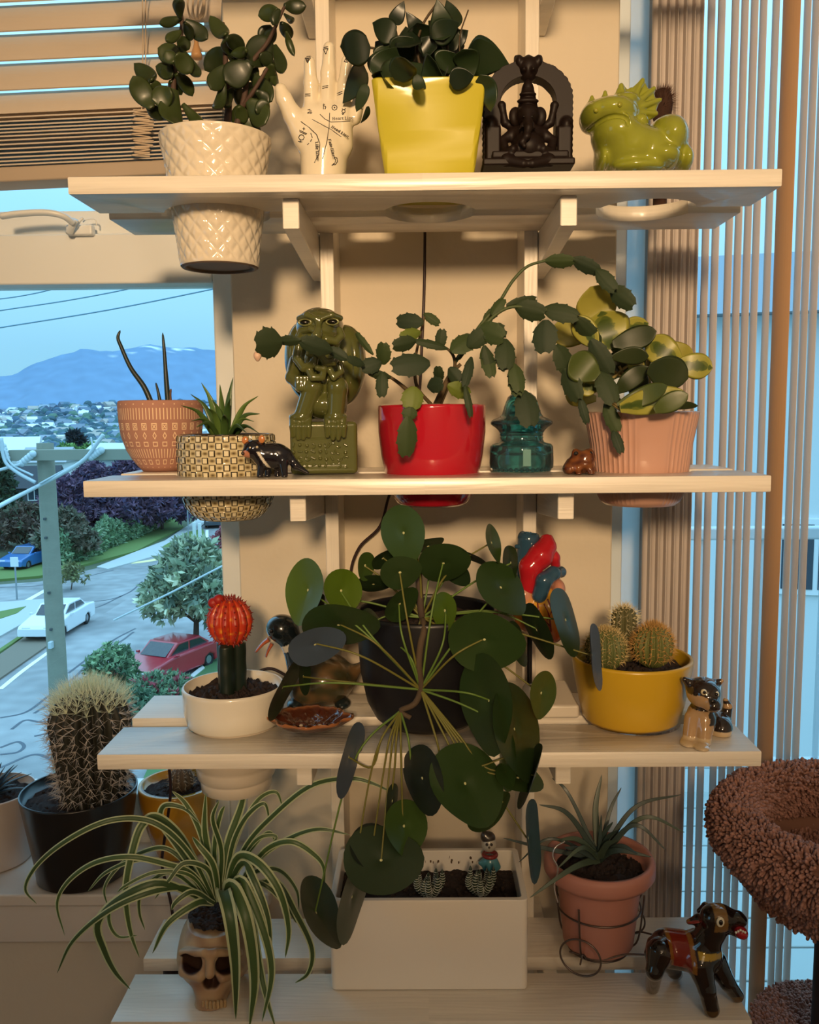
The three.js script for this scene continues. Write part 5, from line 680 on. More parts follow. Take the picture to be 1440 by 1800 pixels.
{ // 9: pilea in the black pot
  const D = 1.118, c = onY(752, SH[3], D), t = thing('potted_pilea', 'large trailing plant with round coin leaves in a black pot', 'potted plant', V(c.x, SH[3], c.z)), black = phys('#0f0e13', 0.42, { clearcoat: 0.15, clearcoatRoughness: 0.3 });
  const p = pots(t, 'pot', c.x, D, [[1074, 124], [1079, 125], [1120, 122], [1180, 117], [1230, 106], [1256, 92], [1266, 80]], 0.005, black, 80, 0.8); t.children[0].position.y += SH[3] - p.bot + 0.0004; const top = p.top + SH[3] - p.bot;
  soil(t, c.x, top - 0.015, c.z, p.out[0][0] - 0.007, 33);
  const C8 = crop(440, 860, 2.4), mats = [leafMat('#293d1c', 0.34, 0.12), leafMat('#2d431d', 0.34, 0.14), leafMat('#24361c', 0.36, 0.1), leafMat('#5f7c1c', 0.32, 0.4), leafMat('#3d5622', 0.3, 0.2), leafMat('#46566a', 0.45, 0.05), leafMat('#1d2620', 0.35, 0.05)], petM = std('#6d6a2e', 0.5), petG = std('#5f7a34', 0.5), dotM = std('#c9c890', 0.5), r = rng(91);
  const hub1 = at(740, 1212, 1.03), hub2 = at(704, 1250, 1.024), hub3 = at(742, 1085, 1.085);
  part(t, 'stem', sweep([V(c.x, top - 0.02, c.z + 0.01), hub3, at(738, 1040, 1.085), at(735, 985, 1.09)], () => 0.0045, 16, 9), std('#4a3b30', 0.8));
  part(t, 'stem', sweep([V(c.x - 0.004, top - 0.016, c.z + 0.05), V(c.x - 0.005, top + 0.004, c.z + 0.076), V(c.x - 0.004, top - 0.006, c.z + 0.093), at(740, 1130, 1.022), at(736, 1170, 1.022), hub1, at(728, 1238, 1.03), hub2, at(722, 1262, 1.02)], (s) => 0.0028 + 0.0014 * Math.sin(Math.PI * s), 36, 9), std('#4f4030', 0.85));
  const coin = (cx, cy, R, ratio, ang, D0, mi, hub, sgn = 1, drop = 0.16) => {   // pixels of the photograph
    const o = at(cx, cy, D0), m = mpp(o.y, D0), rad = 1.1 * R * m, n = viewDir(o).negate(), right = V(0, 1, 0).cross(n).normalize(), up = n.clone().cross(right), a = -ang * Math.PI / 180;
    const mj = right.clone().multiplyScalar(Math.cos(a)).addScaledVector(up, Math.sin(a)), mn = n.clone().cross(mj).normalize(); const N = n.clone().multiplyScalar(ratio).addScaledVector(mn, sgn * Math.sqrt(1 - ratio * ratio)).normalize(), X = mj, Y = N.clone().cross(X).normalize();
    const P = [], I = [], U = [], nr = 9, ns = 30, w = 0.9 + 0.1 * r(), lobe = r() * 6.28, cup = (r() - 0.35) * 0.22, att = -0.22 * drop / 0.16;
    for (const s of [1, -1]) for (let j = 0; j <= nr; j++) for (let i = 0; i <= ns; i++) { const q = j / nr, th = i / ns * 2 * Math.PI, edge = (1 + 0.04 * Math.cos(2 * th + lobe) + 0.025 * Math.cos(3 * th)) * (1 + 0.1 * Math.max(0, Math.cos(th)) ** 8), rr = rad * q * edge, x = rr * Math.cos(th), y = rr * Math.sin(th) * (0.93 + 0.07 * w), z = rad * (cup * q * q + 0.03 * Math.sin(3 * th + lobe) * q * q - 0.05 * Math.exp(-q * q * 30)) + s * 0.0006 * (1 - q * q * 0.8); P.push(o.x + X.x * x + Y.x * y + N.x * z, o.y + X.y * x + Y.y * y + N.y * z, o.z + X.z * x + Y.z * y + N.z * z); U.push(0.5 + x, 0.5 + y); }
    const k = (nr + 1) * (ns + 1); for (let j = 0; j < nr; j++) for (let i = 0; i < ns; i++) { const A = j * (ns + 1) + i, B = A + ns + 1; I.push(A, B, A + 1, A + 1, B, B + 1); I.push(k + A, k + A + 1, k + B, k + A + 1, k + B + 1, k + B); }
    const g = new THREE.BufferGeometry(); g.setAttribute('position', new THREE.Float32BufferAttribute(P, 3)); g.setAttribute('uv', new THREE.Float32BufferAttribute(U, 2)); g.setIndex(I); g.computeVertexNormals();
    const leaf = part(t, 'leaf', g, mats[mi]); const spot = new THREE.SphereGeometry(1, 8, 6).scale(0.0022, 0.0022, 0.0009); spot.applyMatrix4(new THREE.Matrix4().makeBasis(X, Y, N).setPosition(o.clone().addScaledVector(N, 0.0003 - 0.05 * rad))); part(leaf, 'leaf_dot', spot, dotM);
    const e = o.clone().addScaledVector(N, -0.0012 - 0.05 * rad), h = hub === 1 ? hub1 : hub === 2 ? hub2 : hub3, midp = h.clone().lerp(e, 0.55).addScaledVector(N, -0.012).add(V(0, hub === 2 ? 0.008 : 0.012, hub === 1 && e.y > h.y ? 0.034 : 0.004)); const low = e.y < SH[3] + 0.01, m1 = V(lerp(h.x, e.x, 0.35), SH[3] + 0.022, 0.008), m2 = V(lerp(h.x, e.x, 0.55), SH[3] - 0.012, 0.012); part(t, 'petiole', sweep(low ? [h, m1, m2, e] : [h, midp, e], (s) => 0.0016 - 0.0006 * s, 18, 6), r() < 0.5 ? petM : petG);
  };
  const L = [[645, 185, 108, 0.8, 80, 1.05, 4, 3], [632, 352, 76, 0.85, -20, 1.03, 0, 1], [815, 315, 100, 0.72, -8, 1.06, 0, 1], [875, 350, 58, 0.7, 40, 1.09, 2, 3], [1060, 412, 122, 0.6, 50, 1.03, 1, 1], [240, 425, 120, 0.6, 100, 1.05, 3, 1], [385, 428, 88, 0.8, 90, 1.05, 3, 1], [372, 578, 146, 0.52, 5, 1.02, 1, 1, -1], [275, 658, 112, 0.6, -18, 1.01, 5, 1], [632, 485, 78, 0.6, -50, 1.04, 0, 1], [820, 512, 72, 0.66, 90, 1.04, 3, 1], [988, 637, 140, 0.82, 0, 1.0, 1, 1], [595, 640, 58, 0.72, 70, 1.05, 4, 1], [1000, 892, 180, 0.55, 80, 0.985, 1, 1], [1122, 1010, 190, 0.42, 76, 0.984, 0, 1], [910, 1240, 158, 0.82, 65, 0.965, 1, 1], [722, 1220, 130, 0.55, 75, 0.97, 6, 2], [1195, 1205, 128, 0.15, 108, 0.97, 2, 1], [420, 1130, 134, 0.28, 106, 0.97, 5, 2], [1230, 860, 92, 0.5, 100, 1.01, 4, 3], [1335, 550, 124, 0.36, 75, 1.03, 0, 3], [1205, 595, 112, 0.36, 64, 1.06, 2, 3], [1098, 310, 70, 0.42, 88, 1.07, 0, 3], [1020, 225, 78, 0.3, 76, 1.06, 4, 3], [930, 280, 68, 0.2, 25, 1.07, 2, 3], [140, 838, 114, 0.26, 118, 1.03, 2, 1], [225, 790, 62, 0.4, 90, 1.05, 2, 1], [285, 505, 62, 0.36, 112, 1.09, 2, 3], [485, 322, 52, 0.66, 100, 1.09, 4, 3], [560, 292, 54, 0.5, -32, 1.09, 2, 3], [520, 402, 64, 0.5, 0, 1.1, 2, 3], [1128, 645, 84, 0.35, 72, 1.06, 2, 3], [662, 722, 40, 0.7, 40, 1.06, 1, 3], [750, 240, 60, 0.4, -20, 1.1, 2, 3], [1075, 1130, 118, 0.36, 85, 0.985, 4, 1], [1130, 1215, 90, 0.6, 20, 0.978, 1, 1], [700, 690, 50, 0.6, 20, 1.07, 2, 3], [520, 560, 60, 0.5, 60, 1.08, 2, 3], [1010, 1370, 100, 0.5, -40, 0.978, 4, 1]];
  for (const q of L) coin(...C8(q[0], q[1]), q[2] / 2.4, q[3], q[4], q[5], q[6], q[7], q[8] ?? (r() < 0.5 ? 1 : -1));
  for (const q of [[670, 1511, 60, 0.9, 0, 0.955, 2, 2], [621, 1577, 61, 0.32, 105, 0.97, 0, 2], [711, 1452, 43, 0.75, 90, 0.98, 4, 2], [557.6, 1603, 58, 0.45, 65, 0.985, 0, 2], [931, 1473, 59, 0.2, 88, 0.97, 2, 1], [690, 1408, 27, 0.35, 100, 0.985, 2, 2], [1042, 1151, 49, 0.18, 84, 1.015, 5, 3], [655, 1490, 40, 0.8, 20, 0.975, 6, 2]]) coin(q[0], q[1], q[2], q[3], q[4], q[5], q[6], q[7]);
}
{ // pots on the window sill
  const y = SILL + 0.0005;
  { const D = 1.353, x = onY(147, y, D).x, t = thing('potted_barrel_cactus', 'tall barrel cactus with white spines in a black pot on the window sill', 'potted plant', V(x, y, 1 - D)), m = phys('#17181b', 0.3, { clearcoat: 0.4, clearcoatRoughness: 0.2 });
    const top = yAt(1386, D, 143); const f = (a, b) => lerp(y, top, a) * 0 + b; part(t, 'pot', turned([[0, y], [0.064, y], [0.071, y + 0.005], [0.073, y + 0.03], [0.084, lerp(y, top, 0.7)], [0.0905, top - 0.002], [0.09, top + 0.001], [0.087, top], [0.085, top - 0.025], [0, top - 0.025]], V(x, 0, 1 - D), 80), m);
    soil(t, x, top - 0.02, 1 - D, 0.0845, 41, 0.004);
    const cx = at(160, 1300, D).x, y0 = top - 0.02, y1 = yAt(1212, D, 160), H = y1 - y0;
    ribbedCactus(t, 'cactus', V(cx, (y0 + y1) / 2, 1 - D), 0.064, H / 2, 21, '#2a2a22', '#cfc6bf', { seed: 8, areoles: 17, per: 8, len: 0.02, flare: 1.6, to: 0.96, crown: 0.27, crownColor: '#e6ecd2', wid: 0.00045, depth: 0.2, prof: (q) => { const s = q < 0.42 ? Math.pow(Math.sin(q / 0.42 * Math.PI / 2), 0.8) : lerp(1, 0.74, (q - 0.42) / 0.58), h = q < 0.42 ? 1 - 0.62 * (1 - Math.cos(q / 0.42 * Math.PI / 2)) : 0.38 - 1.38 * (q - 0.42) / 0.58; return [s, h]; } }); }
  { const D = 1.40, x = onY(-10, y, D).x, t = thing('potted_succulent', 'dark pointed succulent in a pale pot at the left edge of the sill', 'potted plant', V(x, y, 1 - D)), top = yAt(1388, D, 10); part(t, 'pot', turned([[0, y], [0.056, y], [0.06, y + 0.004], [0.0665, lerp(y, top, 0.6)], [0.072, top - 0.002], [0.071, top + 0.001], [0.0685, top], [0.067, top - 0.02], [0, top - 0.02]], V(x, 0, 1 - D), 72), glaze('#cfc4bc', 0.3)); soil(t, x, top - 0.014, 1 - D, 0.066, 43);
    const r = rng(44), m = [fleshy('#34424c', 0.4), fleshy('#2a3640', 0.4)]; for (let i = 0; i < 30; i++) { const a = i * 2.4, el = 0.25 + 1.0 * (i / 30), L = 0.075 - 0.02 * i / 30, c = V(x, top - 0.012, 1 - D), d = V(Math.cos(a) * Math.cos(el), Math.sin(el), Math.sin(a) * Math.cos(el)); const side = d.clone().cross(V(0, 1, 0)).normalize(); part(t, 'leaf', sweep([c, c.clone().addScaledVector(d, L * 0.5).add(V(0, 0.004, 0)), c.clone().addScaledVector(d, L).add(V(0, -0.004, 0))], (s) => [0.009 * POINTED(s) + 0.0003, 0.003 * (1 - s) + 0.0003, 0.12], 12, 8, { side }), m[i % 2]); } }
  { const D = 1.425, x = onY(318, y, D).x, t = thing('potted_cactus', 'small dried cactus in a glossy mustard pot behind the dark cable', 'potted plant', V(x, y, 1 - D)), top = yAt(1376, D, 318); part(t, 'pot', turned([[0, y], [0.036, y], [0.042, y + 0.004], [0.055, lerp(y, top, 0.4)], [0.0655, lerp(y, top, 0.8)], [0.0665, top - 0.003], [0.065, top + 0.001], [0.058, top + 0.001], [0.056, top - 0.02], [0, top - 0.02]], V(x, 0, 1 - D), 80), glaze('#c08a26', 0.15)); soil(t, x, top - 0.012, 1 - D, 0.0565, 47);
    ribbedCactus(t, 'cactus', V(x + 0.006, top + 0.004, 1 - D), 0.02, 0.026, 11, '#5a4c40', '#b8aa98', { seed: 9, areoles: 8, per: 5, len: 0.009, to: 0.6 }); }
}
{ // rectangular white planter
  const D0 = 1.0575, y = SH[4] + 0.0005, a = at(579, 1600, D0), b = at(929, 1600, D0), top = yAt(1583, D0), z0 = 1 - D0, z1 = 1 - 1.194, t = thing('rectangular_planter', 'white rectangular planter with dark soil on the bottom planks', 'planter', V((a.x + b.x) / 2, y, (z0 + z1) / 2));
  const taper = 0.002, outer = (k) => { const s = new THREE.Shape(), x0 = a.x + k, x1 = b.x - k, zz0 = -z0 + k, zz1 = -z1 - k, r = 0.007; s.moveTo(x0 + r, zz0); s.lineTo(x1 - r, zz0); s.quadraticCurveTo(x1, zz0, x1, zz0 + r); s.lineTo(x1, zz1 - r); s.quadraticCurveTo(x1, zz1, x1 - r, zz1); s.lineTo(x0 + r, zz1); s.quadraticCurveTo(x0, zz1, x0, zz1 - r); s.lineTo(x0, zz0 + r); s.quadraticCurveTo(x0, zz0, x0 + r, zz0); return s; };
  const s = outer(0.0015); s.holes.push(new THREE.Path(outer(0.0065).getPoints(6))); const e = { bevelEnabled: true, bevelSize: 0.0015, bevelThickness: 0.0015, bevelSegments: 3 };
  const white = glaze('#ebe4d8', 0.3, { clearcoat: 0.2 }); part(t, 'pot', join([new THREE.ExtrudeGeometry(s, { depth: top - y - 0.003, ...e }), new THREE.ExtrudeGeometry(outer(0.003), { depth: 0.006, bevelEnabled: false })]).rotateX(-Math.PI / 2).translate(0, y + 0.0015, 0), white);
  const sy = top - 0.03, nx = 60, nz = 30, P = [], U = [], I = []; for (let j = 0; j <= nz; j++) for (let i = 0; i <= nx; i++) { const x = lerp(a.x + 0.0055, b.x - 0.0055, i / nx), z = lerp(z0 - 0.0055, z1 + 0.0055, j / nz); P.push(x, sy + 0.004 * nz3(x, 0, z, 60) + 0.003 * nz3(x, 1, z, 200), z); U.push(x * 8, z * 8); } for (let j = 0; j < nz; j++) for (let i = 0; i < nx; i++) { const q = j * (nx + 1) + i, w = q + nx + 1; I.push(q, q + 1, w, q + 1, w + 1, w); }
  const g = new THREE.BufferGeometry(); g.setAttribute('position', new THREE.Float32BufferAttribute(P, 3)); g.setAttribute('uv', new THREE.Float32BufferAttribute(U, 2)); g.setIndex(I); g.computeVertexNormals(); const so = part(t, 'soil', g, soilMat);
  const q = rng(71), cr2 = []; for (let k = 0; k < 260; k++) { const c = new THREE.IcosahedronGeometry(0.001 + 0.0022 * q(), 0); c.scale(1, 0.7, 0.8 + q()); cr2.push(c.translate(lerp(a.x + 0.01, b.x - 0.01, q()), sy + 0.003, lerp(z0 - 0.01, z1 + 0.01, q()))); } part(so, 'soil_crumbs', mergeGeometries(cr2), std('#3a2c24', 0.95)).userData.kind = 'stuff';
  const crust = []; for (let k = 0; k < 90; k++) { const c = new THREE.IcosahedronGeometry(0.0015 + 0.003 * q(), 0); c.scale(1.4, 0.8, 0.35); crust.push(c.translate(lerp(at(735, 1515, 1.188).x, at(840, 1515, 1.188).x, q()), sy + 0.012 + 0.012 * q() * q(), z1 + 0.0068)); } part(so, 'soil_residue', mergeGeometries(crust), std('#5a4634', 0.95)).userData.kind = 'stuff';
  const C = crop(480, 1300, 2.77), dark = fleshy('#2c3a2c', 0.4), pale = std('#c9ccc0', 0.6);
  for (const [cx, cy, D, lb] of [[765, 745, 1.115, 'striped zebra succulent at the middle of the soil'], [1015, 740, 1.12, 'striped zebra succulent on the right of the soil']]) {
    const pl = new THREE.Group(); const c0 = at(...C(cx, cy), D); c0.y = sy; const tp = worldPos(t); pl.position.copy(c0.clone().sub(tp)); pl.name = 'zebra_plant'; pl.userData.label = lb; t.add(pl);
    const r = rng(cx); for (let i = 0; i < 9; i++) { const an = i / 9 * 6.28 + 0.3, out = i % 3 === 0 ? 0.008 : 0.018, e = c0.clone().add(V(Math.cos(an) * out, 0.030 + 0.012 * r(), Math.sin(an) * out * 0.8)), m = c0.clone().lerp(e, 0.5).add(V(Math.cos(an) * 0.008, 0, Math.sin(an) * 0.006)), rad = (s) => 0.0046 * Math.sqrt(Math.max(0, 1 - s)) * (0.8 + 0.4 * Math.sin(s * 2.6)) + 0.0003, cv = cr([c0, m, e]); const lf = sweep([c0, m, e], rad, 12, 8), bands = [];
      for (let k = 2; k < 11; k++) { const s = k / 12, T = cv.getTangent(s), tg = new THREE.TorusGeometry(rad(s) * 1.0, 0.00055, 4, 12); tg.applyQuaternion(new THREE.Quaternion().setFromUnitVectors(V(0, 0, 1), T)); const p = cv.getPoint(s); bands.push(tg.translate(p.x, p.y, p.z)); }
      const lm = local(pl, 'leaf', lf.translate(-c0.x, -c0.y, -c0.z), dark); lm.geometry = mergeGeometries([bare(lf), ...bands.map((b) => bare(b.translate(-c0.x, -c0.y, -c0.z)))], true); lm.material = [dark, ...bands.map(() => pale)]; lm.geometry.groups.forEach((gr, k) => gr.materialIndex = k ? 1 : 0); lm.material = [dark, pale]; }
  }
  // planter pick: a small figurine
  const pk = thing('figurine_pick', 'tiny pale-faced figurine with a red scarf and blue body in the planter', 'figurine', V(at(860, 1545, 1.165).x, sy + 0.001, 1 - 1.165)), D = 1.165, Q = (x, yy, dz = 0) => at(...C(x, yy), D - dz);
  part(pk, 'body', meshField(blend(0.006, ell(Q(1058, 610), [0.0115, 0.0145, 0.0095]), cap(Q(1010, 600), Q(1035, 590), 0.003), cap(Q(1098, 620), Q(1080, 595), 0.003), cap(Q(1050, 690), Q(1055, 640), 0.002)), [Q(990, 700), Q(1120, 560)], 0.016, 0.0012), glaze('#4f8d9c', 0.25), 'blue glazed body');
  const fc = (x, yy, z) => { const c = Q(1050, 505), dx = x - c.x, dy = y - c.y; return dx; }; part(pk, 'head', new THREE.SphereGeometry(1, 24, 18).scale(0.0105, 0.0115, 0.0095).translate(...Q(1052, 508).toArray()), glaze('#b9b3a6', 0.3), 'pale face');
  part(pk, 'cap', meshField(smax === 0 ? null : blend(0.004, ell(Q(1048, 478, -0.002), [0.0102, 0.0088, 0.0095]), ell(Q(1030, 465), [0.005, 0.006, 0.005])), [Q(1020, 450), Q(1080, 500)], 0.014, 0.0012), glaze('#3a3430', 0.3), 'dark cap');
  for (const [x, yy] of [[1042, 512], [1064, 512]]) part(pk, 'eye', new THREE.SphereGeometry(0.0021, 10, 8).translate(...Q(x, yy, 0.0088).toArray()), glaze('#241c18', 0.2)); part(pk, 'nose', new THREE.SphereGeometry(0.0016, 8, 6).translate(...Q(1053, 526, 0.0095).toArray()), glaze('#241c18', 0.2));
  part(pk, 'scarf', new THREE.TorusGeometry(0.0088, 0.003, 8, 24).rotateX(Math.PI / 2).translate(...Q(1056, 560).toArray()), glaze('#8a3030', 0.35), 'red scarf');
}
// a strap leaf with pale margins: dark centre, two pale strips, all one leaf
const spiderGreen = [leafMat('#4d6b3a', 0.4, 0.25), leafMat('#415d34', 0.4, 0.22)], spiderPale = leafMat('#d6e0b8', 0.45, 0.35);
function strap(parent, pts, w, seed) {
  const c = cr(pts), n = Math.max(20, pts.length * 6), r = rng(seed), P = [], I = [], cols = [-1, -0.62, -0.25, 0.25, 0.62, 1], g = new THREE.BufferGeometry(), idxG = [], idxP = []; let side = null;
  for (let i = 0; i <= n; i++) { const t = i / n, p = c.getPoint(t), T = c.getTangent(t), vd = viewDir(p), s0 = T.clone().cross(vd).normalize(); if (!side) side = s0; if (s0.dot(side) < 0) s0.negate(); side.lerp(s0, 0.35).normalize(); const sd = side.clone().addScaledVector(T, -side.dot(T)).normalize(), nn = sd.clone().cross(T).normalize(), ww = w / 2 * Math.min(1, 0.65 + t * 1.6) * Math.pow(Math.max(0, 1 - Math.pow(t, 3)), 0.7) + 0.0002; for (const f of [0, 1]) for (const k of cols) { const h = Math.abs(k) * ww * 0.42 + (f ? -0.0005 : 0); P.push(p.x + sd.x * k * ww + nn.x * h, p.y + sd.y * k * ww + nn.y * h, p.z + sd.z * k * ww + nn.z * h); } }
  for (let i = 0; i < n; i++) for (let f = 0; f < 2; f++) for (let k = 0; k < 5; k++) { const a = i * 12 + f * 6 + k, b = a + 12, q = f ? [a, a + 1, b, a + 1, b + 1, b] : [a, b, a + 1, a + 1, b, b + 1]; (k === 0 || k === 4 ? idxP : idxG).push(...q); }
  g.setAttribute('position', new THREE.Float32BufferAttribute(P, 3)); g.setIndex([...idxG, ...idxP]); g.addGroup(0, idxG.length, 0); g.addGroup(idxG.length, idxP.length, 1); g.computeVertexNormals();
  const pw = worldPos(parent); g.translate(-pw.x, -pw.y, -pw.z); const m = new THREE.Mesh(g, [spiderGreen[seed % 2], spiderPale]); m.name = 'leaf'; m.castShadow = m.receiveShadow = true; parent.add(m); return m;
}
{ // spider plant in the skull planter
  const D = 1.066, y = SH[4] + 0.0006, c = onY(372, y, D), t = thing('skull_planter', 'bone-coloured skull planter holding a striped spider plant', 'potted plant', V(c.x, y, c.z)), C = crop(0, 1300, 2.571), S = 0.000745;
  const Q = (x, yy, dz = 0) => at(...C(x, yy), D - dz), q = (n) => n / 2.571 * S;
  const K = crop(260, 1540, 5.538), W = (x, yy, dz = 0) => at(...K(x, yy), D - dz), w = (n) => n / 5.538 * S;
  const cc0 = W(690, 640, -0.022), eyeL = ell(W(437, 822, 0.034), [w(116), w(92), 0.026], [0, -0.3, -0.12]), eyeR = ell(W(778, 822, 0.030), [w(120), w(92), 0.026], [0, 0.3, 0.12]), noseS = blend(w(30), ell(W(572, 1075, 0.050), [w(42), w(58), 0.02]), ell(W(640, 1075, 0.050), [w(42), w(58), 0.02]), ell(W(606, 1010, 0.050), [w(34), w(40), 0.02]));
  const skull = carve(w(24), blend(w(90), ell(cc0, [w(375), w(400), 0.066]), ell(W(600, 800, 0.008), [w(285), w(200), 0.036]), rbox(W(630, 1110, 0.02), [w(135), w(150), 0.026], w(90)), ell(W(625, 1235, 0.022), [w(140), w(72), 0.028])), blend(w(20), eyeL, eyeR), noseS);
  const ridge = blend(w(50), cap(W(345, 930, 0.034), W(500, 985, 0.046), w(46), w(40)), cap(W(890, 930, 0.026), W(725, 995, 0.042), w(46), w(40)), cap(W(330, 745, 0.03), W(540, 745, 0.046), w(34), w(38)), cap(W(660, 745, 0.046), W(890, 745, 0.028), w(38), w(34)), cap(W(604, 760, 0.046), W(604, 950, 0.054), w(38), w(46)));
  const rimY = W(560, 505, 0.04).y, socketShade = new THREE.Color('#331a14'), hol = (x, yy, z) => (Math.hypot((x - cc0.x) / w(300), (z - cc0.z) / 0.052) - 1) * 0.045;
  const full = (x, yy, z) => Math.max(smin(skull(x, yy, z), smax(ridge(x, yy, z), -Math.min(eyeL(x, yy, z), eyeR(x, yy, z)), w(10)), w(40)), yy - rimY, y - yy, -Math.max(hol(x, yy, z), rimY - 0.022 - yy));
  const bone = new THREE.Color('#b89a76'), stain = new THREE.Color('#7d4f34'), cc = new THREE.Color();
  part(t, 'skull', meshField(full, [W(280, 440), W(1110, 1330)], 0.06, 0.0015, (x, yy, z) => cc.copy(bone).lerp(stain, clamp(0.3 + 0.9 * nz3(x, yy, z, 55, 3)) * 0.75).lerp(socketShade, sst(0.0022, -0.0005, Math.min(eyeL(x, yy, z), eyeR(x, yy, z), noseS(x, yy, z))))), phys('#ffffff', 0.5, { vertexColors: true, clearcoat: 0.15 }));  // shade of the eye and nose recesses is painted in dark brown
  const teeth = phys('#b89a70', 0.4); for (let i = 0; i < 8; i++) part(t, 'tooth', new THREE.CapsuleGeometry(w(17), w(48), 4, 8).translate(...W(505 + i * 35, 1258 - Math.abs(i - 3.5) * 5, 0.050 - 0.0011 * Math.abs(i - 3.5) ** 1.7).toArray()), teeth);
  soil(t, cc0.x, rimY - 0.018, cc0.z, 0.038, 52, 0.003);
  const L = [[26, [975, 740, 0], [860, 520, 0.02], [740, 400, 0.03], [640, 360, 0.035], [480, 370, 0.05], [280, 470, 0.06], [150, 590, 0.06], [115, 680, 0.06], [165, 742, 0.06]], [26, [970, 740, 0], [860, 600, 0.02], [740, 560, 0.03], [580, 530, 0.04], [420, 560, 0.04], [300, 650, 0.04], [258, 740, 0.04], [292, 885, 0.04]], [22, [960, 740, 0], [820, 540, -0.01], [740, 490, -0.01], [640, 510, -0.01], [540, 570, -0.01], [472, 670, 0], [487, 755, 0]], [18, [960, 740, 0], [850, 610, 0.03], [700, 600, 0.04], [560, 665, 0.05], [530, 690, 0.05]], [30, [960, 740, 0], [820, 670, 0.03], [650, 700, 0.06], [480, 780, 0.07], [330, 910, 0.07], [258, 1055, 0.06]], [34, [970, 740, 0], [890, 740, 0.04], [760, 830, 0.06], [690, 965, 0.06]], [22, [950, 740, 0], [840, 600, 0.02], [660, 540, 0.03], [480, 600, 0.03], [398, 685, 0.03]], [40, [965, 720, 0], [800, 420, 0.0], [690, 350, 0.01], [640, 390, 0.02], [600, 500, 0.03], [568, 680, 0.04], [590, 870, 0.04], [630, 985, 0.04]], [40, [960, 740, 0], [700, 650, 0.05], [500, 750, 0.06], [440, 840, 0.06], [470, 950, 0.05], [520, 1050, 0.04], [588, 1128, 0.035]],
    [36, [960, 720, 0], [940, 520, 0], [925, 400, 0], [930, 240, 0]], [26, [990, 720, 0], [1000, 500, 0], [962, 350, 0.01], [990, 275, 0.01]], [42, [1010, 720, 0], [1030, 480, -0.01], [1090, 300, -0.02], [1112, 205, -0.02]], [26, [1010, 720, 0], [1060, 450, 0], [1130, 330, 0], [1195, 290, 0], [1220, 375, 0]], [22, [1000, 720, 0], [1080, 420, -0.01], [1180, 260, -0.02], [1248, 238, -0.02], [1278, 305, -0.02]], [26, [1020, 730, 0], [1100, 500, 0], [1234, 344, 0.01], [1419, 203, 0.02], [1604, 177, 0.03], [1690, 200, 0.03], [1792, 249, 0.03]], [28, [1050, 740, 0], [1200, 500, 0.01], [1320, 462, 0.02], [1420, 520, 0.02], [1460, 570, 0.02], [1464, 690, 0.02]], [26, [1040, 740, 0], [1150, 560, 0], [1290, 455, 0.01], [1440, 405, 0.02], [1580, 430, 0.02]], [40, [1010, 740, 0], [1080, 530, 0.03], [1170, 560, 0.05], [1260, 680, 0.06], [1305, 860, 0.06], [1290, 985, 0.06]], [36, [1000, 740, 0], [1100, 560, 0.03], [1150, 640, 0.05], [1210, 800, 0.06], [1228, 975, 0.06]], [62, [1020, 740, 0.01], [1045, 665, 0.045], [1110, 800, 0.075], [1150, 1080, 0.08], [1128, 1300, 0.08]], [62, [1000, 740, 0.01], [1010, 690, 0.05], [1035, 780, 0.08], [1062, 1000, 0.085], [1066, 1265, 0.08]], [44, [1030, 740, 0], [1090, 640, 0.04], [1180, 830, 0.06], [1228, 1050, 0.07], [1185, 1275, 0.08]], [30, [1050, 740, 0], [1240, 640, 0.02], [1340, 790, 0.03], [1412, 960, 0.03], [1390, 1060, 0.03], [1335, 1100, 0.03]], [34, [1060, 740, 0], [1130, 800, 0.05], [1175, 1030, 0.06], [1200, 1150, 0.07], [1245, 1300, 0.08]], [30, [970, 720, 0], [800, 480, 0], [725, 360, 0], [742, 300, 0], [830, 310, 0], [905, 380, 0.01]], [26, [970, 720, 0], [905, 420, 0], [835, 285, 0], [778, 232, 0]], [20, [960, 740, 0], [760, 600, 0.02], [640, 690, 0.03], [630, 780, 0.03], [655, 860, 0.03]], [20, [960, 740, 0], [720, 660, 0.03], [510, 740, 0.04], [495, 830, 0.04], [535, 890, 0.04], [620, 885, 0.04]], [22, [1040, 740, 0], [1150, 600, -0.01], [1260, 590, -0.02], [1340, 680, -0.02], [1352, 765, -0.02]], [20, [1020, 720, 0], [1080, 560, -0.01], [1180, 440, -0.01], [1250, 440, -0.01], [1180, 520, 0]], [24, [980, 720, 0], [930, 580, 0.02], [830, 560, 0.03], [760, 640, 0.04], [700, 720, 0.04]], [30, [990, 730, 0], [960, 560, 0.02], [900, 480, 0.02], [870, 440, 0.01]], [24, [1010, 730, 0], [1100, 640, 0.01], [1200, 660, 0.02], [1300, 760, 0.02], [1340, 830, 0.02]], [26, [985, 720, 0], [970, 480, -0.01], [1000, 330, -0.01], [1015, 300, -0.01]], [26, [970, 740, 0.01], [860, 690, 0.045], [790, 740, 0.055], [775, 770, 0.055]], [22, [1000, 720, 0], [1130, 500, -0.02], [1220, 420, -0.02], [1250, 480, -0.02]]];
  L.forEach((l, i) => strap(t, l.slice(1).map(([x, yy, dz]) => Q(x, yy, dz)), q(l[0]), i + 3));
}
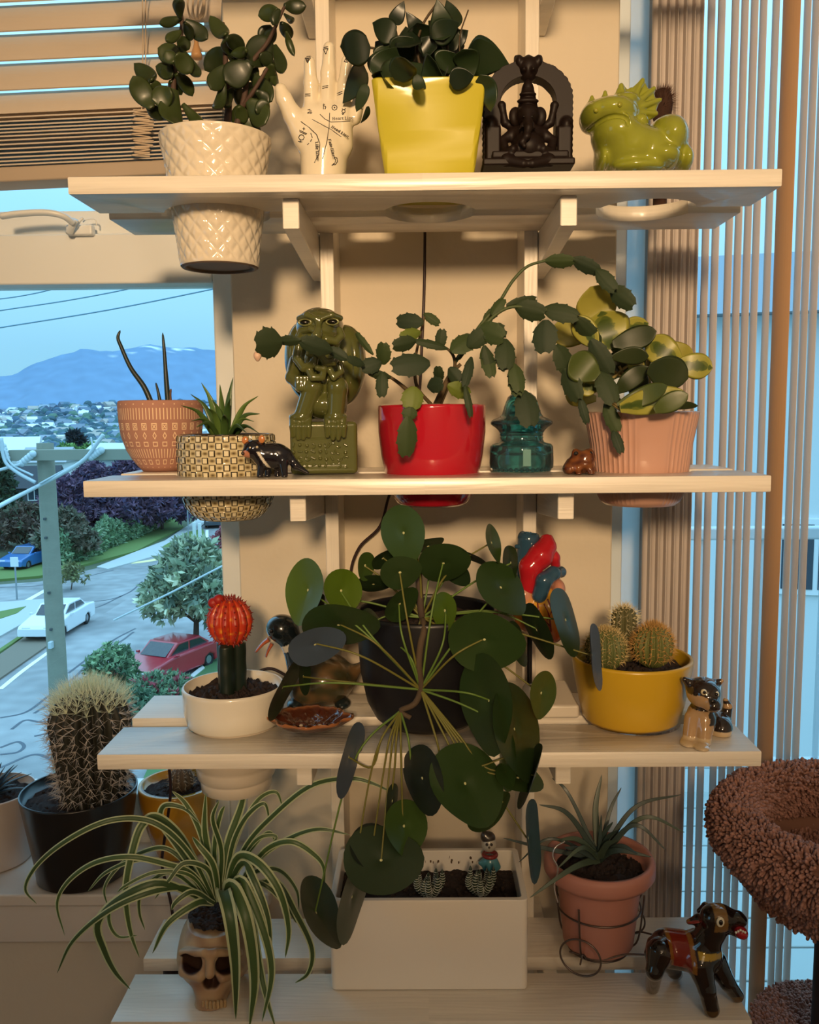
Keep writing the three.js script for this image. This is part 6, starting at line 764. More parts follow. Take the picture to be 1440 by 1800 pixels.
{ // narrow-leaved plant in the rimmed terracotta pot; the pot hangs in a wire cart behind the donkey
  const C = crop(860, 1300, 2.483), D = 1.135, Q = (x, y, dz = 0) => at(...C(x, y), D - dz), yb = Q(470, 880).y, c = Q(475, 880), x = c.x, z = 1 - D, t = thing('potted_air_plant', 'thin-leaved spiky plant in a pink terracotta pot held by wire', 'potted plant', V(x, yb, z)), clay = phys('#b67c6d', 0.6, { clearcoat: 0.1 });
  const H = yAt(1300 + 505 / 2.483, D, 1050) - yb, m = 0.000785 / 2.483, R = 236 * m;
  part(t, 'pot', turned([[0, yb], [140 * m, yb], [150 * m, yb + 0.004], [178 * m, yb + H * 0.72], [182 * m, yb + H * 0.76], [R * 0.93, yb + H * 0.79], [R, yb + H * 0.85], [R, yb + H * 0.95], [R - 0.003, yb + H], [R - 0.008, yb + H], [R - 0.013, yb + H * 0.93], [R - 0.015, yb + H * 0.8], [0, yb + H * 0.8]], V(x, 0, z), 80), clay);
  soil(t, x, yb + H * 0.83, z, R - 0.013, 61, 0.005);
  const mats = [fleshy('#3f4f4c', 0.45), fleshy('#35453f', 0.45), fleshy('#4a5a4a', 0.45)], b = Q(480, 520);
  [[275, 168, 330, 220, 18, -0.02], [218, 284, 330, 320, 26, 0], [492, 153, 465, 300, 34, -0.02], [577, 210, 530, 310, 20, -0.02], [838, 240, 640, 300, 24, -0.01], [853, 405, 680, 345, 24, 0.01], [772, 482, 640, 380, 24, 0.02], [708, 512, 560, 490, 34, 0.03], [178, 690, 360, 570, 32, 0.05], [62, 430, 240, 480, 24, 0.01], [130, 535, 260, 440, 16, 0.0], [290, 440, 380, 440, 30, 0.02], [330, 470, 400, 490, 40, 0.03], [540, 360, 500, 420, 30, 0.01], [560, 440, 520, 460, 34, 0.03], [490, 330, 485, 430, 20, 0.01], [560, 395, 520, 430, 26, 0.02], [300, 560, 400, 480, 26, 0.04], [650, 500, 580, 470, 26, 0.03]].forEach((l, i) => { const e = Q(l[0], l[1], l[5] * 1.6), md = Q(l[2], l[3], l[5]); md.y += 0.002; const side = e.clone().sub(b).cross(viewDir(b)).normalize(); part(t, 'leaf', sweep([b, md, e], (s) => [l[4] * m / 2 * (s < 0.15 ? 1.2 : 1) * Math.pow(1 - s, 0.6) + 0.0003, 0.0009 * (1 - s) + 0.0002, 0.25], 24, 8, { side }), mats[i % 3]); });
  const cart = thing('wire_cart', 'bent wire cart with looped wheels carrying the terracotta pot', 'cart', V(x, SH[4], z)), wm = std('#6e625c', 0.35, { metalness: 0.85 }), ring = (yy, r) => { const p = []; for (let i = 0; i < 40; i++) p.push(V(x + r * Math.cos(i / 40 * 6.2832), yy, z + r * Math.sin(i / 40 * 6.2832))); return sweep(p, () => 0.0013, 120, 7, { closed: true }); };
  const yR = yb + H * 0.44, rR = lerp(150, 178, 0.61) * m + 0.0035; part(cart, 'hoop', ring(yR, rR), wm);
  part(cart, 'base_hoop', ring(yb - 0.0035, 132 * m), wm);
  for (const a of [0.25, 2.2, 3.6, 5.2]) part(cart, 'strut', wire([V(x + (rR + 0.004) * Math.cos(a), yR + 0.02, z + (rR + 0.004) * Math.sin(a)), V(x + (rR + 0.0025) * Math.cos(a), yR, z + (rR + 0.0025) * Math.sin(a)), V(x + (156 * m + 0.002) * Math.cos(a), yb + 0.006, z + (156 * m + 0.002) * Math.sin(a)), V(x + 132 * m * Math.cos(a), yb - 0.0035, z + 132 * m * Math.sin(a))], 0.0013, 24), wm);
  const yw = SH[4] + 0.0016, wheel = (cx, cy, dz, r) => { const o = Q(cx, cy, dz), p = []; const cyy = yw + r; for (let i = 0; i < 36; i++) p.push(V(o.x + r * Math.cos(i / 36 * 6.2832), cyy + r * Math.sin(i / 36 * 6.2832), o.z + 0.012 * Math.cos(i / 36 * 6.2832))); const wg = part(cart, 'wheel', sweep(p, () => 0.0013, 110, 7, { closed: true }), wm); part(wg, 'axle_hook', wire([V(o.x, cyy - 0.01, o.z), V(o.x + 0.003, cyy + 0.004, o.z), V(o.x + 0.012, yb - 0.003, o.z - 0.012)], 0.0012, 16), wm); };
  wheel(398, 965, 0.05, 78 * m); wheel(600, 930, -0.045, 70 * m);
  const sh = (pts) => part(cart, 'shaft', wire(pts.map(([a, bb, dz]) => Q(a, bb, dz)), 0.0013, 30), wm); sh([[350, 925, 0.03], [480, 960, 0.045], [600, 938, 0.05], [720, 942, 0.065], [865, 946, 0.085]]); sh([[620, 905, -0.03], [640, 842, -0.02], [735, 856, 0.01], [790, 862, 0.03]]);
  part(cart, 'finial', wire([Q(652, 700, -0.02), Q(672, 650, -0.02), Q(662, 632, -0.02), Q(655, 660, -0.02)], 0.0013, 16), wm);
  part(cart, 'rim_loop', wire([Q(330, 445, 0.055), Q(290, 470, 0.06), Q(278, 510, 0.062), Q(300, 560, 0.064), Q(285, 640, 0.058), Q(300, 710, 0.05)], 0.0011, 30), std('#d8d8dc', 0.2, { metalness: 0.9 }));
}
// power cords
{ const cm = phys('#2a161a', 0.45); const cord = (name, pts, r, label) => { const g = wire(pts, r, 80, 8); return solo(name, g, cm, label, 'cable'); };
  cord('hanging_cable', [at(747, 372, 1.29), at(747, 420, 1.29), at(746, 500, 1.295), at(742, 600, 1.295), at(736, 700, 1.297), at(716, 790, 1.297), at(684, 872, 1.29), at(668, 925, 1.29), at(632, 962, 1.295), at(617, 1005, 1.297), at(625, 1060, 1.297)], 0.0021, 'dark cable hanging down the wall behind the red pot');
  cord('hanging_cable', [at(505, 1188, 1.29), at(470, 1175, 1.285), at(400, 1215, 1.262), at(330, 1222, 1.25), at(303, 1232, 1.24), at(297, 1260, 1.238), at(294, 1310, 1.238), at(300, 1390, 1.24), at(290, 1470, 1.242), at(285, 1520, 1.242), at(300, 1585, 1.24), at(306, 1640, 1.236), at(302, 1690, 1.234), at(299, 1702, 1.234)], 0.0022, 'dark cable running down past the left end of the lower shelves');
  const p = at(301, 1704, 1.234), g = new THREE.CapsuleGeometry(0.012, 0.016, 6, 16).translate(p.x, p.y - 0.004, p.z); solo('plug', g, std('#2b2426', 0.5), 'black plug at the end of the cable beside the skull', 'plug'); }
// cat tree
{ const D = 1.12, R = 0.152, r0 = 0.029, el = at(1255, 1435, D), c = V(el.x + R + r0 + 0.008, at(1440, 1455, D).y, 1 - D), t = thing('cat_tree', 'brown plush cat tree with a round padded bed', 'cat tree', V(c.x, 0, c.z)), plush = std('#8a6250', 0.95), H = c.y - 0.012;
  const tor = new THREE.TorusGeometry(R, r0, 24, 72).rotateX(Math.PI / 2).scale(1, 1.15, 1).translate(c.x, H, c.z); part(t, 'bolster', tor, plush);
  const bowl = turned([[0, H - 0.09], [R * 0.72, H - 0.09], [R * 0.92, H - 0.075], [R + 0.012, H - 0.026], [R - 0.012, H - 0.02], [R * 0.8, H - 0.06], [R * 0.6, H - 0.068], [0, H - 0.07]], V(c.x, 0, c.z), 64); part(t, 'bed_base', bowl, plush);
  const px = at(1436, 1700, D + 0.03).x; part(t, 'post', turned([[0, H - 0.091], [0.045, H - 0.091], [0.045, 0.02], [0, 0.02]].reverse(), V(px + 0.04, 0, c.z - 0.02), 32), std('#3a2c28', 0.9));
  const pl = at(1395, 1755, 1.26), py = pl.y, lx = at(1300, 1700, 1.26).x + 0.11; part(t, 'lower_platform', turned([[0, py - 0.02], [0.1, py - 0.02], [0.11, py - 0.01], [0.105, py], [0, py]], V(lx, 0, c.z - 0.06), 48), plush); part(t, 'foot_plate', box(c.x - 0.2, c.x + 0.25, 0.0, 0.025, c.z - 0.1, c.z + 0.3, 0.006), plush);
  const nub = new THREE.CapsuleGeometry(0.0021, 0.0075, 3, 6).rotateX(Math.PI / 2).translate(0, 0, 0.003), tuft = (name, n, place, seed) => { const r = rng(seed), im = new THREE.InstancedMesh(nub, std('#ffffff', 0.9), n), M = new THREE.Matrix4(), q = new THREE.Quaternion(), col = new THREE.Color(); for (let i = 0; i < n; i++) { const [p, nn] = place(r); nn.add(V(0.6 * (r() - 0.5), -0.3 + 0.5 * (r() - 0.5), 0.6 * (r() - 0.5))).normalize(); q.setFromUnitVectors(V(0, 0, 1), nn); const s = 0.7 + 0.5 * r(); M.compose(p.sub(t.position), q, V(s, s, s * (0.8 + 0.5 * r()))); im.setMatrixAt(i, M); im.setColorAt(i, col.set('#a3786a').multiplyScalar(0.75 + 0.5 * r())); } im.name = name; im.userData.kind = 'stuff'; im.castShadow = im.receiveShadow = true; t.add(im); };
  tuft('bolster_tufts', 17000, (r) => { const a = r() * 6.2832, b = r() * 6.2832, nn = V(Math.cos(a) * Math.cos(b), Math.sin(b), Math.sin(a) * Math.cos(b)); return [V(c.x + (R + r0 * Math.cos(b)) * Math.cos(a), H + 1.15 * r0 * Math.sin(b), c.z + (R + r0 * Math.cos(b)) * Math.sin(a)), nn]; }, 81);
  tuft('bed_tufts', 9000, (r) => { if (r() < 0.55) { const a = r() * 6.2832, d = (R - 0.02) * Math.sqrt(r()); return [V(c.x + d * Math.cos(a), H - 0.07 + 0.025 * (d / R) ** 4, c.z + d * Math.sin(a)), V(0, 1, 0)]; } const a = r() * 6.2832, k = r(); return [V(c.x + lerp(R * 0.78, R + 0.012, k) * Math.cos(a), lerp(H - 0.088, H - 0.03, k), c.z + lerp(R * 0.78, R + 0.012, k) * Math.sin(a)), V(Math.cos(a), -0.6, Math.sin(a))]; }, 82);
  tuft('platform_tufts', 6000, (r) => { const a = r() * 6.2832, d = 0.11 * Math.sqrt(r()); return [V(lx + d * Math.cos(a), py + 0.0, c.z - 0.06 + d * Math.sin(a)), V(0.3 * Math.cos(a), 1, 0.3 * Math.sin(a))]; }, 83); }
// ---------------------------------------------------------------- ornaments
// where the ray through a pixel first meets a distance field
function hit(f, u, v, Dn, Df) { const d = V((u - CX) / F, (900 - v) / F, -1).applyQuaternion(camInv), p = V(0, 0, 0); for (let D = Dn; D < Df; D += 0.0007) { p.set(0, EYE, 1).addScaledVector(d, -D / d.z); if (f(p.x, p.y, p.z) < 0) return p.clone().addScaledVector(d, -0.0003); } return null; }
const clipY = (f, y) => (x, yy, z) => Math.max(f(x, yy, z), y - yy);
const bead = (p, r, s = [1, 1, 1]) => new THREE.SphereGeometry(r, 18, 14).scale(...s).translate(p.x, p.y, p.z);
{ // palmistry hand
  const D = 1.1, y = SH[1] + 0.0006, C = crop(480, 60, 3.79), Q = (a, b, dz = 0) => at(...C(a, b), D - dz), k = mpp(EYE + 0.35, D) / 3.79, c = Q(335, 925), t = thing('palmistry_hand', 'glossy white ceramic hand marked with black palmistry lines and symbols', 'ornament', V(c.x, y, c.z)), q = (n) => n * k;
  const f0 = blend(q(46), cap(Q(335, 985), Q(340, 800), q(148), q(158)), rbox(Q(360, 640), [q(172), q(170), q(78)], q(76)), cap(Q(260, 700, 0.004), Q(200, 620, 0.003), q(100), q(80)));
  const finger = (pts, rs) => chain(pts.map((p) => Q(...p)), rs.map(q), q(18));
  const f = clipY(blend(q(26), f0, finger([[255, 520, 0], [252, 330, 0.002], [244, 188, 0.006]], [52, 46, 38]), finger([[365, 500, 0], [368, 260, 0.002], [374, 92, 0.006]], [54, 48, 38]), finger([[462, 520, 0], [476, 340, 0.002], [492, 182, 0.006]], [50, 44, 36]), finger([[545, 560, 0], [578, 420, 0.001], [606, 310, 0.004]], [44, 38, 31]), finger([[215, 690, 0.004], [130, 540, 0.008], [72, 430, 0.01], [52, 372, 0.012]], [84, 62, 52, 42])), y);
  part(t, 'hand', meshField(f, [Q(10, 40), Q(650, 930)], 0.05, 0.0014), glaze('#ece0c6', 0.12));
  const ink = std('#2a2320', 0.5), draw = (pts, r = 0.00055) => { const p = pts.map(([a, b]) => hit(f, ...C(a, b), 0.98, 1.16)).filter(Boolean); return p.length > 1 ? wire(p, r, p.length * 6, 5) : null; }, dense = (pts) => { const o = []; for (let i = 0; i + 1 < pts.length; i++) for (let s = 0; s < 4; s++) o.push([lerp(pts[i][0], pts[i + 1][0], s / 4), lerp(pts[i][1], pts[i + 1][1], s / 4)]); o.push(pts[pts.length - 1]); return o; };
  const mark = (name, ...ls) => { const g = ls.map((l) => draw(dense(l))).filter(Boolean); if (g.length) part(t, name, join(g), ink); };
  const circ = (x, yy, r) => Array.from({ length: 9 }, (_, i) => [x + r * Math.cos(i / 8 * 6.2832), yy + r * Math.sin(i / 8 * 6.2832)]);
  mark('life_line', [[185, 582], [240, 622], [290, 670], [312, 730], [305, 800], [276, 858]]); mark('fate_line', [[378, 525], [374, 620], [358, 720], [330, 832]]); mark('head_line', [[260, 568], [320, 600], [390, 638], [455, 685]]); mark('heart_line', [[313, 534], [345, 565], [385, 586], [440, 584], [513, 580]]);
  mark('dashed_line', [[252, 660], [262, 690]], [[258, 700], [250, 716]], [[240, 728], [228, 738]]);
  mark('finger_mark', [[215, 400], [250, 398]], [[214, 413], [250, 411]]); mark('finger_mark', [[330, 350], [368, 343]], [[330, 362], [366, 355]]); mark('finger_mark', [[428, 395], [462, 382]], [[430, 407], [462, 394]]); mark('finger_mark', [[496, 447], [520, 440]], [[582, 494], [602, 504]]);
  mark('triangle_symbol', [[214, 160], [250, 158], [230, 190], [214, 160]], [[217, 150], [250, 148]], [[224, 166], [240, 165], [231, 180], [224, 166]]); mark('triangle_symbol', [[336, 100], [366, 96], [352, 132], [336, 100]], [[338, 90], [366, 84]]); mark('triangle_symbol', [[474, 184], [496, 186], [486, 160], [474, 184]]);
  mark('planet_symbol', [[232, 505], [246, 502], [246, 516], [230, 526], [262, 524]], [[254, 508], [253, 530]]); mark('planet_symbol', [[338, 464], [336, 500]], [[332, 474], [346, 470]], [[337, 480], [350, 480], [352, 490], [346, 500]]); mark('planet_symbol', circ(410, 490, 17), circ(410, 490, 3)); mark('planet_symbol', circ(470, 514, 11), [[460, 496], [466, 504], [478, 502], [484, 494]], [[468, 525], [464, 538]], [[457, 530], [474, 533]]);
  mark('planet_symbol', circ(190, 688, 18), [[184, 706], [180, 724]], [[168, 714], [194, 718]]); mark('planet_symbol', [[176, 640], [226, 664]], [[178, 650], [222, 670]], [[206, 620], [204, 640]], [[198, 628], [214, 632]]); mark('moon_symbol', [[408, 818], [426, 826], [430, 848], [416, 868], [392, 874], [412, 858], [416, 838], [408, 818]]);
  const font = await new (await import('three/addons/loaders/FontLoader.js')).FontLoader().loadAsync('fonts/droid/droid_serif_bold.typeface.json'), write = (str, a, b, ang, size) => { const g = []; const n = hit(f, ...C(a, b), 0.98, 1.16); if (!n) return; const e = 0.002, N = V(f(n.x + e, n.y, n.z) - f(n.x - e, n.y, n.z), f(n.x, n.y + e, n.z) - f(n.x, n.y - e, n.z), f(n.x, n.y, n.z + e) - f(n.x, n.y, n.z - e)).normalize(); const s = new THREE.ExtrudeGeometry(font.generateShapes(str, size), { depth: 0.0003, bevelEnabled: false, curveSegments: 3 }); s.rotateZ(ang); const X = V(0, 1, 0).cross(N).normalize(), Y = N.clone().cross(X); s.applyMatrix4(new THREE.Matrix4().makeBasis(X, Y, N).setPosition(n.addScaledVector(N, 0.0002))); part(t, 'lettering', s, ink); };
  write('Heart Line', 394, 574, 0.03, 0.0034); write('Head Line', 384, 622, -0.6, 0.0034); write('Fate Line', 366, 700, -1.42, 0.0036); write('Life Line', 282, 718, -1.45, 0.0036);
}
{ // carved dark wood deity under an arch
  const D = 1.1, y = SH[1] + 0.0006, Q = (u, v, dz = 0) => at(u, v, D - dz), k = mpp(EYE + 0.35, D), q = (n) => n * k, c = Q(927, 298), t = thing('carved_idol', 'dark carved wooden elephant-headed deity seated under a pierced arch', 'ornament', V(c.x, y, c.z)), wood = phys('#1b110e', 0.5, { specularIntensity: 0.5 });
  part(t, 'base', meshField(clipY(blend(q(4), rbox(Q(925, 296), [q(79), q(6), 0.032], q(3)), rbox(Q(928, 285), [q(66), q(9), 0.028], q(3))), y), [Q(840, 302), Q(1012, 268)], 0.04, 0.0013), wood);
  const outer = (x, yy, z) => { const dx = x - Q(929, 0).x, Y0 = Q(929, 175).y, r = q(78); const d = yy > Y0 ? Math.max(Math.hypot(dx, (yy - Y0) * 1.22) - r, -1) : Math.abs(dx) - r; return d; }, inner = (x, yy, z) => { const dx = x - Q(929, 0).x, Y0 = Q(929, 180).y, r = q(48); return yy > Y0 ? Math.hypot(dx, (yy - Y0) * 1.15) - r : Math.abs(dx) - r; };
  const arch = (x, yy, z) => Math.max(outer(x, yy, z) + 0.0006 * Math.sin(yy * 900), -inner(x, yy, z), Math.abs(z - c.z + 0.006) - 0.012, Q(929, 294).y - yy);
  part(t, 'arch', meshField(blend(q(4), arch, rbox(Q(866, 262), [q(13), q(34), 0.014], q(4)), rbox(Q(990, 262), [q(13), q(34), 0.014], q(4)), ell(Q(862, 222), [q(12), q(14), 0.014]), ell(Q(994, 222), [q(12), q(14), 0.014])), [Q(840, 300), Q(1012, 100)], 0.03, 0.0014), wood);
  part(t, 'crest', meshField(blend(q(5), ell(Q(929, 122), [q(18), q(22), 0.013]), ell(Q(912, 110), [q(8), q(12), 0.01]), ell(Q(946, 110), [q(8), q(12), 0.01]), cap(Q(907, 101), Q(914, 128), q(3), q(6)), cap(Q(950, 101), Q(944, 128), q(3), q(6)), cap(Q(929, 101), Q(929, 130), q(4), q(8)), ell(Q(921, 122, 0.012), [q(4), q(4), 0.004]), ell(Q(937, 122, 0.012), [q(4), q(4), 0.004])), [Q(895, 95), Q(965, 150)], 0.02, 0.0012), wood);
  const head = blend(q(6), ell(Q(927, 205, 0.012), [q(19), q(20), 0.016]), ell(Q(907, 206, 0.008), [q(13), q(17), 0.006], [0, 0.4, 0.1]), ell(Q(948, 206, 0.008), [q(13), q(17), 0.006], [0, -0.4, -0.1]), chain([Q(928, 208, 0.024), Q(929, 225, 0.033), Q(926, 240, 0.036), Q(918, 250, 0.034), Q(922, 257, 0.034)], [q(8), q(7), q(6), q(5), q(4)], 0.002), cap(Q(918, 219, 0.026), Q(914, 226, 0.032), q(3), q(1.5)), cap(Q(938, 219, 0.026), Q(942, 226, 0.032), q(3), q(1.5)));
  const crown = blend(q(5), cap(Q(928, 186, 0.006), Q(928, 158, 0.004), q(17), q(11)), ell(Q(928, 150, 0.004), [q(7), q(10), 0.006]), ell(Q(928, 178, 0.016), [q(19), q(5), 0.006]), ell(Q(928, 166, 0.014), [q(15), q(4), 0.006]));
  const body = blend(q(8), ell(Q(928, 262, 0.008), [q(30), q(28), 0.024]), ell(Q(928, 238, 0.004), [q(28), q(20), 0.016]), chain([Q(904, 232, 0.004), Q(884, 248, 0.008), Q(889, 268, 0.018), Q(902, 262, 0.026)], [q(9), q(8), q(7), q(7)], 0.002), chain([Q(952, 232, 0.004), Q(972, 248, 0.008), Q(968, 268, 0.018), Q(955, 262, 0.026)], [q(9), q(8), q(7), q(7)], 0.002), chain([Q(908, 228, 0), Q(888, 216, 0.002), Q(884, 196, 0.004), Q(882, 186, 0.004)], [q(8), q(7), q(6), q(8)], 0.002), chain([Q(948, 228, 0), Q(968, 216, 0.002), Q(973, 196, 0.004), Q(975, 186, 0.004)], [q(8), q(7), q(6), q(8)], 0.002), chain([Q(908, 276, 0.016), Q(890, 282, 0.024), Q(920, 288, 0.034)], [q(12), q(11), q(8)], 0.002), chain([Q(948, 276, 0.016), Q(966, 282, 0.024), Q(936, 288, 0.034)], [q(12), q(11), q(8)], 0.002));
  part(t, 'head', meshField(blend(q(2), head, crown), [Q(880, 140), Q(975, 262)], 0.04, 0.0011), wood); part(t, 'body', meshField(clipY(body, y + 0.006), [Q(868, 176), Q(990, 297)], 0.045, 0.0012), wood);
  for (const [u, v] of [[921, 205], [935, 205]]) part(t, 'eye', bead(Q(u, v, 0.0275), 0.0016), phys('#120a08', 0.2));
}
{ // green crested creature
  const D = 1.112, y = SH[1] + 0.0006, C = crop(960, 0, 3), Q = (a, b, dz = 0) => at(...C(a, b), D - dz), k = mpp(EYE + 0.33, D) / 3, q = (n) => n * k, c = Q(480, 890), t = thing('crested_frog', 'lime green glazed ceramic frog with a spiked frill on its head', 'ornament', V(c.x, y, c.z)), green = glaze('#8f9430', 0.14);
  const poly = (pts) => (x, yy) => { let d = 1e9, s = 1; for (let i = 0, j = pts.length - 1; i < pts.length; j = i++) { const [ax, ay] = pts[i], [bx, by] = pts[j], ex = bx - ax, ey = by - ay, wx = x - ax, wy = yy - ay, q2 = clamp((wx * ex + wy * ey) / (ex * ex + ey * ey)), px = wx - ex * q2, py = wy - ey * q2; d = Math.min(d, px * px + py * py); const a = yy >= ay, b = yy < by, c2 = ex * wy > ey * wx; if ((a && b && c2) || (!a && !b && !c2)) s = -s; } return s * Math.sqrt(d); };
  const body = blend(q(30), ell(Q(430, 800, 0.006), [q(168), q(140), 0.05]), ell(Q(380, 720, 0.02), [q(110), q(110), 0.04]), ell(Q(630, 745, 0), [q(108), q(120), 0.05]), ell(Q(590, 850, 0.012), [q(110), q(70), 0.045]), ell(Q(722, 850, 0.006), [q(42), q(68), 0.03]), ell(Q(560, 800, 0.03), [q(70), q(105), 0.02]), ell(Q(480, 880, 0.035), [q(120), q(34), 0.02]), ell(Q(285, 860, 0.01), [q(30), q(60), 0.03]));
  const head = blend(q(22), ell(Q(330, 618, 0.015), [q(146), q(84), 0.047]), ell(Q(238, 622, 0.018), [q(50), q(64), 0.034]), ell(Q(400, 560, 0.008), [q(90), q(46), 0.036]), ell(Q(345, 715, 0.018), [q(104), q(92), 0.04]), ell(Q(268, 578, 0.044), [q(22), q(20), 0.008]), ell(Q(385, 548, 0.04), [q(40), q(15), 0.01]), cap(Q(236, 590, 0.022), Q(242, 512, 0.022), q(28), q(10)), cap(Q(305, 565, 0.022), Q(312, 486, 0.022), q(28), q(10)));
  const lump = blend(q(24), body, head), groove = [[222, 690], [250, 664], [285, 640], [320, 622], [360, 612], [400, 614], [428, 630], [436, 654]].map(([a, b]) => hit(lump, ...C(a, b), 1.0, 1.2)).filter(Boolean), mouth = chain(groove, q(11)), lip = chain(groove.map((p) => p.clone().add(V(0, q(16), -0.002))), q(12));
  const fz = Q(480, 560, 0.022).z, o = Q(400, 600, 0.022), outline = poly([[345, 560], [372, 480], [395, 446], [428, 478], [452, 468], [512, 416], [545, 470], [570, 458], [582, 512], [606, 524], [590, 568], [584, 602], [540, 628], [500, 664], [450, 660], [400, 620]]), slab = (x, yy, z) => { const u = 480 + (x - Q(480, 560, 0.022).x) / k, v = 560 - (yy - Q(480, 560, 0.022).y) / k; return smax(outline(u, v) * k, Math.abs(z - fz + (x - o.x) * 0.25) - 0.006, 0.005); };
  const rays = [[395, 452], [452, 474], [510, 424], [570, 466], [602, 526], [582, 598]], fr = rays.map(([a, b]) => cap(Q(430, 590, 0.034), Q(a, b, 0.022 - (a - 400) * k * 0.25 + 0.005), q(20), q(11)));
  const web = slab;
  const f = clipY(blend(q(14), carve(q(8), blend(q(10), lump, lip), mouth), blend(q(12), ...fr, web), ell(Q(495, 645, 0.024), [q(42), q(36), 0.016])), y);
  part(t, 'body', meshField(f, [Q(170, 400), Q(780, 900)], 0.06, 0.0016), green);
  for (const [a, b] of [[265, 580], [390, 550]]) { const p = hit(f, ...C(a, b), 1.0, 1.2); if (p) part(t, 'eye', bead(p, q(13), [1, 1, 0.5]), glaze('#8a8a26', 0.12)); }
  // the hairy brown ball behind it
  const bp = Q(612, 515, -0.088), b = thing('bristly_ball', 'dark brown bristly fibre ball half hidden behind the green crested frog', 'ornament', V(bp.x, y, bp.z)), br = q(56); part(b, 'core', meshField(clipY(blend(0.01, ell(V(bp.x, bp.y - 0.01, bp.z), [br, br * 1.5, br]), cap(V(bp.x, y, bp.z), V(bp.x, bp.y, bp.z), br * 0.7)), y), [V(bp.x - br, y, bp.z - br), V(bp.x + br, bp.y + br, bp.z + br)], 0.02, 0.002), std('#3a2318', 0.95));
  const r = rng(8), P = []; for (let i = 0; i < 900; i++) { const d = V(r() - 0.5, r() - 0.25, r() - 0.5).normalize(), o = V(bp.x + d.x * br * 0.95, bp.y - 0.01 + d.y * br * 1.42, bp.z + d.z * br * 0.95), e = o.clone().addScaledVector(d, 0.007 + 0.006 * r()), s = d.clone().cross(V(r(), r(), r())).normalize().multiplyScalar(0.0003); P.push(...o.clone().add(s).toArray(), ...o.clone().sub(s).toArray(), ...e.toArray()); } const g = new THREE.BufferGeometry(); g.setAttribute('position', new THREE.Float32BufferAttribute(P, 3)); g.computeVertexNormals(); part(b, 'bristles', g, std('#4a2c1e', 0.9)).userData.kind = 'stuff';
}
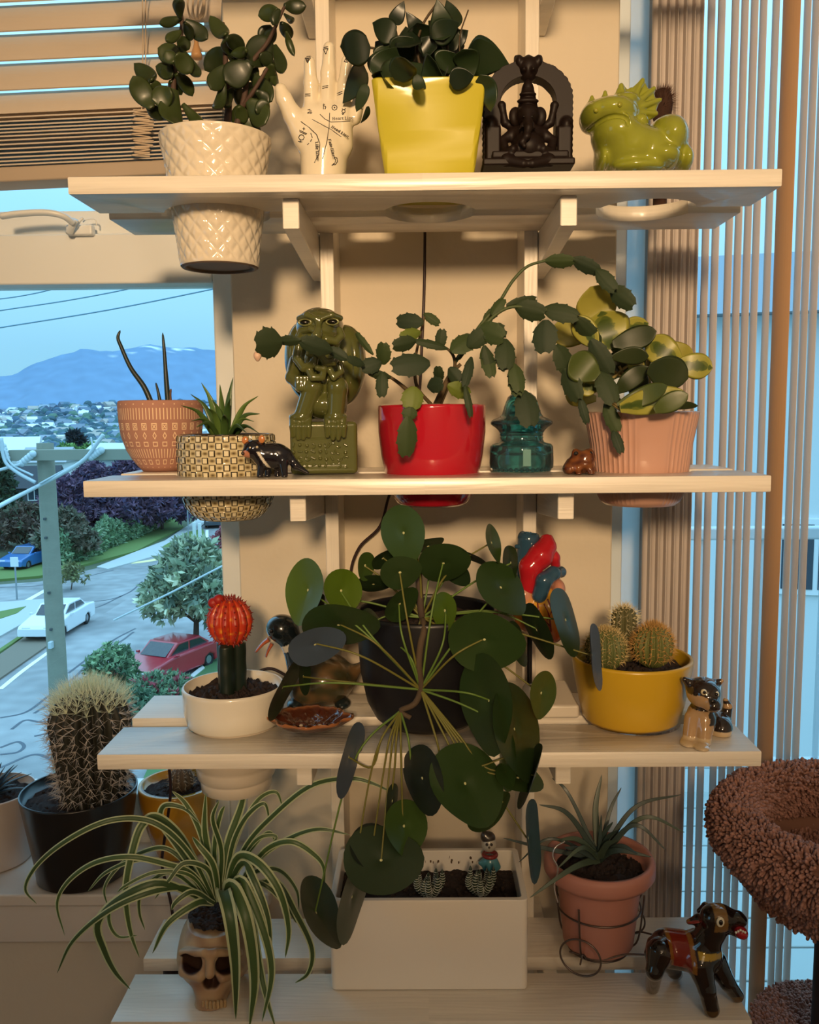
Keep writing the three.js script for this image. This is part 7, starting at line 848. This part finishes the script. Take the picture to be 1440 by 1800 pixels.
{ // green glazed idol on an inscribed block: a plain stand-in with a rope beard
  const D = 1.112, y = SH[2] + 0.0006, C = crop(440, 450, 3), Q = (a, b, dz = 0) => at(...C(a, b), D - dz), k = mpp(EYE, D) / 3, q = (n) => n * k, c = Q(370, 1150), t = thing('glazed_idol', 'green glazed ceramic bearded idol squatting on a patterned block', 'ornament', V(c.x, y, c.z)), green = glaze('#565a2e', 0.12, { clearcoat: 0.8 });
  const bt = Q(370, 872).y; part(t, 'block', meshField(carve(q(8), rbox(V(Q(368, 0).x, (y + bt) / 2, c.z), [q(172), (bt - y) / 2, 0.04], q(22), [0, 0.12, 0]), rbox(V(Q(360, 0).x, y + (bt - y) * 0.42, c.z + 0.047), [q(146), (bt - y) * 0.27, 0.006], q(10), [0, 0.12, 0])), [Q(165, 860), Q(575, 1155)], 0.055, 0.0016), green);
  const rr = rng(12), gl = []; for (let row = 0; row < 4; row++) for (let i = 0; i < 9; i++) { const px = 230 + i * 33 + rr() * 8, py = 990 + row * 34 + rr() * 6, o = V(Q(px, 0).x, Q(px, py).y, c.z + 0.0415 - (Q(px, 0).x - c.x) * 0.12), kind = Math.floor(rr() * 3); gl.push(kind === 0 ? new THREE.TorusGeometry(q(11), q(5), 6, 14, 1.5 + 4 * rr()).rotateZ(rr() * 6).translate(o.x, o.y, o.z) : kind === 1 ? new THREE.CapsuleGeometry(q(6), q(15), 3, 8).rotateZ(rr() * 3).translate(o.x, o.y, o.z) : new THREE.SphereGeometry(q(10), 10, 8).translate(o.x, o.y, o.z)); } part(t, 'relief_pattern', join(gl), green);
  const cape = carve(q(12), blend(q(20), ell(Q(300, 560, -0.012), [q(118), q(215), 0.03], [0, 0, 0.08]), ell(Q(490, 580, -0.012), [q(122), q(215), 0.03], [0, 0, -0.1])), ...[0, 1, 2].flatMap((i) => [cap(Q(215 + i * 22, 430, 0.012), Q(190 + i * 30, 760, 0.012), q(5)), cap(Q(540 + i * 20, 430, 0.012), Q(560 + i * 14, 760, 0.012), q(5))]));
  const torso = blend(q(24), ell(Q(385, 620, 0.006), [q(120), q(190), 0.036]), ell(Q(390, 780, 0.008), [q(120), q(80), 0.036]));
  const legs = blend(q(14), chain([Q(320, 800, 0.012), Q(330, 690, 0.04), Q(275, 850, 0.036)], [q(60), q(50), q(44)], q(10)), chain([Q(450, 800, 0.012), Q(460, 690, 0.04), Q(450, 850, 0.036)], [q(60), q(52), q(44)], q(10)));
  const foot = (x0, x1) => blend(q(6), ...[0, 1, 2, 3].map((i) => chain([Q(lerp(x0, x1, (i + 0.5) / 4), 850, 0.036), Q(lerp(x0, x1, (i + 0.5) / 4), 900, 0.046), Q(lerp(x0, x1, (i + 0.5) / 4), 955 + (i === 1 || i === 2 ? 8 : -6), 0.045)], [q(18), q(17), q(12)], q(5))), ell(Q((x0 + x1) / 2, 850, 0.034), [q(58), q(30), 0.014]));
  const arm = blend(q(10), chain([Q(250, 560, 0.012), Q(225, 640, 0.03), Q(265, 690, 0.044)], [q(46), q(38), q(28)], q(8)), ...[0, 1, 2, 3].map((i) => cap(Q(245 + i * 19, 640, 0.048), Q(250 + i * 18, 705, 0.049), q(10), q(7))));
  const head = carve(q(10), blend(q(20), ell(Q(368, 375, 0.016), [q(122), q(98), 0.04]), ell(Q(365, 450, 0.026), [q(110), q(70), 0.036]), chain([Q(258, 330, 0.044), Q(300, 312, 0.056), Q(345, 330, 0.06)], [q(15), q(17), q(12)], q(5)), chain([Q(475, 328, 0.044), Q(430, 312, 0.056), Q(378, 330, 0.06)], [q(15), q(17), q(12)], q(5)), chain([Q(361, 330, 0.056), Q(358, 390, 0.064), Q(350, 420, 0.066)], [q(12), q(18), q(26)], q(8))), ell(Q(288, 348, 0.058), [q(36), q(15), 0.008], [0, 0, -0.05]), ell(Q(432, 345, 0.058), [q(38), q(16), 0.008], [0, 0, 0.05]));
  const curl = (cx, cy, r, a0, s, dz) => { const p = []; for (let i = 0; i <= 12; i++) { const a = a0 + s * i / 12 * 7.2, rad = r * (1 - 0.055 * i); p.push(Q(cx + rad * Math.cos(a), cy + rad * Math.sin(a), dz)); } return chain(p, q(14), 0); };
  const rope = (pts, w) => chain(pts.map((p) => Q(...p)), pts.map((_, i) => q(w * (1 - 0.3 * i / pts.length))), q(4));
  const beard = blend(q(4), rope([[300, 430, 0.05], [258, 470, 0.05], [245, 540, 0.052], [280, 590, 0.056], [335, 570, 0.058], [345, 520, 0.058], [310, 515, 0.06]], 24), rope([[350, 440, 0.06], [330, 490, 0.064], [370, 520, 0.064], [395, 560, 0.062], [440, 560, 0.06], [455, 520, 0.058], [420, 500, 0.062]], 22), rope([[400, 440, 0.058], [450, 450, 0.054], [480, 420, 0.05], [470, 390, 0.048]], 22), rope([[310, 600, 0.056], [330, 640, 0.058], [380, 640, 0.058], [390, 595, 0.06], [355, 590, 0.062]], 20), rope([[260, 420, 0.048], [270, 395, 0.05], [320, 385, 0.06], [365, 405, 0.064]], 20), rope([[420, 600, 0.056], [440, 640, 0.056], [480, 610, 0.052], [470, 570, 0.052]], 18));
  const R = [Q(150, 270), Q(630, 1000)]; part(t, 'cape', meshField(clipY(cape, bt), [Q(160, 330), Q(625, 830)], 0.03, 0.0016), green); part(t, 'body', meshField(clipY(blend(q(8), torso, legs, arm, foot(210, 322), foot(392, 508)), y + 0.04), [Q(170, 440), Q(560, 980)], 0.06, 0.0014), green); part(t, 'head', meshField(head, [Q(235, 270), Q(505, 520)], 0.065, 0.0012), green); part(t, 'beard', meshField(beard, [Q(225, 370), Q(510, 670)], 0.065, 0.0012), green);
  for (const [a, b, s] of [[288, 350, 1], [433, 347, 1]]) { part(t, 'eye', bead(Q(a, b, 0.0505), q(24), [1, 0.42, 0.5]), glaze('#15120c', 0.2), 'dark bead with the shade of a hollow eye in its colour'); part(t, 'eyelid', new THREE.TorusGeometry(q(30), q(6), 8, 28).scale(1, 0.5, 1).translate(...Q(a, b, 0.0535).sub(V(0, 0, 0)).toArray()), glaze('#7d7f4c', 0.12)); }  // dark glaze of the beads stands for shade inside hollow eyes
}
{ // glass insulator
  const D = 1.112, y = SH[2] + 0.0006, C = crop(840, 430, 2.4), c = at(...C(184, 965), D), k = mpp(EYE, D) / 2.4, yy = (v) => y + (965 - v) * (1538 ? k * 1.0 : 0), t = thing('glass_insulator', 'teal glass power line insulator beside the red pot', 'ornament', V(c.x, y, c.z));
  const out = [[10, 633], [38, 638], [58, 655], [70, 685], [82, 725], [92, 738], [122, 750], [131, 760], [129, 770], [112, 782], [98, 795], [90, 808], [92, 812], [88, 820], [92, 824], [89, 832], [96, 845], [124, 852], [132, 862], [133, 875], [135, 930], [134, 950], [130, 958]].map(([r, v]) => [r * k, yy(v)]);
  const ins = [[110, 958], [106, 900], [80, 870], [62, 850], [56, 740], [50, 690], [30, 672], [0, 668]].map(([r, v]) => [r * k, yy(v)]);
  const glass = phys('#9fd8e0', 0.05, { transmission: 0.95, thickness: 0.02, ior: 1.5, attenuationColor: new THREE.Color('#2f9cb0'), attenuationDistance: 0.045 });
  part(t, 'body', turned([...ins.reverse(), ...out.slice().reverse(), [0, yy(632)]].map((p, i, a) => p), V(c.x, 0, c.z), 96), glass);
  const dr = []; for (let i = 0; i < 34; i++) { const a = i / 34 * 6.2832; dr.push(new THREE.SphereGeometry(0.0029, 8, 6).translate(c.x + 120 * k * Math.cos(a), y + 0.003, c.z + 120 * k * Math.sin(a))); } part(t, 'drip_points', mergeGeometries(dr), phys('#3f98a6', 0.08, { transmission: 0.6, thickness: 0.004 }));
  part(t, 'embossing', box(c.x - 10 * k, c.x + 24 * k, yy(940), yy(870), c.z + 0.0425 - 0.002, c.z + 0.0425 + 0.0003, 0.0008), phys('#7fb9b4', 0.25, { transmission: 0.5, thickness: 0.002 }));
}
{ // small brown toad
  const D = 1.05, y = SH[2] + 0.0006, Q = (u, v, dz = 0) => at(u, v, D - dz), k = mpp(EYE, D), q = (n) => n * k, c = Q(1019, 834), t = thing('toad_figurine', 'tiny brown glazed toad beside the pink fluted pot', 'figurine', V(c.x, y, c.z));
  const f = clipY(blend(q(6), ell(Q(1018, 816), [q(24), q(18), 0.017]), ell(Q(1028, 806, 0.006), [q(19), q(15), 0.012]), ell(Q(1012, 797, 0.004), [q(7), q(9), 0.006]), ell(Q(1036, 797, 0.006), [q(8), q(9), 0.006]), ell(Q(1000, 824, 0.004), [q(11), q(11), 0.012]), ell(Q(1038, 826, 0.006), [q(11), q(9), 0.01]), cap(Q(1018, 833, 0.018), Q(1014, 818, 0.012), q(5)), cap(Q(1040, 833, 0.016), Q(1034, 818, 0.012), q(5)), ell(Q(1030, 816, 0.014), [q(13), q(5), 0.006])), y);
  const a = new THREE.Color('#4a2415'), b = new THREE.Color('#7d4a26'), cc = new THREE.Color(); part(t, 'body', meshField(f, [Q(985, 782), Q(1055, 838)], 0.026, 0.0009, (x, yy, z) => cc.copy(a).lerp(b, clamp(0.5 + 1.2 * nz3(x, yy, z, 130, 2)))), glaze('#ffffff', 0.15, { vertexColors: true })); for (const u of [1013, 1038]) part(t, 'eye', bead(Q(u, 797, 0.0115), q(4)), glaze('#140a06', 0.1));
}
// ceramic animals share this: body field coloured by a painter
function animal(name, label, base, f, pts, pad, cell, paintFn, rough = 0.1) { const t = thing(name, label, 'figurine', base); part(t, 'body', meshField(f, pts, pad, cell, paintFn), glaze('#ffffff', rough, { vertexColors: true, clearcoat: 0.8 })); return t; }
{ // small black tasmanian-devil-like animal
  const D = 1.032, y = SH[2] + 0.0006, Q = (u, v, dz = 0) => at(u, v, D - dz), k = mpp(EYE, D), q = (n) => n * k, c = Q(480, 836);
  const f = clipY(blend(q(7), ell(Q(482, 801), [q(30), q(23), 0.012]), ell(Q(462, 800, 0.002), [q(20), q(20), 0.012]), ell(Q(446, 789, 0.004), [q(18), q(16), 0.012]), ell(Q(434, 797, 0.008), [q(9), q(7), 0.006]), cap(Q(461, 812, 0.007), Q(457, 836, 0.008), q(7), q(6)), cap(Q(471, 812, -0.007), Q(470, 836, -0.006), q(7), q(6)), cap(Q(497, 810, 0.007), Q(500, 836, 0.009), q(9), q(6)), cap(Q(489, 812, -0.007), Q(488, 836, -0.006), q(8), q(6)), chain([Q(506, 800, 0), Q(520, 818, 0.002), Q(541, 831, 0.002)], [q(9), q(7), q(3)], q(4)), cap(Q(438, 785, 0.004), Q(431, 774, 0.003), q(5), q(4)), cap(Q(455, 782, 0.002), Q(460, 772, 0.002), q(6), q(4))), y + 0.0);
  const blk = '#17151c', snout = Q(432, 800, 0.012), nw = Q(460, 803, 0.01);
  const t = animal('animal_figurine', 'small glossy black animal figurine with a white collar stripe', V(c.x, y, c.z), f, [Q(420, 765), Q(545, 840)], 0.024, 0.0009, (x, yy, z) => { const d = Math.hypot(x - snout.x, yy - snout.y); return d < q(8) ? '#b77a5e' : Math.abs((x - nw.x) * 0.85 + (yy - nw.y) * 0.5) < q(2.2) && yy > nw.y - q(20) && yy < nw.y + q(9) ? '#d8d0c0' : blk; });
  for (const [u, v] of [[431, 774], [460, 772]]) part(t, 'ear', bead(Q(u, v, 0.007), q(6.5), [0.9, 1.1, 0.4]), glaze('#c07a44', 0.2), 'orange inner ear'); for (const [u, v] of [[440, 787], [452, 786]]) part(t, 'eye', bead(Q(u, v, 0.0145), q(2.4)), glaze('#c9b69a', 0.1)); part(t, 'nose', bead(Q(427, 797, 0.014), q(3.2)), glaze('#2a1a16', 0.1));
}
{ // duck decoy behind the big plant
  const D = 1.19, y = SH[3] + 0.0006, C = crop(440, 860, 2.4), Q = (a, b, dz = 0) => at(...C(a, b), D - dz), k = mpp(SH[3] + 0.06, D) / 2.4, q = (n) => n * k, c = Q(300, 915);
  const f = clipY(blend(q(26), ell(Q(310, 800), [q(132), q(112), 0.045]), ell(Q(250, 830, 0.006), [q(90), q(80), 0.04]), chain([Q(215, 740), Q(185, 660), Q(150, 600)], [q(62), q(48), q(52)], q(16)), ell(Q(132, 585), [q(64), q(58), 0.022]), cap(Q(410, 790), Q(470, 740), q(44), q(14))), y);
  const neck = Q(176, 655), tan = new THREE.Color(), A = new THREE.Color('#6b5234'), B = new THREE.Color('#3d3a24'); const t = animal('duck_decoy', 'painted wooden duck with a dark green head and orange bill', V(c.x, y, c.z), f, [Q(60, 520), Q(480, 925)], 0.06, 0.0018, (x, yy, z) => { const h = yy - neck.y + (neck.x - x) * 0.4; return h > q(14) ? '#141c20' : h > -q(16) ? '#d5cfc0' : h > -q(80) ? '#24303c' : tan.copy(A).lerp(B, clamp(0.5 + 1.3 * nz3(x, yy, z, 60, 2))); }, 0.22);
  const bl = glaze('#b05a30', 0.2); part(t, 'upper_bill', sweep([Q(80, 632, 0.004), Q(55, 650, 0.005), Q(24, 684, 0.006)], (s) => [q(24) * (1 - 0.35 * s), q(11) * (1 - 0.5 * s)], 12, 12), bl, 'orange bill'); part(t, 'lower_bill', sweep([Q(92, 650, 0.004), Q(78, 675, 0.005), Q(66, 706, 0.006)], (s) => [q(20) * (1 - 0.3 * s), q(9) * (1 - 0.5 * s)], 12, 12), bl, 'orange bill'); part(t, 'eye', bead(Q(88, 598, 0.0195), q(9)), glaze('#0c0a0a', 0.08)); for (const [a, z] of [[190, 0.03], [390, 0.02]]) part(t, 'foot', meshField(clipY(ell(Q(a, 905, z), [q(34), q(24), 0.018]), y), [Q(a - 40, 870, z), Q(a + 40, 930, z)], 0.02, 0.0018), glaze('#1f2a2c', 0.3));
}
{ // owl dish
  const D = 1.074, y = SH[3] + 0.0006, C = crop(440, 860, 2.4), c = onY(546, y, D), k = mpp(SH[3], D) / 2.4, q = (n) => n * k, t = thing('owl_dish', 'brown glazed leaf-shaped dish with an owl face pressed in it', 'dish', V(c.x, y, c.z)), brown = glaze('#5d2f1b', 0.1, { clearcoat: 0.9 });
  const P = [], I = [], cols = [], n = 64, m = 22, cc = new THREE.Color(), edge = (a) => (1 + 0.05 * Math.cos(8 * a)) * (Math.abs(Math.cos(a)) > 0.96 ? 1.12 : 1); for (const s of [1, -1]) for (let j = 0; j <= m; j++) for (let i = 0; i <= n; i++) { const r = j / m, a = i / n * 6.2832, R = 150 * k * r * edge(a), x = R * Math.cos(a) * 1.05, z = R * Math.sin(a) * 0.9, X = x / k, Z = z / k; let h = 0.003 + 0.017 * Math.pow(r, 2.4); if (s > 0) { for (const [ex, ez, er] of [[-38, 10, 24], [42, 10, 24]]) { const d = Math.hypot(X - ex, Z - ez); h += 0.004 * Math.exp(-Math.pow((d - er) / 8, 2)) + 0.004 * Math.exp(-d * d / 60); } h += 0.004 * Math.exp(-Math.pow(X - 2, 2) / 90 - Math.pow(Z - 40, 2) / 500) + 0.0012 * Math.sin(X * 0.13) * Math.sin(Z * 0.13) * r; h += 0.003 * Math.exp(-Math.pow(Z + 26 - Math.abs(X) * 0.4, 2) / 80) * (Math.abs(X) < 80 ? 1 : 0); } else h -= 0.003; P.push(c.x + x, y + Math.max(h, 0), c.z + z); cc.set('#4a2416').lerp(new THREE.Color('#a3673a'), sst(0.9, 1.0, r) * 0.8); cols.push(cc.r, cc.g, cc.b); }
  const off = (m + 1) * (n + 1); for (let j = 0; j < m; j++) for (let i = 0; i < n; i++) { const a = j * (n + 1) + i, b = a + n + 1; I.push(a, a + 1, b, a + 1, b + 1, b); I.push(off + a, off + b, off + a + 1, off + a + 1, off + b, off + b + 1); } for (let i = 0; i < n; i++) { const a = m * (n + 1) + i; I.push(a, a + 1, off + a, a + 1, off + a + 1, off + a); }
  const g = new THREE.BufferGeometry(); g.setAttribute('position', new THREE.Float32BufferAttribute(P, 3)); g.setAttribute('color', new THREE.Float32BufferAttribute(cols, 3)); g.setIndex(I); g.computeVertexNormals(); part(t, 'bowl', g, glaze('#ffffff', 0.1, { vertexColors: true, clearcoat: 0.9 })); for (const ex of [-38, 42]) part(t, 'owl_eye', bead(V(c.x + ex * k, y + 0.008, c.z + 10 * k), q(9), [1, 0.6, 1]), glaze('#c9b8a0', 0.1), 'pale owl eye');
}
{ // heart model on its stand
  const D = 1.17, y = SH[3] + 0.0006, C = crop(860, 900, 2.483), Q = (a, b, dz = 0) => at(...C(a, b), D - dz), k = mpp(EYE - 0.2, D) / 2.483, q = (n) => n * k, z0 = 1 - 1.112, z1 = 1 - 1.222, x1 = at(1019, 1255, 1.112).x, x0 = x1 - 0.098, t = thing('heart_model', 'anatomical heart model in red, blue and yellow on a white stand', 'model', V((x0 + x1) / 2, y, (z0 + z1) / 2));
  part(t, 'base', box(x0, x1, y, yAt(1240, 1.112, 960), z1, z0, 0.004), glaze('#ddd3c2', 0.25)); const bt = yAt(1240, 1.112, 960); part(t, 'post', sweep([V(Q(180, 0).x, bt, 1 - D), V(Q(180, 0).x, Q(180, 540).y, 1 - D)], () => 0.0036, 6, 14), phys('#16161a', 0.25)); part(t, 'post_socket', turned([[0.010, bt], [0.0095, bt + 0.006], [0.005, bt + 0.012], [0.0036, bt + 0.012]], V(Q(180, 0).x, 0, 1 - D), 24), phys('#d8d2c4', 0.2));
  const body = blend(q(30), ell(Q(250, 420), [q(75), q(105), 0.034], [0, 0, 0.25]), ell(Q(270, 500), [q(58), q(72), 0.028], [0, 0, 0.2]), ell(Q(165, 430, -0.002), [q(65), q(95), 0.03]), ell(Q(150, 350), [q(45), q(50), 0.024])), pY = new THREE.Color('#d9a032'), pR = new THREE.Color('#b5402a'), pP = new THREE.Color('#c98a72'), cc = new THREE.Color(), yl = Q(250, 400), hi = Q(140, 340);
  part(t, 'muscle', meshField(body, [Q(80, 290), Q(345, 580)], 0.045, 0.0014, (x, yy, z) => { const f = (yl.y - yy) / q(180); cc.copy(pY).lerp(pR, clamp(f + 0.15)); return cc.lerp(pP, sst(q(70), q(20), Math.hypot(x - hi.x, yy - hi.y))); }), glaze('#ffffff', 0.2, { vertexColors: true }));
  const red = glaze('#b3202a', 0.12), blue = glaze('#2f4f66', 0.15); part(t, 'aorta', meshField(carve(q(6), chain([Q(170, 330, 0.012), Q(180, 240, 0.014), Q(225, 190, 0.012), Q(250, 150, 0.006), Q(252, 118, 0.002)], [q(36), q(46), q(52), q(40), q(26)], q(22)), cap(Q(252, 122), Q(252, 100), q(16))), [Q(120, 110), Q(310, 380)], 0.05, 0.0014), red, 'red aortic arch');
  part(t, 'aorta_branch', meshField(chain([Q(262, 160, 0.004), Q(285, 200, 0.004), Q(292, 240, 0)], [q(24), q(24), q(20)], q(10)), [Q(230, 130), Q(320, 270)], 0.03, 0.0014), red, 'red vessel');
  part(t, 'vein', meshField(carve(q(6), chain([Q(165, 330, -0.008), Q(160, 220, -0.006), Q(172, 120, -0.004)], [q(40), q(44), q(50)], q(12)), cap(Q(174, 120, -0.004), Q(176, 90, -0.004), q(36))), [Q(100, 110), Q(230, 350)], 0.04, 0.0014), blue, 'blue vein');
  part(t, 'pulmonary_artery', meshField(blend(q(10), chain([Q(220, 365, 0.022), Q(240, 300, 0.024), Q(280, 268, 0.016), Q(312, 262, 0.004)], [q(34), q(36), q(30), q(26)], q(12)), cap(Q(232, 168, 0.016), Q(120, 150, 0.0), q(10))), [Q(110, 130), Q(345, 400)], 0.05, 0.0014), blue, 'blue pulmonary artery'); part(t, 'atrium', meshField(ell(Q(300, 335, 0.004), [q(32), q(45), 0.02]), [Q(262, 285), Q(336, 385)], 0.025, 0.0014), glaze('#c98a72', 0.2), 'pink atrium');
  const vs = [[[210, 370], [215, 420], [230, 470], [240, 540]], [[215, 420], [190, 470], [185, 520]], [[225, 450], [265, 500], [280, 560]], [[255, 380], [275, 430], [300, 500]], [[275, 430], [255, 470]], [[240, 400], [262, 450], [270, 520]], [[195, 400], [165, 450], [160, 500]], [[230, 470], [210, 510]]]; const vg = vs.map((l) => { const p = l.map(([a, b]) => hit(body, ...C(a, b), 1.08, 1.25)).filter(Boolean); return p.length > 1 ? wire(p, 0.0011, 16, 6) : null; }).filter(Boolean); part(t, 'coronary_vessels', join(vg), glaze('#7d1420', 0.2), 'dark red coronary vessels');
}
{ // terrier
  const D = 1.052, y = SH[3] + 0.0006, C = crop(860, 900, 2.483), Q = (a, b, dz = 0) => at(...C(a, b), D - dz), k = mpp(SH[3], D) / 2.483, q = (n) => n * k, c = Q(945, 1010);
  const f = clipY(blend(q(16), ell(Q(925, 905, 0.008), [q(62), q(85), 0.022]), ell(Q(1000, 935, -0.012), [q(58), q(62), 0.024]), ell(Q(1010, 985, -0.008), [q(55), q(22), 0.02]), ell(Q(935, 788, 0.016), [q(70), q(66), 0.024]), ell(Q(972, 838, 0.034), [q(36), q(34), 0.014]), cap(Q(888, 900, 0.014), Q(872, 1012, 0.022), q(34), q(30)), cap(Q(945, 910, 0.02), Q(935, 1020, 0.032), q(36), q(30)), ell(Q(860, 1010, 0.03), [q(26), q(16), 0.012]), ell(Q(925, 1024, 0.042), [q(34), q(16), 0.014]), chain([Q(1030, 900, -0.016), Q(1042, 850, -0.018), Q(1032, 822, -0.018)], [q(26), q(20), q(12)], q(6)), cap(Q(888, 758, 0.012), Q(854, 731, 0.016), q(30), q(12)), cap(Q(985, 752, 0.01), Q(1016, 736, 0.014), q(24), q(9))), y);
  const hd = Q(940, 770, 0.02), mz = Q(960, 868, 0.04), sd = Q(985, 920, 0.0), legX = Q(915, 0).x, H = q(1), dk = '#2a211d', tn2 = '#b08f68', cm = '#c9b08a';
  const t = animal('dog_figurine', 'glazed terrier figurine with a black face and tan legs', V(c.x, y, c.z), f, [Q(820, 700), Q(1080, 1045)], 0.06, 0.0013, (x, yy, z) => { const u = (x - hd.x) / k, v = -(yy - hd.y) / k, n = 14 * nz3(x, yy, z, 160, 3); if (v < 95 && u < 75) { if (v > 18 + n && u < -5 && v < 70) return tn2; return v > 66 && u > 5 ? '#5a4032' : dk; } if (v > 110 && u > 38 + n && v < 205) return u > 95 && v < 128 ? tn2 : dk; if (v >= 95 && v < 150 && u > 15 + n) return dk; return v > 200 ? cm : tn2; });
  for (const [a, b, dz] of [[937, 786, 0.0385], [990, 794, 0.0335]]) { const e = part(t, 'eye', bead(Q(a, b, dz), q(13)), glaze('#e6d8b0', 0.1), 'cream eye'); part(e, 'pupil', bead(Q(a + 3, b + 2, dz + 0.0035), q(7)), glaze('#1a120e', 0.08)); } part(t, 'nose', bead(Q(978, 826, 0.0475), q(12), [1.2, 0.8, 0.7]), glaze('#120e0c', 0.08));
}
{ // donkey
  const D = 1.04, y = SH[4] + 0.0006, C = crop(860, 1300, 2.483), Q = (a, b, dz = 0) => at(...C(a, b), D - dz), k = mpp(SH[4] + 0.05, D) / 2.483, q = (n) => n * k, c = onY(1225, y, D);
  const G4 = (u, D4) => onY(860 + u / 2.483, y, D4);
  const f = clipY(blend(q(20), cap(Q(780, 910, -0.006), Q(930, 930, 0.01), q(82), q(84)), chain([Q(940, 890, 0.012), Q(975, 830, 0.016), Q(985, 785, 0.018)], [q(66), q(56), q(58)], q(12)), ell(Q(1000, 770, 0.02), [q(72), q(50), 0.017]), chain([Q(1040, 790, 0.022), Q(1085, 780, 0.024), Q(1100, 790, 0.026)], [q(42), q(30), q(26)], q(8)), cap(Q(1060, 830, 0.022), Q(1098, 852, 0.026), q(22), q(18)),
    chain([Q(745, 930, 0.012), Q(722, 1010, 0.02), G4(712, 1.052).add(V(0, 0.008, 0))], [q(60), q(36), q(32)], q(10)), chain([Q(775, 950, -0.02), Q(808, 1010, -0.026), G4(818, 1.078).add(V(0, 0.008, 0))], [q(52), q(32), q(28)], q(10)), chain([Q(920, 980, 0.024), Q(950, 1090, 0.034), G4(970, 1.008).add(V(0, 0.008, 0))], [q(58), q(36), q(34)], q(10)), chain([Q(985, 970, 0.002), Q(1040, 1060, 0.008), G4(1080, 1.034).add(V(0, 0.008, 0))], [q(54), q(34), q(30)], q(10)),
    chain([Q(960, 775, 0.01), Q(915, 785, 0.006), Q(872, 795, 0.002)], [q(22), q(24), q(12)], q(6)), chain([Q(985, 735, 0.004), Q(945, 728, -0.004), Q(915, 748, -0.008)], [q(18), q(18), q(10)], q(6)), chain([Q(705, 880, -0.008), Q(690, 930, -0.01), Q(700, 980, -0.01)], [q(14), q(12), q(14)], q(6)), cap(Q(905, 870, -0.004), Q(895, 840, -0.006), q(26), q(14))), y);
  const bl0 = Q(832, 920, 0.02), cl = Q(975, 945, 0.03); const t = animal('donkey_figurine', 'glossy black ceramic donkey with a red blanket and yellow collar', V(c.x, y, c.z), f, [Q(660, 700), Q(1140, 1220)], 0.07, 0.0016, (x, yy, z) => { const u = (x - bl0.x) / k, v = -(yy - bl0.y) / k; if (v > -110 && v < 72 && Math.abs(u) < 68 && u > -60) return Math.abs(u - 6) < 34 ? '#7a2318' : Math.abs(u - 6) < 50 ? '#8a5a22' : '#2a1512'; if (yy < y + q(40)) return '#5a4426'; const s = (yy - cl.y) / k + (x - cl.x) / k * 0.12; if (Math.abs(s - 0) < 13 && (x - cl.x) / k > -75 && z > c.z - 0.01) return '#a88a22'; const ex = (x - Q(1000, 0).x) / k; if (Math.abs(ex + 5) < 26 && yy > Q(0, 775).y) return '#7a5a2c'; return '#17100f'; }, 0.07);
  const e = part(t, 'eye', bead(Q(1010, 797, 0.0395), q(19), [0.9, 1.15, 0.5]), glaze('#e4dcc0', 0.1), 'white ringed eye'); part(e, 'pupil', bead(Q(1012, 799, 0.0422), q(11), [0.8, 1.1, 0.5]), glaze('#14100e', 0.08));
  part(t, 'mouth', meshField(ell(Q(1100, 842, 0.032), [q(30), q(26), 0.009], [0, 0, -0.6]), [Q(1060, 800, 0.03), Q(1140, 880, 0.03)], 0.018, 0.0011), glaze('#a01c24', 0.1), 'red open mouth'); const th = []; for (let i = 0; i < 5; i++) th.push(bead(Q(1078 + i * 10, 832 + Math.abs(i - 2) * 5, 0.041), q(5))); part(t, 'teeth', mergeGeometries(th), glaze('#ece6d6', 0.15));
  part(t, 'inner_ear', sweep([Q(930, 790, 0.014), Q(900, 795, 0.012), Q(868, 800, 0.008)], (s) => [q(13) * Math.sin(Math.PI * clamp(0.15 + 0.8 * s)) + 0.0003, 0.0012], 10, 8), glaze('#8c3028', 0.2), 'red inner ear');
}
renderer.render(scene, camera);
